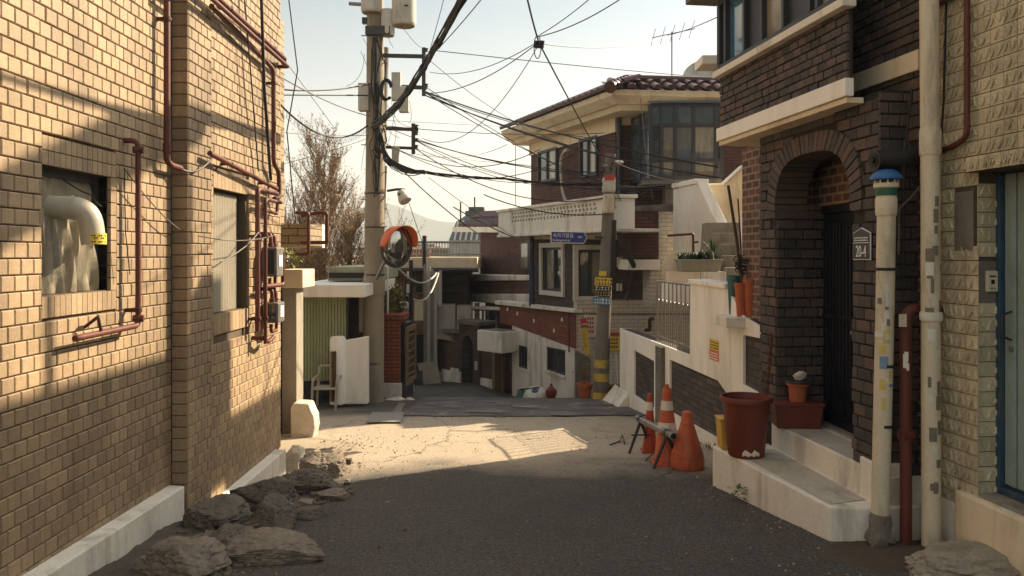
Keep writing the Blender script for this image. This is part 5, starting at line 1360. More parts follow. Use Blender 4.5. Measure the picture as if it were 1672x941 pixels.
# brown block and white painted brick under the sunroom
b = MB(); FB = Plane(xat(1030, 13.6), 13.6, 1, .1); fB = frameof(FB, 1030)
slab(b, FB, fB, [(1030, 421), (1075, 421), (1075, 345), (1030, 345)], -.9, 0); b.build('brick_block', m_brown_uv, h2)
b = MB(); slab(b, FB, fB, [(1028, 345), (1100, 345), (1100, 333), (1028, 337)], -.9, .04); b.build('coping', m_dconcrete, h2)
b = MB(); slab(b, FB, fB, [(1075.3, 440), (1125, 440), (1125, 345.5), (1075.3, 345.5)], -.5, .015); slab(b, FB, fB, [(1062, 500), (1125, 500), (1125, 440.5), (1062, 440.5)], -.5, .0); b.build('white_brick', m_whitebrick_uv, h2)
b = MB(); slab(b, FB, fB, [(1022, 441), (1076, 441), (1076, 424), (1026, 424)], -.6, .06); b.build('slab', m_white, h2, bev=.01)
b = MB(); b.tube(fillet([P(1010, 375, 13.5), P(1014, 400, 13.5), P(1035, 432, 13.5), P(1030, 470, 14.3), P(1022, 490, 14.3)], .1, 4), .045, 8); b.build('downpipe', m_dsteel, h2, sm=True)
b = MB(); pp = LF1.at(876, 370) + V(-.1, -.1, 0); b.tube([pp, V(pp.x, pp.y, zat(435, pp.y))], .05, 10); b.build('downpipe', m_dsteel, h2, sm=True)
b = MB(); m_bpipe = M('blue_pipe_paint', lin(46, 58, 76), .5, .1, 8, .1, 0); b.tube([V(pp.x, pp.y, zat(434, pp.y)), V(pp.x, pp.y, zat(500, pp.y))], .06, 10); b.build('downpipe', m_bpipe, h2, sm=True)
b = MB(); q3 = [LF2.at(x, y) + V(-.12, -.12, 0) for x, y in ((936, 335), (928, 318), (925, 290), (924, 262), (930, 248), (936, 246))]; b.tube(fillet(q3, .2, 4), .035, 8); b.build('white_conduit', m_pvcwhite, h2, sm=True)
for px in (1003, ):
    b = MB(); slab(b, FF1, ff1, [(1007, 437), (1014, 437), (1014, 420), (1007, 420)], .001, .12); b.build('meter_box', m_whiteold, h2)
b = MB(); slab(b, FF1, ff1, [(1006, 475), (1009, 475), (1009, 463), (1006, 463)], .001, .08); slab(b, FF1, ff1, [(1011, 475), (1014, 475), (1014, 463), (1011, 463)], .001, .08); b.build('gas_box', m_whiteold, h2)
b = MB(); b.box(2.2, 9, 15.1, 20, -1.5, 2.6); b.box(3.1, 9, 16.3, 22, 2.6, 4.3); b.build('rear_wall', m_brown_uv, h2)
b = MB(); b.lathe([(.02, 0), (.12, .02), (.28, .1), (.38, .22), (.37, .22), (.27, .11), (.11, .03)], P(1150, 128, 15.8) - V(0, 0, .05), 24, (-.3, -.6, .5), cap=False); b.build('dish', m_greymetal, h2, sm=True)
# antenna
t = thing('antenna', 'thin roof antenna above the red tiles', 'antenna', P(1097, 130, 15.2))
b = MB(); b.tube([P(1097, 135, 15.2), P(1097, 52, 15.2)], .012, 6); b.build('mast', m_dsteel, t, sm=True)
b = MB(); b.tube([P(1065, 62, 15.2), P(1135, 47, 15.2)], .008, 5); b.build('boom', m_dsteel, t, sm=True)
for k in range(5):
    p_ = P(1065, 62, 15.2).lerp(P(1135, 47, 15.2), k / 4 * .9 + .02); b = MB(); b.tube([p_ - V(0, .25, .0 - .1), p_ + V(0, .25, -.1)], .005, 4); b.build('element', m_dsteel, t)

# west wing with tiled porch roof
LW_ = LF(8.3); fw_ = frameof(LW_, 785)
wg = thing('brick_wing', 'lower brown brick wing left of the pierced white balcony', 'house', LW_.pt(LW_.Y(830), -.5))
b = MB(); slab(b, LW_, fw_, [(784, 480), (905, 480), (905, 378), (784, 378)], -2, 0); b.build('wall', m_brown_uv, wg)
b = MB(); slab(b, LW_, fw_, [(852, 441), (868, 441), (868, 394), (852, 396)], .001, .05); wo = b.build('window', m_frame, wg)
b = MB(); slab(b, LW_, fw_, [(855, 438), (865, 438), (865, 397), (855, 399)], .051, .06); b.build('pane', m_curtain, wo)
b = MB(); slab(b, LW_, fw_, [(752, 379), (830, 380), (830, 371), (752, 371)], -2, .25); b.build('fascia', m_whiteold, wg)
b = MB(); LR = LF(8.1); tp = [LR.at(752, 371), LR.at(830, 371)]; d_ = (tp[1] - tp[0]).normalized(); tile_run(b, tp[0], d_, V(d_.y, -d_.x, 0), (tp[1] - tp[0]).length, .7, 0, .42, .2); b.build('roof_tiles', m_tile_roof, wg, sm=True, recalc=False)
b = MB(); n_ = V(d_.y, -d_.x, 0); b.prism([tp[0] - V(0, 0, .02), tp[1] - V(0, 0, .02), tp[1] - n_ * .7 + V(0, 0, .38), tp[0] - n_ * .7 + V(0, 0, .38)], V(0, 0, .01)); b.build('roof_deck', m_rust_dark, wg)
LG = LF(7.9); fg = frameof(LG, 750)
b = MB(); slab(b, LG, fg, [(750, 480), (880, 479), (880, 458), (750, 459)], -1.2, 0); b.build('brick_band', m_brown_uv, wg)
b = MB(); slab(b, LG, fg, [(764, 459), (880, 458), (880, 450), (764, 448)], -1.2, .04); slab(b, LG, fg, [(748, 492), (880, 499), (880, 480), (748, 480)], -1.2, .05); b.build('slab', m_whiteold, wg, bev=.02)
b = MB(); slab(b, LG, fg, [(775, 600), (840, 600), (840, 492), (775, 492)], -1.4, -.3); b.build('lower_wall', m_dbrick_uv, wg)
b = MB(); b.tube([LG.at(779, 495), LG.at(779, 560)], .07, 10); b.build('column', m_cream, wg, sm=True)
for px in (788, 796, 810): 
    b = MB(); q4 = LG.at(px, 500) + V(0, .2, 0); b.box(q4.x - .03, q4.x + .03, q4.y, q4.y + .05, -.8, q4.z); b.build('post', m_greymetal, wg)
b = MB(); q5 = LG.at(800, 503); b.cbox(q5 + V(-.1, -.3, 0), (1.2, .9, .08), -.4, tilt=('X', R(-6))); b.build('awning', m_whiteold, wg, bev=.01)
# alley walls, arched gate, awning box and red door below
W3 = Plane(.02, 17.4, -.95); f3 = frameof(W3, 712)
def gz(px): y = W3.Y(px); p_ = W3.pt(y); return G(p_.x, p_.y)
aw = thing('alley_wall', 'dark brown brick wall stepping down the alley beside the arched gate', 'wall', W3.pt(W3.Y(730), -1.4))
b = MB(); slab(b, W3, f3, [(708, 660), (752, 660), (752, 556), (708, 546)], -.2, 0); b.build('wall', m_brown_uv, aw)
b = MB(); q = onp(W3, f3, [(708, 0), (752, 0)]); 
for k in range(3):
    a0 = q[0][0] + (q[1][0] - q[0][0]) * k / 3; a1 = q[0][0] + (q[1][0] - q[0][0]) * (k + 1) / 3; zz = -1.2 + .14 * k * .5; b.fbox(f3, a0 + .001, a1 - .001, -2, zz + .06, .001, .03)
b.build('footing', m_whiteold, aw)
b = MB(); b.fbox(f3, q[0][0], q[1][0], -.18 - .02 * 0, -.10, -.23, .03); b.build('coping', m_dconcrete, aw)
ag = thing('arched_gate', 'dark brick gate post with a black arched doorway in the alley', 'gate', W3.pt(W3.Y(768), -1.4))
q = onp(W3, f3, [(752, 0), (786, 0)]); a0, a1 = q[0][0] + .01, q[1][0] - .01; zt_ = zat(530, W3.Y(768)); am = (a0 + a1) / 2 - .06; hw = (a1 - a0) * .28
arch = [(am - hw, -1.9), (am - hw, zt_ - .55)] + [(am - hw * math.cos(math.pi * k / 8), zt_ - .55 + .3 * math.sin(math.pi * k / 8)) for k in range(1, 8)] + [(am + hw, zt_ - .55), (am + hw, -1.9)]
b = MB(); holed(b, f3, [(a0, -2), (am - hw - .001, -2)] + [(p, z if z > -1.89 else -2) for p, z in arch] + [(a1, -2), (a1, zt_), (a0, zt_)], [], -.35, .06); b.build('gate_post', m_dbrick_uv, ag)
b = MB(); b.fbox(f3, a0 - .08, a1 + .05, zt_ + .001, zt_ + .09, -.45, .12); b.build('coping', m_dconcrete, ag, bev=.01)
b = MB(); b.fbox(f3, am - hw, am + hw, -2, zt_ - .2, -.34, -.3); dl = b.build('door_leaf', m_navy, ag)
b = MB(); b.fbox(f3, am + .02, am + .1, -.95, -.8, -.299, -.27); b.fbox(f3, a1 - .12, a1 - .05, -.95, -.75, .061, .09); b.build('letter_box', m_greymetal, ag)
b = MB(); b.fbox(f3, a0, am - hw - .01, -2, -1.05 - .0, .061, .09); b.build('tiled_foot', m_whiteold, ag)
aw2 = thing('alley_wall', 'short brown brick wall between the arched gate and the red door', 'wall', W3.pt(W3.Y(795), -1.3))
q = onp(W3, f3, [(786, 0), (806, 0)]); b = MB(); b.fbox(f3, q[0][0], q[1][0], -2, zat(563, W3.Y(795)), -.2, .0); b.build('wall', m_brown_uv, aw2)
b = MB(); b.fbox(f3, q[0][0], q[1][0], -2, -1.12, .001, .04); b.build('footing', m_whiteold, aw2)
b = MB(); b.fbox(f3, q[1][0] + .0, q[1][0] + .09, -2, zat(560, W3.Y(800)), -.2, .05); b.build('post', m_wood, aw2)
dr2 = thing('entrance_door', 'dark red entrance door below the white box awning', 'door', W3.pt(W3.Y(820), -1.3))
q = onp(W3, f3, [(808, 0), (837, 0)]); zt_ = zat(572, W3.Y(820))
b = MB(); b.fbox(f3, q[0][0] + .07, q[1][0], -2, zt_, -.25, -.2); m_rdoor = M('dark_red_door', lin(62, 28, 26), .4, .15, 5, .1, .05); b.build('leaf', m_rdoor, dr2)
b = MB(); b.fbox(f3, q[0][0] + .07, q[0][0] + .13, -2, zt_, -.199, -.12); b.fbox(f3, q[1][0] - .05, q[1][0], -2, zt_, -.199, -.05); b.build('frame', m_wood, dr2)
b = MB(); b.fbox(f3, q[0][0] + .2, q[1][0] - .12, zt_ - .45, zt_ - .2, -.199, -.18); b.build('pane', m_glass, dr2)
cb = thing('door_canopy', 'white concrete box canopy over the dark red door', 'canopy', W3.pt(W3.Y(812), -.4))
q = onp(W3, f3, [(789, 0), (840, 0)]); q = [(a_ + .5, z_) for a_, z_ in q]; z0, z1 = zat(569, W3.Y(815)), zat(536, W3.Y(815))
b = MB(); b.fbox(f3, q[0][0], q[1][0] - .25, z0, z1, .05, .62); b.build('box', m_whiteold, cb, bev=.015)
b = MB(); b.fbox(f3, q[0][0] + .08, q[1][0] - .33, z1 + .001, z1 + .012, .12, .55); b.build('dirt_top', m_dconcrete, cb)
b = MB(); b.box(-.2, 2, 18.3, 20, -2, 0.5); b.build('rear_wall', m_dbrick_uv, aw2)
# ---------------------------------------------------------------- utility poles and their gear
px0, pyY = -2.15, 12.3
up = thing('utility_pole', 'thick concrete utility pole with transformers, left of the convex mirror', 'utility pole', V(px0, pyY, G(px0, pyY)))
z0 = G(px0, pyY)
b = MB(); b.tube([V(px0, pyY, z0 - .1), V(px0 + .035, pyY, 3), V(px0 + .05, pyY, 9)], [.168, .145, .11], 24); b.build('shaft', m_pole, up, sm=True)
for z in (1.37, 2.1, 2.62):
    b = MB(); b.lathe([(.168 - .006 * z, z), (.168 - .006 * z, z + .022)], V(px0 + .027, pyY, 0), 24, cap=False); b.build('band', m_dsteel, up, sm=True)
b = MB(); b.lathe([(.166, 1.06), (.17, 1.07), (.17, 1.34), (.166, 1.35)], V(px0 + .02, pyY, 0), 24); b.build('sleeve', m_pole, up, sm=True)
b = MB(); b.lathe([(.167, -.2), (.167, -.16)], V(px0 + .002, pyY, .2), 20, cap=False); b.build('band', m_wiregrey, up, sm=True)
for k in range(9):
    z = 1.7 + .42 * k; s = 1 if k % 2 else -1
    b = MB(); b.tube([V(px0 + .03, pyY - .03, z), V(px0 + .03 + s * .2, pyY - .05, z)], .008, 6); b.build('step_bolt', m_dsteel, up)
Yp = pyY
def can(cx_, z0_, z1_, r, label):
    x = xat(cx_, Yp)
    b = MB(); zt, zb = zat(z0_, Yp), zat(z1_, Yp)
    b.lathe([(r * .9, zb), (r * .97, zb + .02), (r, zb + .04), (r, zt)], V(x, Yp - .1, 0), 28); o = b.build('transformer', m_greymetal, up, sm=True)
    b = MB(); b.lathe([(r * .86, zb - .004), (r * .86, zb - .0005)], V(x, Yp - .1, 0), 24); b.build('bottom_plate', m_pole, o, sm=True)
    return o
c1 = can(609, -130, 25, .165, ''); c2 = can(661, -120, 46, .185, ''); c3 = can(635, 20, 62, .105, '')
b = MB(); 
for k in range(1):
    b.fbox(Fr(V(xat(661, Yp), Yp - .1 - .187, 0), (1, 0, 0), (0, 0, 1), (0, -1, 0)), .03, .09 - .015 * k, zat(20, Yp) - .05 * k, zat(20, Yp) - .05 * k + .025, 0, .002)
b.build('marking', m_ink, c2)
b = MB(); b.box(xat(592, Yp), xat(675, Yp), Yp - .06, Yp + .02, zat(40, Yp), zat(30, Yp)); b.box(xat(600, Yp), xat(640, Yp), Yp - .2, Yp - .1, zat(62, Yp), zat(48, Yp)); b.build('bracket', m_dsteel, up, bev=.004)
b = MB(); b.tube([P(570, 6, Yp), P(600, 8, Yp)], .03, 8); b.build('stub_arm', m_steel, up, sm=True)
for (xa, xb, ya_, yb_) in ((604, 697, 94, 87), (640, 697, 145, 138), (630, 683, 213, 207), (630, 678, 243, 238)):
    b = MB(); b.hexa([P(xa, ya_, Yp - .08), P(xb, ya_ + 2, Yp - .08), P(xb, ya_ + 2, Yp - .02), P(xa, ya_, Yp - .02), P(xa, yb_, Yp - .08), P(xb, yb_ + 2, Yp - .08), P(xb, yb_ + 2, Yp - .02), P(xa, yb_, Yp - .02)]); b.build('crossarm', m_dsteel, up)
for xx, ya_, yb_ in ((692, 78, 157), (675, 202, 252)):
    b = MB(); p, q = P(xx - 3, yb_, Yp - .1), P(xx + 3, ya_, Yp - .1); b.box(p.x, q.x, Yp - .12, Yp - .081, p.z, q.z); b.build('upright_bar', m_dsteel, up)
for k, (xx, yy_) in enumerate(((680, 207), (680, 218), (680, 229), (680, 240), (696, 82), (696, 100), (696, 140))):
    b = MB(); b.lathe([(.012, 0), (.035, .01), (.02, .03), (.035, .05), (.012, .06)], P(xx, yy_ + 3, Yp - .11), 10); b.build('insulator', m_dsteel, up, sm=True)
for (xa, xb, ya_, yb_, dd, nm) in ((586, 603, 182, 137, .16, 'control_box'), (652, 668, 184, 142, .14, 'control_box'), (640, 655, 165, 119, .12, 'control_box'), (640, 652, 265, 240, .08, 'meter_box')):
    p, q = P(xa, ya_, Yp - .1), P(xb, yb_, Yp - .1)
    b = MB(); b.box(p.x, q.x, Yp - .1 - dd / 2, Yp - .1 + dd / 2, p.z, q.z); b.build(nm, m_greymetal, up, bev=.012)
# cable coil on the pole and cables running down it
t = thing('cable_coil', 'black coil of cable hung on the thick utility pole', 'cable', P(632, 160, Yp - .2))
b = MB(); rr = random.Random(3)
for k in range(6):
    c = P(631 + rr.uniform(-2, 2), 147 + rr.uniform(-2, 2), Yp - .2 + .02 * k); b.tube([c + V(math.cos(x) * .085, .0, math.sin(x) * .15) for x in [i * math.pi / 8 + .3 for i in range(14)]], .012, 6)
b.build('coil', m_black, t, sm=True)
t = thing('pole_cables', 'black cables strapped down the face of the thick utility pole', 'cable', V(px0, pyY - .2, 1.8))
for k in range(9):
    rr = random.Random(40 + k); x = rr.uniform(606, 628)
    pts = [P(x + rr.uniform(-6, 6), 60 + i * (rr.uniform(24, 34)), Yp - .17 - rr.uniform(0, .1)) for i in range(9)]
    b = MB(); b.tube(fillet(pts, .3, 4), rr.uniform(.006, .014), 6); b.build('cable', m_black, t, sm=True)
for k in range(7):
    rr = random.Random(80 + k)
    pts = [P(618 + rr.uniform(-4, 4), 212, Yp - .16), P(622 + rr.uniform(-3, 6), 240 + rr.uniform(-8, 8), Yp - .22), P(632 + rr.uniform(-4, 4), 262 + rr.uniform(-6, 6), Yp - .3), P(655, 274 + rr.uniform(-4, 6), Yp - .25), P(690 + rr.uniform(-8, 8), 281 + rr.uniform(-3, 4), Yp - .25)]
    b = MB(); b.tube(fillet(pts, .4, 5), rr.uniform(.007, .014), 6); b.build('cable', m_black, t, sm=True)
# thin loose loops hanging around the pole gear
for k in range(12):
    rr = random.Random(200 + k)
    xa = rr.uniform(588, 690); ya_ = rr.uniform(20, 230); xb = xa + rr.uniform(-30, 45); yb_ = ya_ + rr.uniform(30, 110)
    a_, c_ = P(xa, ya_, Yp - .1), P(xb, yb_, Yp - .15); m_ = (a_ + c_) / 2 + V(rr.uniform(-.25, .25), rr.uniform(-.1, .1), rr.uniform(-.3, 0))
    b = MB(); b.tube([a_ * (1 - s) ** 2 + m_ * 2 * s * (1 - s) + c_ * s * s for s in [i / 10 for i in range(11)]], .0035, 5); b.build('cable', m_wiregrey, t, sm=True)
# slim pole behind
t = thing('slim_pole', 'slim grey concrete pole standing close behind the thick utility pole', 'utility pole', V(-2.02, 12.75, G(-2, 12.75)))
b = MB(); b.tube([V(xat(609, 12.75), 12.75, G(-2, 12.75) - .1), V(xat(628, 12.75), 12.75, 5.0)], [.09, .07], 16); b.build('shaft', m_dconcrete, t, sm=True)
b = MB(); b.tube([V(xat(616, 12.66), 12.66, -.2), V(xat(630, 12.66), 12.66, 3.1)], .022, 8); b.build('conduit', m_steel, t, sm=True)
# street lamp on a short arm
t = thing('street_lamp', 'small white street lamp on a short arm beside the poles', 'street lamp', P(660, 330, 12.4))
b = MB(); b.tube(fillet([P(632, 312, 12.4), P(650, 309, 12.4), P(660, 310, 12.35)], .1, 4), .02, 8); b.build('arm', m_dsteel, t, sm=True)
b = MB(); ax_ = V(.35, -.25, -.6).normalized(); b.lathe([(.02, -.02), (.06, 0), (.072, .03), (.08, .08), (.1, .13), (.105, .165), (.095, .19), (.04, .2)], P(654, 313, 12.35), 24, ax_); b.build('lamp_shade', m_lampwhite, t, sm=True)
b = MB(); b.lathe([(.03, -.01), (.03, .0)], P(653, 318, 12.25), 12, (0, -1, 0)); b.build('sensor', m_dsteel, t)
# convex mirror
t = thing('traffic_mirror', 'round convex traffic mirror with an orange hood on the utility pole', 'mirror', P(649, 404, 11.9))
mc = P(649, 404, 11.9); mn = V(.80, -.60, -.06).normalized()
b = MB(); r_ = .30; b.lathe([(r_, -.03)] + [(r_ * math.cos(a), -.0 + .055 * math.sin(a)) for a in [i * math.pi / 2 / 9 for i in range(10)]][:-1] + [(.001, .055)], mc, 40, mn); b.build('mirror', m_mirror, t, sm=True)
b = MB(); b.lathe([(.285, -.05), (.305, -.05), (.312, -.01), (.305, .012), (.298, .006)], mc, 40, mn, cap=False); b.build('rim', m_dsteel, t, sm=True)
b = MB(); vs = []; fs = []; xx_ = mn.cross(V(0, 0, 1)).normalized(); yy2 = xx_.cross(mn)
for i in range(25):
    a = R(2 + i * 176 / 24); rad = xx_ * math.cos(a) + yy2 * math.sin(a); s = math.sin(a) ** .5
    for rr_, dd in ((.318, -.05), (.323, .03), (.335, .05 + .12 * s)): vs.append(mc + rad * rr_ + mn * dd)
for i in range(24):
    for j in range(2): fs.append((3 * i + j, 3 * i + j + 1, 3 * i + 3 + j + 1, 3 * i + 3 + j))
b.add(vs, fs); o = b.build('hood', m_orangerim, t, sm=True, recalc=False); so = o.modifiers.new('thick', 'SOLIDIFY'); so.thickness = .008
b = MB(); b.tube(fillet([V(px0 + .02, pyY - .1, 1.22), mc - mn * .16 + V(0, 0, -.05), mc - mn * .04], .06, 4), .028, 10); b.build('arm', m_steel, t, sm=True)

# second utility pole with signs
qx, qy = xat(980, 12.6), 12.6
sp = thing('utility_pole', 'leaning grey utility pole carrying signs in front of the two storey house', 'utility pole', V(qx, qy, G(qx, qy)))
tp_ = P(997, 252, 12.6)
b = MB(); b.tube([V(qx, qy, G(qx, qy) - .1), tp_], [.125, .085], 20); b.build('shaft', m_dconcrete, sp, sm=True)
def onpole(py): f = (zat(py, 12.6) - G(qx, qy)) / (tp_.z - G(qx, qy)); return V(qx, qy, G(qx, qy)).lerp(tp_, f)
p_ = onpole(640)
m_ystripe = M('worn_yellow_paint', lin(196, 164, 66), .7, .25, 12, .3, .1, stain=lin(104, 96, 84), stain_amt=1, stain_scale=6, streak=False)
for i, (pa_, pb2) in enumerate(((655, 640), (622, 609), (600, 587))):
    A_, B_ = onpole(pa_), onpole(pb2); b = MB(); b.tube([A_, B_], .129 - .004 * i, 20, cap=False); b.build('yellow_stripe', m_ystripe, sp, sm=True)
b = MB(); A_, B_ = onpole(349), onpole(318); b.cbox((A_ + B_) / 2 + V(-.02, -.12, 0), (.16, .16, .3)); b.build('junction_box', m_pvc, sp, bev=.02)
b = MB(); A_, B_ = onpole(316), onpole(290); b.cbox((A_ + B_) / 2 + V(-.02, -.1, 0), (.2, .16, .24)); b.build('junction_box', m_greymetal, sp, bev=.03)
b = MB(); A_ = onpole(295); b.cbox(A_ + V(-.02, -.185, .03), (.15, .01, .08)); b.build('red_label', m_redink, sp)
b = MB(); A_ = onpole(272); b.tube([A_ + V(-.12, -.05, 0), A_ + V(.16, -.08, .02)], .02, 8); b.build('crossarm', m_steel, sp, sm=True)
for dx in (.1, .16):
    b = MB(); b.lathe([(.015, 0), (.04, .01), (.045, .03), (.02, .06)], A_ + V(dx, -.08, .03), 12); b.build('insulator', m_greymetal, sp, sm=True)
b = MB(); b.tube([onpole(360) + V(.1, -.06, 0), onpole(420) + V(.1, -.08, 0), onpole(455) + V(.12, -.08, 0)], .03, 8); b.build('conduit', m_black, sp, sm=True)
# blue arrow street sign
A_ = onpole(388)
t = thing('street_name_sign', 'blue arrow street sign pointing right, high on the leaning pole', 'sign', P(930, 396, 12.45))
fs_ = Fr(P(899, 397, 12.47), V(1, .04, -.02), (0.02, 0, 1), (.04, -1, 0))
L_, H_ = .575, .185
def arrow(i): return [fs_.pt(i, i), fs_.pt(L_ - .055 - i * .5, i), fs_.pt(L_ - i, H_ / 2), fs_.pt(L_ - .055 - i * .5, H_ - i), fs_.pt(i, H_ - i)]
b = MB(); b.prism(arrow(0), fs_.n * .012); b.build('border', m_whiteink, t, bev=.002)
b = MB(); b.prism([p + fs_.n * .0121 for p in arrow(.011)], fs_.n * .002); b.build('field', m_blue, t)
text('\uc219\uc790\uac00\ub9d0\uae38', fs_, .03, .095, .0143, .075, m_whiteink, t, sx=.95)
text('Sookjagamal-gil', fs_, .03, .032, .0143, .05, m_whiteink, t, sx=.9)
text('841', fs_, .425, .085, .0143, .05, m_whiteink, t)
b = MB(); b.box(A_.x - .2, A_.x + .05, A_.y - .06, A_.y - .02, A_.z - .02, A_.z + .02); b.build('bracket', m_dsteel, t)
# yellow, black and blue plates on the pole
def plate(name, label, px_a, px_b, py_a, py_b, mat, lines, dY=.16, tilt=0):
    Y = 12.6 - dY; p, q = P(px_a, py_b, Y), P(px_b, py_a, Y)
    t = thing(name, label, 'sign', V((p.x + q.x) / 2, Y, p.z))
    fr = Fr(p, V(1, 0, tilt), V(-tilt, 0, 1), (0, -1, 0)); W_, H2_ = q.x - p.x, q.z - p.z
    b = MB(); b.fbox(fr, 0, W_, 0, H2_, 0, .008); b.build('plate', mat, t, bev=.002)
    for (z0_, z1_, mt, seed) in lines:
        rr = random.Random(seed); x = W_ * .08; b = MB()
        while x < W_ * .88:
            w2_ = rr.uniform(.02, .045); hh = (z1_ - z0_) * H2_
            b.fbox(fr, x, x + w2_ * .8, z0_ * H2_, z0_ * H2_ + hh * .22, .0082, .0092)
            b.fbox(fr, x + w2_ * .3, x + w2_ * .5, z0_ * H2_ + hh * .2201, z0_ * H2_ + hh * .68, .0082, .0092)
            b.fbox(fr, x, x + w2_ * .8, z0_ * H2_ + hh * .6801, z0_ * H2_ + hh * rr.uniform(.8, 1), .0082, .0092)
            x += w2_ + .012
        b.build('lettering', mt, t)
    return t
plate('yellow_plate', 'small blank yellow plate at the top of the pole signs', 978, 990, 443, 451, m_yellowsign, [])
plate('notice_plate', 'yellow notice plate with black characters on the leaning pole', 971, 999, 453, 466, m_yellowsign, [(.1, .9, m_ink, 1)], tilt=-.05)
plate('notice_plate', 'black plate with pale characters below the yellow notice plate', 970, 998, 467, 474, m_ink, [(.1, .9, m_paper, 2)], tilt=-.05)
plate('notice_plate', 'black and ochre plate above the pale blue plate on the pole', 969, 997, 475, 483, m_ink, [(.1, .9, m_ystripe, 3)], tilt=-.05)
plate('notice_plate', 'pale blue plate with white characters, lowest on the leaning pole', 968, 997, 485, 497, m_lblue, [(.15, .85, m_whiteink, 4)], tilt=-.05)
# signs and pots along the white painted front
def wallsign(name, label, pl, fr, quad, mat, parts, c=.02):
    q = onp(pl, fr, quad); t = thing(name, label, 'sign', fr.pt(q[0][0], min(z for _, z in q), c))
    b = MB(); b.prism([fr.pt(a, z, c) for a, z in q], fr.n * .012); b.build('board', mat, t)
    for quad2, mt in parts:
        q2 = onp(pl, fr, quad2); b = MB(); b.prism([fr.pt(a, z, c + .0125) for a, z in q2], fr.n * .003); b.build('print', mt, t)
    return t
rows = lambda x0, x1, ys, s, mt, h=3: [([(x, y + h), (x + s * .7, y + h), (x + s * .7, y), (x, y)], mt) for y in ys for x in [x0 + i * s for i in range(int((x1 - x0) / s))]]
wallsign('warning_sign', 'yellow notice board with a red top strip above the long brown planter', FF, ff, [(989, 573), (1014, 571), (1012, 549), (989, 549)], m_yellowsign, [([(989, 549), (1012, 549), (1012, 543), (989, 543)], m_redink)] + rows(993, 1010, [553, 559, 565], 4, m_ink, 2.5))
wallsign('banner', 'narrow yellow banner with red and white top at the house corner', FF, ff, [(951, 576), (957, 577), (959, 574), (956, 535), (945, 536)], m_yellowsign, [([(945, 534), (956, 533), (953, 518), (943, 519)], m_redink), ([(946, 530), (955, 529), (955, 526), (945, 527)], m_whiteink), ([(950, 566), (954, 566), (951, 543), (948, 543)], m_ystripe)], c=.2)
wallsign('torn_poster', 'faded torn poster with red writing behind the narrow yellow banner', FF, ff, [(957, 552), (974, 549), (974, 514), (953, 514)], m_paper, rows(958, 973, [518, 525, 532, 539], 4, m_redink, 4), c=.015)
cpot = V(xat(955, 12.75), 12.75, 0); cpot.z = G(cpot.x, cpot.y)
t = thing('plant_pot', 'terracotta pot with a sparse shrub left of the leaning pole', 'pot', cpot)
b = MB(); b.lathe([(.085, 0), (.115, .2), (.13, .2), (.132, .25), (.115, .25), (.1, .22), (.01, .22)], cpot, 24); b.build('pot', m_terra, t, sm=True)
t = thing('shrub', 'sparse bare shrub growing in the terracotta pot', 'shrub', cpot + V(0, 0, .2))
b = MB(); rr = random.Random(9)
for k in range(14):
    a = rr.uniform(0, 6.28); s = rr.uniform(.05, .2); b.tone = rr.random(); b.tube([cpot + V(0, 0, .2), cpot + V(math.cos(a) * s * .3, math.sin(a) * s * .3, .38), cpot + V(math.cos(a) * s, math.sin(a) * s, rr.uniform(.45, .68))], [.01, .007, .003], 5)
b.build('branches', m_twig, t, sm=True)
b = MB()
for k in range(50):
    a = rr.uniform(0, 6.28); s = rr.uniform(.05, .2); p_ = cpot + V(math.cos(a) * s, math.sin(a) * s, rr.uniform(.35, .7)); d = V(rr.uniform(-1, 1), rr.uniform(-1, 1), rr.uniform(-.5, 1)).normalized(); e = d.orthogonal().normalized() * .01; b.tone = rr.random(); b.add([p_ - e, p_ + e, p_ + d * .05], [(0, 1, 2)])
b.build('leaves', m_leafdark, t, recalc=False)
cpl = V(xat(1007, 12.75), 12.75, 0); cpl.z = G(cpl.x, cpl.y)
t = thing('planter', 'long brown planter with white stakes right of the leaning pole', 'planter', cpl)
b = MB(); b.hexa([cpl + V(-.17, -.12, 0), cpl + V(.2, -.12, 0), cpl + V(.2, .12, 0), cpl + V(-.17, .12, 0), cpl + V(-.2, -.14, .22), cpl + V(.24, -.14, .22), cpl + V(.24, .14, .22), cpl + V(-.2, .14, .22)]); b.build('trough', m_brownpot, t, bev=.012)
for k, (xa, xb) in enumerate(((998, 994), (1009, 1006), (1023, 1021))):
    b = MB(); b.tube([P(xa, 628, 12.75), P(xb, 578 if k < 2 else 595, 12.75)], .013, 8); tag(b.build('white_stake', m_white, sm=True), ['left white stake in the long brown planter', 'middle white stake in the long brown planter', 'right white stake in the long brown planter, beside the white wall'][k], 'stake', 'white stakes in the planter')
b = MB(); b.lathe([(.05, 0), (.06, .1), (.055, .11)], cpl + V(.12, 0, .221), 16); m_dred = M('dark_red_plastic', lin(110, 36, 34), .5, .1, 8, .1, 0); tag(b.build('small_pot', m_dred, sm=True), 'small dark red pot set in the long brown planter', 'pot')
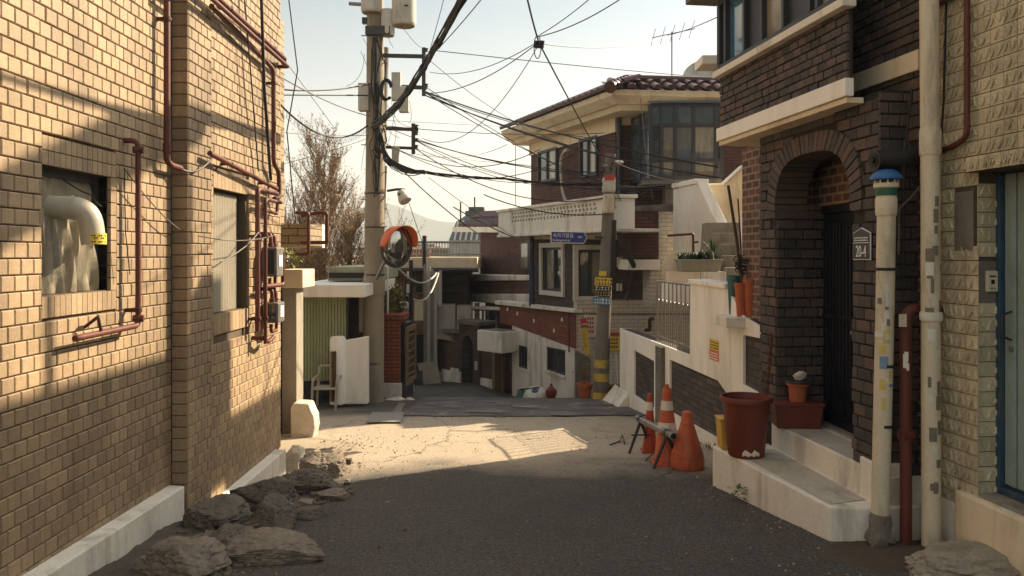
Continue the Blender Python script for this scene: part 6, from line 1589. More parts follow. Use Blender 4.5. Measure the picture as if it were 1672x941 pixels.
# things left at the foot of the white wall
gp2 = lambda px, Y: V(xat(px, Y), Y, G(xat(px, Y), Y))
c = gp2(900, 12.9); b = MB(); b.lathe([(.045, 0), (.055, .01), (.085, .05), (.095, .1), (.083, .15), (.045, .18), (.02, .22)], c, 24); b.lathe([(.02, .2201), (.026, .235), (.01, .245)], c, 10); tag(b.build('red_jar', m_dred, sm=True), 'round dark red jar on the ground by the white house wall', 'jar')
c = gp2(874, 13.0); t = thing('wash_basin', 'upturned grey white basin with a blue hole leaning on the house wall', 'basin', c)
d = V(-.05, -.5, .87).normalized(); o_ = c + V(0, .05, .03)
b = MB(); b.lathe([(.2, 0), (.21, .01), (.17, .08), (.13, .11), (.06, .115), (.055, .09), (.001, .09)], o_, 28, d); b.build('basin', m_greymetal, t, sm=True)
b = MB(); b.lathe([(.056, .1155), (.05, .118), (.001, .118)], o_, 20, d); b.build('drain', m_bluepaint, t)
c = gp2(851, 13.1); t = thing('watering_can', 'teal green spouted can beside the grey basin', 'can', c)
b = MB(); b.lathe([(.1, 0), (.09, .02), (.06, .14), (.065, .15)], c, 18); b.build('body', m_teal, t, sm=True)
b = MB(); b.tube([c + V(-.02, -.03, .16), c + V(.3, -.06, .2)], .012, 8); b.build('handle', m_dsteel, t, sm=True)
# ---------------------------------------------------------------- left background: shed, gate pillar, alley clutter
t = thing('concrete_post', 'grey concrete post standing past the end of the tan wall', 'post', V(xat(475, 9.2), 9.2, -.4))
c = V(xat(476, 9.2), 9.2, 0)
b = MB(); b.box(c.x - .085, c.x + .085, 9.1, 9.4, -.6, zat(470, 9.2)); b.build('shaft', m_concrete, t, bev=.01)
b = MB(); b.box(c.x - .1, c.x + .17, 9.05, 9.6, zat(470, 9.2) + .001, zat(440, 9.2)); b.build('capstone', m_cream, t, bev=.012)
rockc = V(xat(496, 9.0), 8.95, G(-2.3, 8.95) + .2)
bm_ = None
t = thing('broken_block', 'broken whitewashed concrete block at the foot of the grey post', 'block', V(rockc.x, 8.95, G(-2.3, 8.95)))
b = MB(); zz = G(-2.3, 8.95) - .03; x0, x1 = xat(478, 8.95), xat(516, 8.95)
prof = [(x0, zz), (x1 - .02, zz), (x1 + .01, zz + .15), (x1, zz + .27), (x1 - .03, zz + .33), (x1 - .06, zz + .41), (x0 + .03, zz + .42), (x0, zz + .36)]
b.prism([V(x, 8.85, z) for x, z in prof], (0, .25, 0)); b.build('block', m_rock_pale, t, bev=.02)
# shed
shd = thing('shed', 'flat roofed shed with green corrugated front behind the utility pole', 'shed', V(-3, 12.2, -.7))
YS_ = 11.9
b = MB(); b.box(xat(486, YS_), xat(605, YS_), YS_ - .5, YS_ + 2.5, zat(483, YS_), zat(463, YS_)); b.build('roof', m_white, shd, bev=.012)
b = MB(); b.box(xat(520, YS_), xat(603, YS_), YS_ + .6, YS_ + 3, zat(461, YS_), zat(437, YS_)); m_pgreen = M('pale_green_paint', lin(164, 164, 132), .7, .1, 4, .1, .05, stain=lin(110, 100, 80), stain_amt=.5); b.build('fascia', m_pgreen, shd, bev=.01)
b = MB(); b.box(xat(523, YS_), xat(602, YS_), YS_ + .55, YS_ + .65, zat(456, YS_), zat(447, YS_)); b.build('vent_slot', m_ink, shd)
n = 64; vs = []; fs = []; xa, xb = xat(487, YS_), xat(566, YS_)
for i in range(n + 1):
    x = xa + (xb - xa) * i / n; y = YS_ + .018 * (1 if (i % 4) in (0, 1) else -1)
    for z in (zat(622, YS_), zat(483, YS_)): vs.append(V(x, y, z))
for i in range(n): fs.append((2 * i, 2 * i + 2, 2 * i + 3, 2 * i + 1))
m_gcorr = M('green_corrugated', lin(178, 182, 146), .55, .12, 3, .12, .05, stain=lin(120, 122, 94), stain_amt=.4)
b = MB(); b.add(vs, fs); b.build('corrugated_panel', m_gcorr, shd, recalc=False)
b = MB(); b.box(xat(484, YS_), xat(488, YS_), YS_ - .05, YS_ + .05, -.8, zat(470, YS_)); b.build('post', m_white, shd)
b = MB(); b.box(xat(566, YS_), xat(569, YS_), YS_ - .02, YS_ + .02, zat(555, YS_), zat(484, YS_)); b.build('door_edge', m_dsteel, shd)
b = MB(); b.box(xat(570, YS_) - .05, xat(606, YS_), YS_ + .9, YS_ + 1.0, -.9, zat(484, YS_)); b.build('inner_wall', m_wood, shd)
b = MB(); b.box(xat(576, YS_), xat(597, YS_), YS_ + .5, YS_ + .56, zat(548, YS_), zat(488, YS_)); b.build('door_leaf', m_greymetal, shd)
b = MB(); b.box(-6, xat(486, YS_), YS_ + .2, YS_ + 3, -.9, 1.1); b.box(xat(486, YS_), xat(606, YS_), YS_ + 2.4, YS_ + 2.5, -.9, 1.1); b.build('wall', m_dconcrete, shd)
# white yard wall
t = thing('yard_wall', 'low white plaster wall in front of the shed', 'wall', V(-2.4, 11.8, -.6))
Yw = 11.6
b = MB(); b.prism([P(561, 660, Yw), P(600, 660, Yw + .1), P(600, 550, Yw + .1), P(561, 557, Yw)], (0, .15, 0)); b.build('wall', m_white, t, bev=.01)
b = MB(); p, q = P(538, 660, Yw - .05), P(563, 550, Yw - .05); b.lathe([(.115, p.z), (.115, q.z - .04), (.09, q.z), (.01, q.z + .005)], V((p.x + q.x) / 2, Yw, 0), 20); b.build('end_post', m_white, t, sm=True)
for k, (xa, lab, mt) in enumerate(((541, 'pale plank leaning against the round end of the white yard wall', m_wood), (546, 'dark plank beside the pale plank at the white yard wall', m_darkwood))):
    b = MB(); p, q = P(xa - 1.6, 656, Yw - .2), P(xa + 2.2, 574, Yw - .2); b.box(p.x, q.x, Yw - .22, Yw - .16, p.z, q.z); tag(b.build('plank', mt, bev=.004), lab, 'plank')
# plastic chair
ch = thing('plastic_chair', 'white plastic chair half hidden by the yard wall', 'chair', V(xat(525, 11.5), 11.4, G(-2.7, 11.4)))
cz = G(-2.7, 11.4); cx0 = xat(512, 11.4); cw = .34
b = MB(); b.cbox(V(cx0 + cw / 2, 11.45, cz + .3), (cw, .36, .025)); b.build('seat', m_pvcwhite, ch, bev=.01)
for dx in (0, cw):
    b = MB(); b.tube(fillet([V(cx0 + dx, 11.28, cz), V(cx0 + dx + .02, 11.28, cz + .44), V(cx0 + dx + .03, 11.6, cz + .46)], .05, 4), .018, 8); b.build('leg', m_pvcwhite, ch, sm=True)
    b = MB(); b.tube([V(cx0 + dx, 11.62, cz), V(cx0 + dx + .02, 11.6, cz + .46)], .018, 8); b.build('leg', m_pvcwhite, ch, sm=True)
b = MB(); b.tube(fillet([V(cx0 + .02, 11.6, cz + .3), V(cx0 + .02, 11.68, cz + .58), V(cx0 + cw, 11.68, cz + .58), V(cx0 + cw, 11.6, cz + .3)], .06, 4), .02, 8); b.build('backrest', m_pvcwhite, ch, sm=True)
# brick gate pillar with lattice gate
Yg = 13.25
gpz = G(-2, Yg)
t = thing('gate_pillar', 'red brick gate pillar with a white base right of the utility pole', 'gate pillar', V(xat(640, Yg), Yg, gpz))
m_pillar_uv = brickm('pillar_brick', lin(178, 100, 64), lin(156, 84, 52), lin(96, 62, 44), .19, .06, .007, .8, .6, .2)
b = MB(); xa, xb = xat(615, Yg), xat(655, Yg); b.box(xa, xb, Yg - .05, Yg + .55, gpz + .25, zat(522, Yg)); b.box(xa - .03, xb + .06, Yg - .08, Yg + .58, zat(522, Yg) + .001, zat(513, Yg)); b.build('shaft', m_pillar_uv, t, bev=.006)
b = MB(); b.box(xa - .02, xb + .02, Yg - .07, Yg + .6, gpz - .1, gpz + .249); b.build('base', m_whiteold, t, bev=.01)
t = thing('lattice_gate', 'ochre lattice gate panel beside the brick gate pillar', 'gate', V(xat(662, Yg), Yg + .3, gpz))
fg_ = Fr(V(xb + .065, Yg + .0, 0), V(.093, 1, 0), (0, 0, 1), V(1, -.093, 0)); zt_ = zat(535, Yg)
b = MB()
for r_ in ((0, .08, gpz + .2, zt_), (.62, .7, gpz + .2, zt_), (.081, .619, gpz + .2, gpz + .28), (.081, .619, zt_ - .08, zt_)): b.fbox(fg_, *r_, 0, .04)
b.build('frame', m_wood, t)
b = MB()
for k in range(6): b.fbox(fg_, .081, .619, gpz + .34 + k * .13, gpz + .37 + k * .13, .01, .03)
for k in range(3): b.fbox(fg_, .2 + .13 * k, .22 + .13 * k, gpz + .281, zt_ - .081, .0, .012)
b.build('lattice', m_wood, t)
b = MB(); b.fbox(fg_, -.05, .75, gpz - .1, zt_ + .05, -.12, -.02); b.build('backing', m_navy, t)
rock('pale_mound', 'flat heap of pale plaster rubble in front of the brick pillar', V(xat(645, 12.6), 12.55, G(-1.85, 12.55)), (.5, .3, .13), m_rock_pale, 12, cat='rubble', sub=3)
rock('pale_mound', 'small pale lump of plaster right of the brick pillar base', V(xat(672, 12.7), 12.55, G(-1.6, 12.5)), (.22, .18, .09), m_rock_pale, 13, cat='rubble', sub=3)
rock('white_bag', 'pale round bag behind the lattice gate', V(xat(672, 15.0), 15.0, G(-1.9, 15) + .13), (.16, .2, .36), m_greymetal, 15, .12, cat='bag', sub=3)
# shrub on the pillar
def leafcloud(b, c, rx, ry, rz, n, size, seed, lo=-1):
    rr = random.Random(seed)
    for _ in range(n):
        while True:
            q = V(rr.uniform(-1, 1), rr.uniform(-1, 1), rr.uniform(lo, 1))
            if .25 < q.length < 1 and noise.noise(q * 2.2 + V(seed, 0, 0)) > -.12: break
        p_ = Vector(c) + V(q.x * rx, q.y * ry, q.z * rz); d = (q + V(rr.uniform(-1, 1), rr.uniform(-1, 1), rr.uniform(-1, .6))).normalized(); e = d.orthogonal(); e.rotate(Matrix.Rotation(rr.uniform(0, 6.28), 3, d)); e = e.normalized() * size * rr.uniform(.25, .5); L_ = size * rr.uniform(.7, 1.4)
        b.tone = rr.random(); b.add([p_, p_ + d * L_ * .5 + e, p_ + d * L_, p_ + d * L_ * .5 - e], [(0, 1, 2, 3)])
    b.tone = .5
t = thing('shrub', 'yellow green leafy shrub standing above the brick gate pillar', 'shrub', P(640, 513, 13.5))
b = MB(); leafcloud(b, P(641, 492, 13.6), .17, .17, .26, 420, .06, 3); leafcloud(b, P(652, 500, 13.6), .1, .1, .12, 120, .05, 4); b.build('leaves', m_leafyellow, t, recalc=False)
b = MB(); b.tube([P(640, 513, 13.6), P(641, 480, 13.6)], .012, 6); b.build('stem', m_twig, t, sm=True)
b = MB(); b.tube([P(633, 513, 13.4), P(633, 428, 13.4)], .018, 8); tag(b.build('white_pole', m_white, sm=True), 'thin white pole rising left of the shrub on the brick pillar', 'pole')
# boards leaning in the alley
def board(label, quad, Y, dY, mat):
    b = MB(); pts = [P(px, py, Y + dY * (660 - py) / 100) for px, py in quad]; b.prism(pts, (0, .03, 0)); tag(b.build('leaning_board', mat, bev=.004), label, 'board', 'boards leaning at the end of the alley')
board('largest pale grey board leaning in the alley', [(692, 629), (720, 626), (713, 590), (681, 594)], 17.6, .3, m_concrete)
board('brown grey board leaning behind the pale grey board', [(677, 606), (709, 602), (703, 564), (673, 566)], 18.0, .3, m_dconcrete)
board('small dark board leaning at the left of the pale grey board', [(679, 629), (690, 629), (690, 605), (679, 606)], 17.4, .3, m_dsteel)
# houses and fences closing the alley
t = thing('alley_house', 'old brown timber house with ochre window strips behind the gate pillar', 'house', V(-3, 19.5, -1.3))
Yh = 19.0
b = MB(); b.box(xat(600, Yh), xat(712, Yh), Yh, Yh + 3, -1.6, zat(440, Yh)); m_oldwood = M('old_brown_wall', lin(130, 106, 84), .85, .3, 3, .3, .2, stain=lin(44, 36, 30), stain_amt=.8); b.build('wall', m_oldwood, t)
for xa, xb, ya_, yb_, mt in ((678, 692, 440, 480, m_yellowsign), (662, 668, 445, 500, m_frame), (640, 655, 450, 520, m_glass), (671, 677, 430, 470, m_brown_uv)):
    b = MB(); b.box(xat(xa, Yh), xat(xb, Yh), Yh - .06, Yh - .001, zat(yb_, Yh), zat(ya_, Yh)); wo = b.build('window', m_wood if mt is m_yellowsign else m_frame, t)
    b = MB(); b.box(xat(xa + 2, Yh), xat(xb - 2, Yh), Yh - .075, Yh - .061, zat(yb_ - 3, Yh), zat(ya_ + 3, Yh)); b.build('pane', m_glass, wo)
b = MB(); b.box(xat(600, Yh), xat(781, Yh), Yh - .5, Yh + 4, zat(440, Yh), zat(420, Yh)); b.build('roof', m_cream, t, bev=.03)
b = MB(); b.box(xat(642, Yh), xat(700, Yh), Yh + .2, Yh + .6, zat(420, Yh) + .001, zat(407, Yh)); b.build('parapet', m_red_uv, t)
b = MB(); b.box(xat(714, Yh), xat(762, Yh), Yh + .6, Yh + 3, -1.6, zat(440, Yh) - .001); b.build('wall', m_stone_uv, t)
t = thing('roof_railing', 'grey pipe railing along the flat roof above the alley house', 'railing', P(735, 418, Yh - .3))
zr0, zr1 = zat(419, Yh), zat(396, Yh)
b = MB(); b.tube([V(xat(665, Yh), Yh - .3, zr1), V(xat(786, Yh), Yh - .3, zr1)], .03, 6); b.tube([V(xat(665, Yh), Yh - .3, zr0 + .05), V(xat(786, Yh), Yh - .3, zr0 + .05)], .025, 6); b.build('rail', m_steel, t, sm=True)
for k in range(26):
    x = xat(668, Yh) + k * (xat(784, Yh) - xat(668, Yh)) / 25; b = MB(); b.tube([V(x, Yh - .3, zr0), V(x, Yh - .3, zr1)], .013, 5); b.build('baluster', m_steel, t)
t = thing('post_fence', 'row of grey steel posts and sheeting beside the old brown house', 'fence', P(703, 600, 17.9))
for k, xx in enumerate((694, 699, 704, 709)):
    b = MB(); x = xat(xx, 17.9); b.box(x - .035, x + .035, 17.9 + .1 * k, 17.95 + .1 * k, -1.5, zat(432 + 4 * k, 17.9)); b.build('post', m_greymetal if k % 2 else m_steel, t)
b = MB(); x0, x1 = xat(640, 17.9), xat(692, 17.9); b.box(x0, x1, 18.0, 18.05, -1.5, zat(548, 17.9)); b.build('sheet', m_ink, t)
b = MB(); b.box(xat(676, 17.9), xat(692, 17.9), 17.95, 17.99, zat(524, 17.9), zat(492, 17.9)); b.build('sheet', m_pvc, t)
pipe('white_pipe', 'white bent pipe frame against the dark stone wall in the alley', 'pipe', [P(712, 495, 18.4), P(715, 495, 18.4), P(715, 446, 18.4), P(700, 441, 18.4)], .03, m_greymetal, .1)
t = thing('water_tank', 'pale grey panel water tank above the alley wall', 'tank', P(740, 545, 19.2))
Yt = 19.15
for xa, xb, ya_, mt in ((713, 744, 497, m_greymetal), (745.5, 770, 499, m_greymetal)):
    b = MB(); b.box(xat(xa, Yt), xat(xb, Yt), Yt, Yt + .42, zat(555, Yt), zat(ya_, Yt)); b.build('panel', mt, t, bev=.03)
b = MB(); b.prism([P(710, 552, Yt - .3), P(755, 560, Yt - .3), P(755, 545, Yt), P(715, 540, Yt)], (0, .5, 0)); b.build('ledge', m_concrete, t)
rock('tarp', 'crumpled pale tarp over the gate beside the dark post', P(660, 500, 16.5), (.35, .3, .3), m_greymetal, 22, .5, cat='tarp', sub=3)
t = thing('dark_post', 'dark iron post standing beside the brick gate pillar', 'post', P(671, 560, 15))
b = MB(); b.tube([P(671, 640, 15), P(671, 425, 15)], .04, 8); b.build('post', m_dsteel, t, sm=True)
b = MB(); b.box(xat(666, 15), xat(669, 15) , 14.85, 14.9, zat(455, 15), zat(443, 15)); b.box(xat(665.5, 15), xat(669.5, 15), 14.85, 14.9, zat(478, 15), zat(464, 15)); b.build('tag_plate', m_whiteink, t)
b = MB(); b.tube([P(693, 436, 18), P(693, 385, 18)], .05, 8); tag(b.build('vent_stack', m_dsteel, sm=True), 'short dark vent stack on the flat roof of the alley house', 'chimney')
# far houses
t = thing('far_house', 'distant pale house with glass roof cluttered by railings', 'house', P(757, 395, 46))
Yf = 46
b = MB(); b.box(xat(733, Yf), xat(815, Yf), Yf, Yf + 8, -8, zat(392, Yf)); m_farwall = M('far_pale_wall', lin(150, 148, 140), .9, .2, 1, .2, 0, stain=lin(90, 88, 84), stain_amt=.6, stain_scale=1); b.build('wall', m_farwall, t)
b = MB(); b.prism([P(733, 392, Yf), P(800, 392, Yf), P(800, 352, Yf), P(765, 349, Yf), P(745, 362, Yf)], (0, 6, 0)); b.build('glass_roof', m_glassblue, t)
for k in range(5): 
    b = MB(); x_ = 742 + k * 9; b.tube([P(x_, 392, Yf - .1), P(x_ + 6, 362 - 2 * k, Yf - .1)], .06, 5); b.build('glazing_bar', m_frame_lt, t)
b = MB(); b.box(xat(760, Yf), xat(800, Yf), Yf - .3, Yf + 3, zat(352, Yf), zat(345, Yf)); b.box(xat(765, Yf), xat(790, Yf), Yf, Yf + 2, zat(345, Yf) + .001, zat(338, Yf)); b.build('roof', m_dsteel, t)
b = MB(); b.tube([P(775, 340, Yf), P(775, 322, Yf)], .05, 5); b.tube([P(752, 360, Yf), P(752, 330, Yf)], .05, 5); b.build('aerial', m_dsteel, t)
for k, (xa, xb, yt, Y, mt, lab) in enumerate(((560, 650, 408, 60, m_whiteold, 'far pale flat roofed house left of the mirror'), (655, 705, 402, 75, m_cream, 'far cream house below the distant hill'), (700, 742, 408, 64, m_brown_uv, 'far brown house below the roof railing'), (480, 560, 420, 55, m_cream, 'far cream house behind the bare tree'))):
    t = thing('far_house', lab, 'house', P((xa + xb) / 2, yt, Y))
    b = MB(); b.box(xat(xa, Y), xat(xb, Y), Y, Y + 9, -12, zat(yt, Y)); b.build('wall', mt, t)
    b = MB(); b.box(xat(xa, Y) - .3, xat(xb, Y) + .3, Y - .3, Y + 9.3, zat(yt, Y) + .001, zat(yt - 3, Y)); b.build('roof', m_dconcrete, t)
    for j in range(4):
        x = xat(xa + (xb - xa) * (.12 + .23 * j), Y); b = MB(); b.box(x, x + 1, Y - .06, Y - .001, zat(yt, Y) - 2.2, zat(yt, Y) - .9); b.build('window', m_glass, t)
# hills
def hills(name, Y, base, prof, mat, seed):
    vs, fs = [], []; n = 160
    for i in range(n + 1):
        px = -500 + 2700 * i / n
        h = prof(px) + 6 * noise.fractal((px * .012, seed, 0), .9, 2.1, 5)
        for j, f in enumerate((0, .35, .7, 1.0)):
            p_ = P(px, HZ - h, Y); zb = base
            yy_ = Y - (1 - f) * Y * .35; jit = 0 if j in (0, 3) else 3 * noise.noise((px * .05, j, seed))
            vs.append(V(p_.x, yy_, zb + (p_.z - zb) * f + jit))
    for i in range(n):
        for j in range(3): fs.append((4 * i + j, 4 * i + 4 + j, 4 * i + 5 + j, 4 * i + 1 + j))
    b = MB(); b.add(vs, fs); o = b.build(name, mat, sm=True, recalc=True); o['kind'] = 'structure'
m_hill = M('wooded_hill', lin(74, 80, 60), 1, .35, .05, .3, 0)
hills('hills', 620, -40, lambda px: 24 + 56 * math.exp(-((px - 620) / 80) ** 2) + 22 * math.exp(-((px - 760) / 90) ** 2) + 14 * math.exp(-((px - 300) / 200) ** 2), m_hill, 3)
# ---------------------------------------------------------------- bare tree
m_bud = M('dry_bud', lin(150, 122, 74), .9, .3, 8, .2, 0, tone=.5)
def bare_tree(name, label, base, H, spread, seed, n1=26):
    rr = random.Random(seed); t = thing(name, label, 'tree', base); base = Vector(base)
    b = MB(); leaf = MB()
    trunk = [base, base + V(.05, .05, H * .3), base + V(-.03, 0, H * .55), base + V(.02, 0, H * .8)]
    tb = MB(); tb.tube(trunk, [.11, .08, .05, .018], 8); tb.build('trunk', m_twig, t, sm=True)
    def br(p, d, L, r, lev):
        n = 4; pts = [p]; dd = d.copy()
        for k in range(n):
            dd = (dd + V(rr.uniform(-.16, .16), rr.uniform(-.16, .16), rr.uniform(.0, .16))).normalized(); pts.append(pts[-1] + dd * L / n)
        b.tone = rr.random(); b.tube(pts, [r * (1 - .75 * k / n) for k in range(n + 1)], 4 if lev else 5, cap=False)
        if lev < 3:
            for _ in range((8, 6, 5)[lev]):
                q = pts[rr.randint(1, n)]; a = rr.uniform(0, 6.28)
                d2 = (dd + V(math.cos(a), math.sin(a), .25) * rr.uniform(.35, .75)).normalized()
                br(q, d2, L * rr.uniform(.35, .6), r * .5, lev + 1)
        elif rr.random() < .5:
            q = pts[-1]; d3 = V(rr.uniform(-1, 1), rr.uniform(-1, 1), rr.uniform(-.3, 1)).normalized(); e = d3.orthogonal().normalized() * .012
            leaf.tone = rr.random(); leaf.add([q - e, q + e, q + d3 * .05], [(0, 1, 2)])
    for k in range(n1):
        f = .18 + .8 * k / n1; z = H * f * .82
        a = rr.uniform(0, 6.28); up_ = .55 + .7 * f
        L = H * .34 * (1.1 - f * .75) * rr.uniform(.75, 1.15)
        br(base + V(0, 0, z), V(math.cos(a) * spread, math.sin(a) * spread, up_).normalized(), L, .019 * (1.2 - f * .6), 0)
    b.build('branches', m_twig, t, recalc=False); leaf.build('buds', m_bud, t, recalc=False)
bare_tree('bare_tree', 'tall bare tree with upright brown twigs behind the shed', V(xat(528, 16.5), 16.5, G(-4, 16.5)), 5.6, .66, 5, 48)
bare_tree('bare_tree', 'shorter bare tree filling in left of the tall one behind the shed', V(xat(490, 17.5), 17.5, G(-4, 17.5)), 3.9, .8, 8, 28)
bare_tree('bare_tree', 'bushy bare tree half hidden by the utility pole', V(xat(572, 15.6), 15.6, G(-3, 15.6)), 3.8, .9, 11, 28)
t = thing('evergreen_bush', 'yellow green bush beyond the end of the tan wall', 'bush', P(478, 430, 13.5))
b = MB(); leafcloud(b, P(470, 425, 13.5), .2, .2, .2, 260, .06, 7); b.build('leaves', m_leafyellow, t, recalc=False)

# ---------------------------------------------------------------- the air: even haze round the whole scene
hm = bpy.data.materials.new('haze'); hm.use_nodes = True; hn = hm.node_tree
for n_ in list(hn.nodes):
    if n_.type != 'OUTPUT_MATERIAL': hn.nodes.remove(n_)
pv = hn.nodes.new('ShaderNodeVolumePrincipled'); pv.inputs['Density'].default_value = .0013; pv.inputs['Color'].default_value = (.86, .88, .88, 1); pv.inputs['Anisotropy'].default_value = .0
hn.links.new(pv.outputs[0], [n_ for n_ in hn.nodes if n_.type == 'OUTPUT_MATERIAL'][0].inputs['Volume'])
b = MB(); b.box(-4200, 4200, -80, 6100, -70, 48); tag(b.build('haze', hm), kind='stuff')
# ---------------------------------------------------------------- rocks and litter along the tan wall
def gpt(px, py): Y = 1846 / (py - 506); return V(xat(px, Y), Y, G(xat(px, Y), Y))
for (px, py, w_, d_, h_, mt, sd_, lab) in (
    (285, 945, .66, .5, .17, m_rock, 31, 'brown rock lowest of the row along the tan wall'),
    (425, 925, .8, .46, .14, m_rock, 32, 'broad flat brown rock reaching out on the asphalt'),
    (335, 868, .62, .6, .18, m_rock_dark, 33, 'dark slab of rock in the corner below the wall step'),
    (440, 866, .42, .36, .18, m_rock_dark, 34, 'small dark rock between the two larger rocks'),
    (432, 826, .66, .42, .23, m_rock_dark, 35, 'dark domed rock beside the white plinth'),
    (492, 808, .58, .42, .19, m_rock_dark, 36, 'dark rock with a pale foot near the sunlit asphalt'),
    (522, 782, .54, .40, .21, m_rock, 37, 'grey rock at the edge of the sunlit asphalt'),
    (476, 742, .27, .34, .26, m_rock_pale, 45, 'whitewashed rock at the far end of the row'),
    (540, 818, .34, .24, .07, m_rock, 39, 'low brown chip of rock on the asphalt side'),
    (362, 915, .44, .4, .17, m_rock_dark, 40, 'dark rock wedged behind the broad flat rock'),
    (500, 848, .40, .26, .07, m_rock_dark, 41, 'low dark rock spreading on the asphalt right of the row'),
    ):
    c = gpt(px, py); c.y += d_ * .3
    rock('rock', lab, c + V(0, 0, h_ * .3), (w_, d_, h_ * 1.7), mt, sd_, .42, group='rocks along the foot of the tan wall', sub=5)
# rubble and grit between the rocks
rr = random.Random(19); b = MB()
for k in range(420):
    f = rr.random(); px = 300 + 235 * f + rr.gauss(0, 26); py = 930 - 150 * f + rr.gauss(0, 16)
    c = gpt(px, max(py, 730)); s_ = rr.uniform(.008, .045) * (1 if rr.random() < .85 else 1.5); b.tone = rr.random()
    if c.x < -2.14: continue
    pts8 = []
    for zz in (0, 1):
        for sx2, sy2 in ((-1, -1), (1, -1), (1, 1), (-1, 1)): pts8.append(c + V(sx2 * s_ * rr.uniform(.5, 1), sy2 * s_ * rr.uniform(.5, 1), -.01 + zz * s_ * rr.uniform(.5, 1.1)))
    b.hexa(pts8)
m_rub = M('rubble_stone', lin(112, 102, 88), .95, .4, 12, .3, .5, 40, tone=.5); tag(b.build('rubble_fill', m_rub, bev=.004), kind='stuff')
m_dirt = M('dry_dirt', lin(84, 75, 64), 1, .35, 6, .4, .8, 30, stain=lin(52, 45, 37), stain_amt=.7, streak=False)
vs = []; fs = []; nx, ny = 34, 70
for j in range(ny + 1):
    for i in range(nx + 1):
        Y = 3.7 + 4.6 * j / ny; x = -2.26 + 1.15 * i / nx
        e = 1 - smooth(.25, .95, i / nx + .25 * noise.noise((Y * 1.3, 3, 0)) + .12 * noise.noise((Y * 5, x * 5, 1)))
        vs.append(V(x, Y, G(x, Y) - .016 + .03 * e * (1 - .5 * smooth(7, 8.2, Y)) + .03 * e * noise.noise((x * 6, Y * 6, 2)) + .012 * e * noise.noise((x * 19, Y * 19, 4))))
for j in range(ny):
    for i in range(nx): fs.append((j * (nx + 1) + i, j * (nx + 1) + i + 1, (j + 1) * (nx + 1) + i + 1, (j + 1) * (nx + 1) + i))
b = MB(); b.add(vs, fs); tag(b.build('dirt', m_dirt, sm=True, recalc=False), kind='stuff')
# stone step at the lower right
rock('stone_slab', 'rough flat stone doorstep at the lower right corner', V(2.52, 4.3, -.02), (1.35, .72, .42), m_stonepale, 51, .22, cat='stone', sub=5, flat=.13)
rock('stone_slab', 'smaller rounded stone in front of the rough doorstep', V(2.62, 3.93, .0), (.7, .34, .3), m_stonepale, 53, .25, cat='stone', sub=5, flat=.1)
# loose chips and dead leaves: uncountable
rr = random.Random(77); b = MB(); b2 = MB()
def ok(x, y): return True
for k in range(1500):
    u = rr.random()
    if u < .55: Y = rr.uniform(4.2, 9); x = -2.1 + abs(rr.gauss(0, .55)) + .05
    elif u < .75: Y = rr.uniform(4.1, 7.5); x = 1.9 - abs(rr.gauss(0, .4)) - .1 * (Y - 5)
    else: Y = rr.uniform(4, 11); x = rr.uniform(-1.8, 1.4)
    s = rr.uniform(.003, .012) * (1.6 if rr.random() < .06 else 1); p_ = V(x, Y, G(x, Y) + .012 * (noise.noise((x * 1.3, Y * 1.3, 3)) + .5 * noise.noise((x * 4, Y * 4, 9))) + s * .3)
    a = rr.uniform(0, 3.14); d = V(math.cos(a), math.sin(a), 0); e = V(-d.y, d.x, 0)
    tgt = b if rr.random() < .75 else b2; tgt.tone = rr.random()
    tgt.add([p_ - d * s, p_ + e * s * .7, p_ + d * s, p_ - e * s * .7, p_ + V(0, 0, s * .8)], [(0, 1, 4), (1, 2, 4), (2, 3, 4), (3, 0, 4)])
m_chip = M('stone_chip', lin(150, 134, 110), .95, .3, 30, .3, 0, tone=.5)
m_dead = M('dead_leaf', lin(132, 98, 60), .9, .3, 30, .2, 0, tone=.5)
tag(b.build('gravel', m_chip), kind='stuff'); tag(b2.build('leaf_litter', m_dead), kind='stuff')

# patches, drain cover and dirt on the ground
def decal(name, pts, off, mat, kind=None, label=None, cat=None, rough=0.0, n=14):
    # a flush sheet that follows the ground, outline given by ground points in the plan
    vs = []; fs = []
    (x0, y0), (x1, y1), (x2, y2), (x3, y3) = pts
    for j in range(n + 1):
        for i_ in range(n + 1):
            u, v = i_ / n, j / n
            x = (x0 * (1 - u) + x1 * u) * (1 - v) + (x3 * (1 - u) + x2 * u) * v; y = (y0 * (1 - u) + y1 * u) * (1 - v) + (y3 * (1 - u) + y2 * u) * v
            if rough: x += rough * noise.noise((x * 2.1, y * 2.1, 7)); y += rough * noise.noise((x * 2.3, y * 2.3, 17))
            z = G(x, y) + .012 * (noise.noise((x * 1.3, y * 1.3, 3)) + .5 * noise.noise((x * 4, y * 4, 9)))
            vs.append(V(x, y, z + off))
    for j in range(n):
        for i_ in range(n): fs.append((j * (n + 1) + i_, j * (n + 1) + i_ + 1, (j + 1) * (n + 1) + i_ + 1, (j + 1) * (n + 1) + i_))
    b = MB(); b.add(vs, fs); return tag(b.build(name, mat, sm=True, recalc=False), label, cat, None, kind)
g2 = lambda px, py: (lambda Y: (xat(px, Y), Y))(1846 / (py - 506))
m_patch = M('asphalt_patch', lin(66, 64, 61), .92, .2, 5, .4, .6, 70); m_patch2 = M('pale_asphalt_patch', lin(118, 110, 98), .92, .25, 6, .4, .5, 60)
decal('asphalt_patch', [g2(985, 664), g2(1012, 664), g2(1024, 652), g2(972, 653)], .022, m_patch2, 'structure', rough=.02)
decal('asphalt_patch', [g2(640, 676), g2(655, 676), g2(662, 660), g2(652, 660)], .022, m_patch2, 'structure', rough=.01)
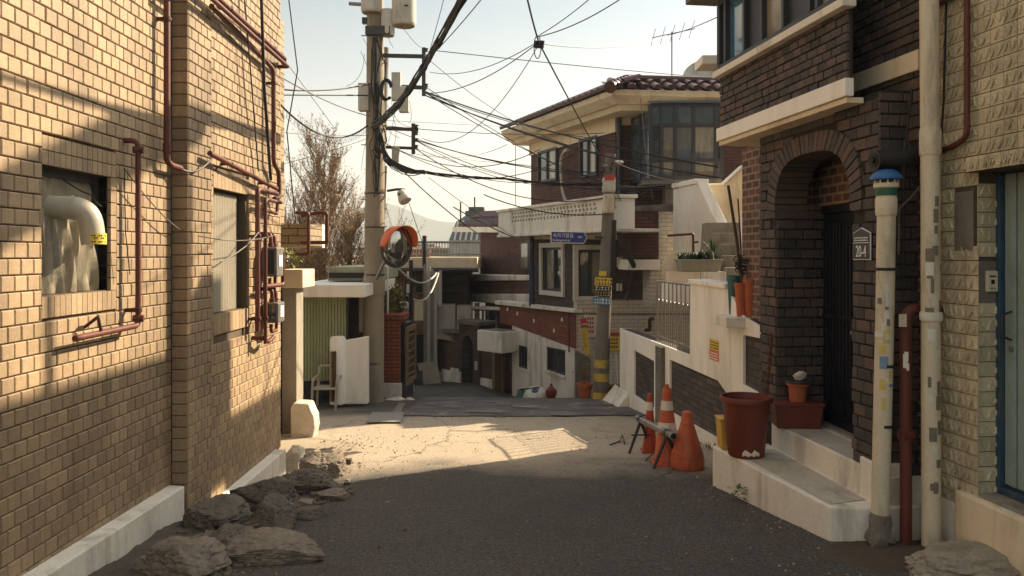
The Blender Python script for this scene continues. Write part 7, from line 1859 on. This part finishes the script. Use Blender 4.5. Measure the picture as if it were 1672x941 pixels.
for q_ in (((835, 668), (880, 668), (880, 663), (838, 663)), ((760, 676), (822, 677), (818, 672), (764, 672)), ((900, 680), (940, 681), (930, 674), (896, 674)), ((690, 664), (712, 664), (712, 661), (692, 661))):
    decal('pavement_slab', [g2(*p_) for p_ in q_], .022, m_patch2, 'structure', rough=.02, n=8)
m_grate = M('cast_iron', lin(140, 132, 120), .7, .3, 20, .5, .8, 40, metal=.2, stain=lin(150, 140, 124), stain_amt=.7, stain_scale=14, streak=False)
decal('drain_cover', [g2(597, 692), g2(655, 692), g2(660, 676), g2(608, 676)], .024, m_grate, None, 'flat square drain cover let into the pavement before the utility pole', 'drain cover', n=6)
vs = []; fs = []; nx = 22
for j in range(nx + 1):
    for i_ in range(nx + 1):
        x = 1.75 + 1.0 * i_ / nx; Y = 4.2 + .85 * j / nx; e = math.hypot((i_ / nx - .6) * 1.7, (j / nx - .5) * 2) + .35 * noise.noise((x * 4, Y * 4, 2))
        vs.append(V(x, Y, G(x, Y) + .035 * max(-.8, 1 - e * 1.25) + .006 * noise.noise((x * 25, Y * 25, 1))))
for j in range(nx):
    for i_ in range(nx): fs.append((j * (nx + 1) + i_, j * (nx + 1) + i_ + 1, (j + 1) * (nx + 1) + i_ + 1, (j + 1) * (nx + 1) + i_))
b = MB(); b.add(vs, fs); m_dirt2 = M('brown_dirt', lin(84, 70, 56), 1, .35, 6, .4, .7, 35, stain=lin(58, 46, 36), stain_amt=.6, streak=False); tag(b.build('dirt', m_dirt2, sm=True, recalc=False), kind='stuff')
# small fittings on the houses down the lane
def onface(pl, fr, pts, c): return [fr.pt(a, z, c) for a, z in onp(pl, fr, pts)]
b = MB(); b.tube(onface(LF0, f0, [(884, 548), (884, 600), (884, 650)], .03), .018, 6); b.build('conduit', m_whiteold, h2, sm=True)
b = MB(); b.tube(onface(LF0, f0, [(934, 508), (934, 575)], .06), .016, 6); b.build('rod', m_rust_dark, h2, sm=True)
pipe('water_valve', 'red valve pipes on the white painted brick front beside the railing', 'valve', onface(FF, ff, [(1050, 538), (1058, 538), (1058, 520), (1064, 520)], .12), .035, m_rust, .03)
for xx, yy_ in ((829, 505), (845, 512), (872, 524), (905, 540), (918, 522)):
    b = MB(); slab(b, LF0, f0, [(xx - 1.2, yy_ + 3), (xx + 1.2, yy_ + 3), (xx + 1.2, yy_ - 3), (xx - 1.2, yy_ - 3)], .001, .012); b.build('paint_chip', m_whiteold, h2)
b = MB(); b.prism([P(1012, 541, 12.2), P(1058, 585, 10.9), P(1085, 575, 11.2), P(1030, 541, 13)], (0, 0, .05)); tag(b.build('gate_roof', m_white, bev=.008), 'sloping white slab roof behind the far end of the white street wall', 'roof slab')
# gutter and vents on the alley house, hanging things
b = MB(); b.tube([P(640, 441, 18.4), P(781, 441, 18.4)], .05, 8); o_ = b.build('gutter', m_dsteel, [x for x in C.objects if x.name.startswith('alley_house')][0], sm=True)
b = MB(); b.tube([P(719, 442, 18.35), P(719, 500, 18.35)], .04, 8); b.build('downpipe', m_greymetal, [x for x in C.objects if x.name.startswith('alley_house')][0], sm=True)
t = thing('weed', 'tuft of dry weeds between the rocks by the tan wall', 'weed', gpt(455, 800)); b = MB(); blades(b, gpt(455, 800) + V(0, 0, .02), 30, .16, .1, .004, 21, .4, (.06, .06)); b.build('leaves', m_leafyellow, t, recalc=False)
t = thing('weed', 'small green tuft where the white street wall meets the road', 'weed', WW.pt(8.1, G(2, 8.1))); b = MB(); blades(b, WW.pt(8.1, G(2, 8.1)) + V(-.05, 0, 0), 24, .1, .06, .005, 22, .4, (.05, .12)); b.build('leaves', m_leaf, t, recalc=False)

# ---------------------------------------------------------------- overhead and wall wires
def sagline(a, c, sag, n=18):
    return [a.lerp(c, i / n) - V(0, 0, 4 * sag * (i / n) * (1 - i / n)) for i in range(n + 1)]
def wire(label, pts, r, mat=m_black, sag=0, group=None, name='cable', n=18):
    b = MB()
    path = []
    for i in range(len(pts) - 1):
        s = sag[i] if isinstance(sag, (list, tuple)) else sag
        seg = sagline(pts[i], pts[i + 1], s, n); path += seg if not path else seg[1:]
    b.tube(path, r, 6); return tag(b.build(name, mat, sm=True), label, 'cable', group)
Yq = 12.2
# thick bundle overhead towards the viewer
t = thing('cable_bundle', 'thick black cable bundle running overhead from the pole to the top of the photo', 'cable', P(612, 205, Yq))
rr = random.Random(5)
e0, e1 = P(612, 206, Yq), P(757, -6, 7.4); e2 = e1 + (e1 - e0) * .8 + V(0, 0, .5)
for k in range(9):
    o = lambda s: V(rr.uniform(-s, s), rr.uniform(-s, s), rr.uniform(-s, s))
    path = sagline(e0 + o(.06), e1 + o(.03), .16 + rr.uniform(-.03, .05), 22) + sagline(e1 + o(.03), e2, .02, 4)[1:]
    path = [p_ + o(.008) for p_ in path]
    b = MB(); b.tube(path, rr.uniform(.008, .016), 6); b.build('strand', m_black, t, sm=True)
b = MB()
for f in (.18, .34, .5, .66, .8): 
    p_ = sagline(e0, e1, .16, 50)[int(50 * f)]; d = (e1 - e0).normalized(); b = MB(); b.tube([p_ - d * .05, p_ + d * .05], .045, 8); b.build('tie', m_black, t, sm=True)
# horizontal bundle from the pole to the leaning pole and the house
t = thing('cable_bundle', 'black cable bundle slung between the two utility poles', 'cable', P(800, 290, 12.3))
for k in range(8):
    o = lambda s: V(rr.uniform(-s, s), rr.uniform(-s, s), rr.uniform(-s, s))
    path = sagline(P(628, 250 + k * 2, Yq) + o(.03), P(690, 281, 12.2) + o(.03), .1) + sagline(P(690, 281, 12.2) + o(.02), P(820, 291, 12.3) + o(.02), .02)[1:] + sagline(P(820, 291, 12.3) + o(.012), P(988, 301 + rr.uniform(-2, 2), 12.5), .04)[1:]
    b = MB(); b.tube([p_ + o(.006) for p_ in path], rr.uniform(.004, .009), 6); b.build('strand', m_black, t, sm=True)
W = [
 ('dark cable from the leaning pole across the sunroom base', [(992, 301, 12.5), (1110, 306, 13.6)], .012, m_black, .03),
 ('second dark cable passing under the sunroom', [(992, 305, 12.5), (1115, 296, 13.6)], .010, m_black, .05),
 ('cable from the crossarm down over the sunroom to the right building', [(690, 148, Yq), (1172, 273, 8.5)], .010, m_black, .1),
 ('cable just below it from the crossarm to the right building', [(694, 152, Yq), (1172, 290, 8.6)], .009, m_black, .16),
 ('cable from the crossarm down to the upper floor window of the brick house', [(692, 155, Yq), (985, 253, 12.6)], .010, m_black, .06),
 ('straight cable crossing from the top edge down past the tile eave', [(860, -6, 8), (880, 70, 9), (984, 262, 12.5)], .010, m_black, .02),
 ('pale cable from the leaning pole to the white stair wall', [(1003, 265, 12.5), (1108, 298, 11.2)], .009, m_wiregrey, .03),
 ('cable hanging down the sunroom front to the leaning pole', [(1046, 160, 13.6), (1055, 260, 13.4), (1066, 325, 13.4)], .008, m_wiregrey, .0),
 ('thin high cable from the pole arm to the tile roof', [(704, 82, Yq), (1172, 128, 15)], .007, m_wiregrey, .02),
 ('curved thin cable from the splice to the antenna', [(880, 71, 9), (1090, 58, 14)], .006, m_wiregrey, .12),
 ('antenna cable rising to the right building', [(1090, 58, 14), (1172, 28, 7.4)], .005, m_wiregrey, .02),
 ('thin cable falling from the splice to the lower crossarm', [(876, 72, 9), (690, 152, Yq)], .006, m_wiregrey, .16),
 ('thin cable looping from the splice to the upper crossarm', [(872, 72, 9), (702, 118, Yq)], .005, m_wiregrey, .14),
 ('long slack cable from the splice down to the lower bracket', [(878, 76, 9), (690, 226, Yq)], .005, m_wiregrey, .42),
 ('thin cable rising from the splice to the top right of the sky', [(880, 60, 9), (1020, -6, 7.6)], .006, m_wiregrey, .05),
 ('second thin cable rising beside it to the top right of the sky', [(880, 58, 9), (968, -6, 7.8)], .005, m_wiregrey, .02),
 ('wire from the thick bundle up to the top edge', [(690, 105, 11.8), (790, -6, 9)], .007, m_wiregrey, .03),
 ('wire climbing steeply right of the transformers', [(697, 100, Yq), (726, -6, 10.5)], .005, m_wiregrey, .01),
 ('upper dark cable from the tan house to the pole', [(455, 146, 9.5), (604, 137, Yq)], .012, m_black, .05),
 ('lower dark cable from the tan house to the pole', [(455, 155, 9.5), (603, 156, Yq)], .012, m_black, .0),
 ('sagging cable with hanging curls from the tan house to the pole', [(455, 168, 9), (600, 205, Yq)], .012, m_black, .28),
 ('thin slanting cable from the tan house down to the pole', [(455, 124, 9), (603, 190, Yq)], .007, m_wiregrey, .05),
 ('thin cable slanting past the bare tree', [(466, 100, 9), (545, 208, 12)], .004, m_wiregrey, .0),
 ('lowest faint cable across the sky left of the pole', [(455, 216, 9), (602, 221, Yq)], .005, m_wiregrey, .02),
 ('faint cable behind the bare tree rising to the pole', [(462, 268, 12), (604, 225, Yq)], .004, m_wiregrey, .02),
 ('faint cable across the sky under the crossarms', [(632, 197, Yq), (826, 207, 15)], .005, m_wiregrey, .0),
 ('sagging thin cable from the lower bracket to the eave', [(680, 252, Yq), (828, 236, 16)], .006, m_wiregrey, .14),
 ('faint cable from the lower bracket to the brick house wall', [(690, 252, Yq), (868, 270, 17)], .004, m_wiregrey, .02),
 ('thin cable from the bundle down to the brick wing', [(655, 276, Yq), (785, 385, 17)], .010, m_wiregrey, .06),
 ('pale rope sloping down beside the pierced balcony', [(740, 338, 14), (870, 400, 14)], .012, m_wiregrey, .04),
 ('thin cable from the lamp down to the alley roof', [(668, 332, 12.4), (700, 425, 17)], .006, m_wiregrey, .02),
 ('drooping white cable over the alley behind the mirror', [(652, 440, 12.6), (713, 446, 18)], .018, m_greymetal, .22),
 ('white cable looping lower over the alley', [(664, 482, 15), (692, 490, 16), (716, 446, 18)], .018, m_greymetal, [.05, .12]),
 ('thin cable crossing the pierced balcony to the leaning pole', [(790, 318, 13), (985, 350, 12.5)], .010, m_black, .12),
 ('faint wire stretched down the sky from the bundle', [(700, 290, 12.2), (846, 390, 16)], .005, m_wiregrey, .04),
 ('wire hanging in front of the sky left of the tile eave', [(842, 236, 16), (842, 335, 16)], .008, m_wiregrey, .0),
]
for lab, pts, r, mt, sg in W:
    wire(lab, [P(*p_) for p_ in pts], r, mt, sg)
rr = random.Random(61)
for k in range(16):
    a_ = P(*rr.choice(((692, 90), (693, 141), (692, 150), (677, 210), (676, 228), (677, 242), (624, 205), (625, 232), (626, 262))), Yq - .1)
    if k % 3 == 0: c_ = P(rr.uniform(975, 1000), rr.uniform(262, 345), 12.5)
    elif k % 3 == 1: c_ = P(rr.uniform(880, 1000), rr.uniform(190, 330), 14.2)
    else: c_ = P(rr.uniform(1050, 1165), rr.uniform(230, 330), 13.3)
    b = MB(); b.tube(sagline(a_, c_, rr.uniform(.05, .4), 20), rr.uniform(.004, .008), 5); tag(b.build('cable', m_black, sm=True), 'thin black wire in the tangle slung between the pole and the brick house', 'cable', 'thin wires between the pole and the brick house')
rr = random.Random(62)
for k in range(7):
    a_ = P(rr.uniform(980, 1000), rr.uniform(260, 300), 12.5); c_ = P(rr.uniform(1005, 1060), rr.uniform(300, 345), 13.2)
    b = MB(); b.tube(sagline(a_, c_, rr.uniform(.1, .4), 12), .006, 5); tag(b.build('cable', m_black, sm=True), 'short slack wire looping from the leaning pole to the sunroom base', 'cable', 'slack wires behind the leaning pole')
# splice and curls
t = thing('cable_splice', 'tangled cable splice hanging in the open sky right of the bundle', 'cable splice', P(878, 75, 9))
b = MB(); c = P(879, 70, 9); b.tube([c + V(math.cos(x) * .04 - .01, 0, math.sin(x) * .13 - .05) for x in [i * .5 for i in range(14)]], .006, 6); b.build('loop', m_black, t, sm=True)
for k in range(3):
    b = MB(); b.tube([c + V(-.03 + .04 * k, 0, .02), c + V(-.02 + .03 * k, 0, -.06)], .022, 8); b.build('connector', m_black, t, sm=True)
t = thing('curled_wire', 'thin wire curls hanging along the sagging cable', 'wire', P(540, 205, 10.5))
b = MB(); sp_ = sagline(P(455, 168, 9), P(600, 205, Yq), .28, 60)
path = []
for i in range(240):
    f = i / 239; q = sp_[min(60, int(f * 60))].lerp(sp_[min(60, int(f * 60) + 1)], f * 60 - int(f * 60)); path.append(q + V(math.cos(i * .8) * .02, 0, -.05 + .04 * math.sin(i * .8)))
b.tube(path, .0022, 4); b.build('coil', m_wiregrey, t, sm=True)
# wires on the tan wall
XW = -2.28
lw = lambda px, py, X=-2.27: (lambda Y: V(X, Y, zat(py, Y)))(F * X / (px - CX))
wire('thin brown cable drooping across the tan wall corner to the panel window', [lw(203, 275), lw(260, 345), lw(310, 383), V(-2.1, 5.75, zat(392, 5.75)), V(-2.1, 7.0, zat(385, 7.0))], .004, m_wiregrey, [.01, .02, .0, .02])
wire('grey cable across the corrugated panel', [V(-2.18, 5.95, zat(428, 5.95)), V(-2.16, 6.5, zat(400, 6.5)), V(-2.12, 6.9, zat(360, 6.9))], .005, m_wiregrey, .01)
wire('dark cable hanging down beside the small window pipe', [lw(203, 275), lw(205, 380), lw(212, 448)], .003, m_black, 0)
wire('cable inside the top of the small window', [V(-2.40, 4.25, zat(292, 4.25)), V(-2.38, 4.5, zat(318, 4.5)), V(-2.37, 4.6, zat(338, 4.6))], .004, m_black, .01)
wire('thick dark cable hanging down the end of the tan wall', [V(-2.08, 6.6, 3.9), V(-2.1, 6.75, 3.1), V(-2.12, 7.0, 2.35)], .014, m_black, .0)
wire('dark cable dropping from the upper pipes down the tan wall', [V(-2.15, 6.35, 3.95), V(-2.15, 6.55, 3.2), V(-2.15, 6.75, 2.4)], .006, m_black, .0)
wire('vertical cable just off the far end of the tan wall', [V(-2.2, 7.75, 4.4), V(-2.1, 7.8, 3.5), V(-2.2, 7.78, 2.9), V(-2.12, 7.8, 2.0)], .006, m_black, .0)
wire('thin grey wire from the tall corner pipe to the pilaster', [V(-2.26, 5.42, 2.285), V(-2.2, 5.55, 2.28), V(-2.16, 5.75, 2.40)], .007, m_wiregrey, .015)
# cables by the tile house
wire('thin black cable hanging down the patterned tile wall', [BT.pt(4.72, 3.3) + fb.n * .03, BT.pt(4.75, 2.6) + fb.n * .03, BT.pt(4.80, 2.1) + fb.n * .03], .006, m_black, 0)
wire('looped grey cable behind the thick ivory drain pipe', [V(2.5, 4.75, 2.2), V(2.36, 4.85, 1.98), V(2.36, 4.86, 1.7)], .006, m_wiregrey, .02)
wire('dark cable beside the black duct', [V(2.42, 4.82, 2.7), V(2.38, 4.83, 2.3), V(2.39, 4.86, 1.6)], .007, m_black, 0)
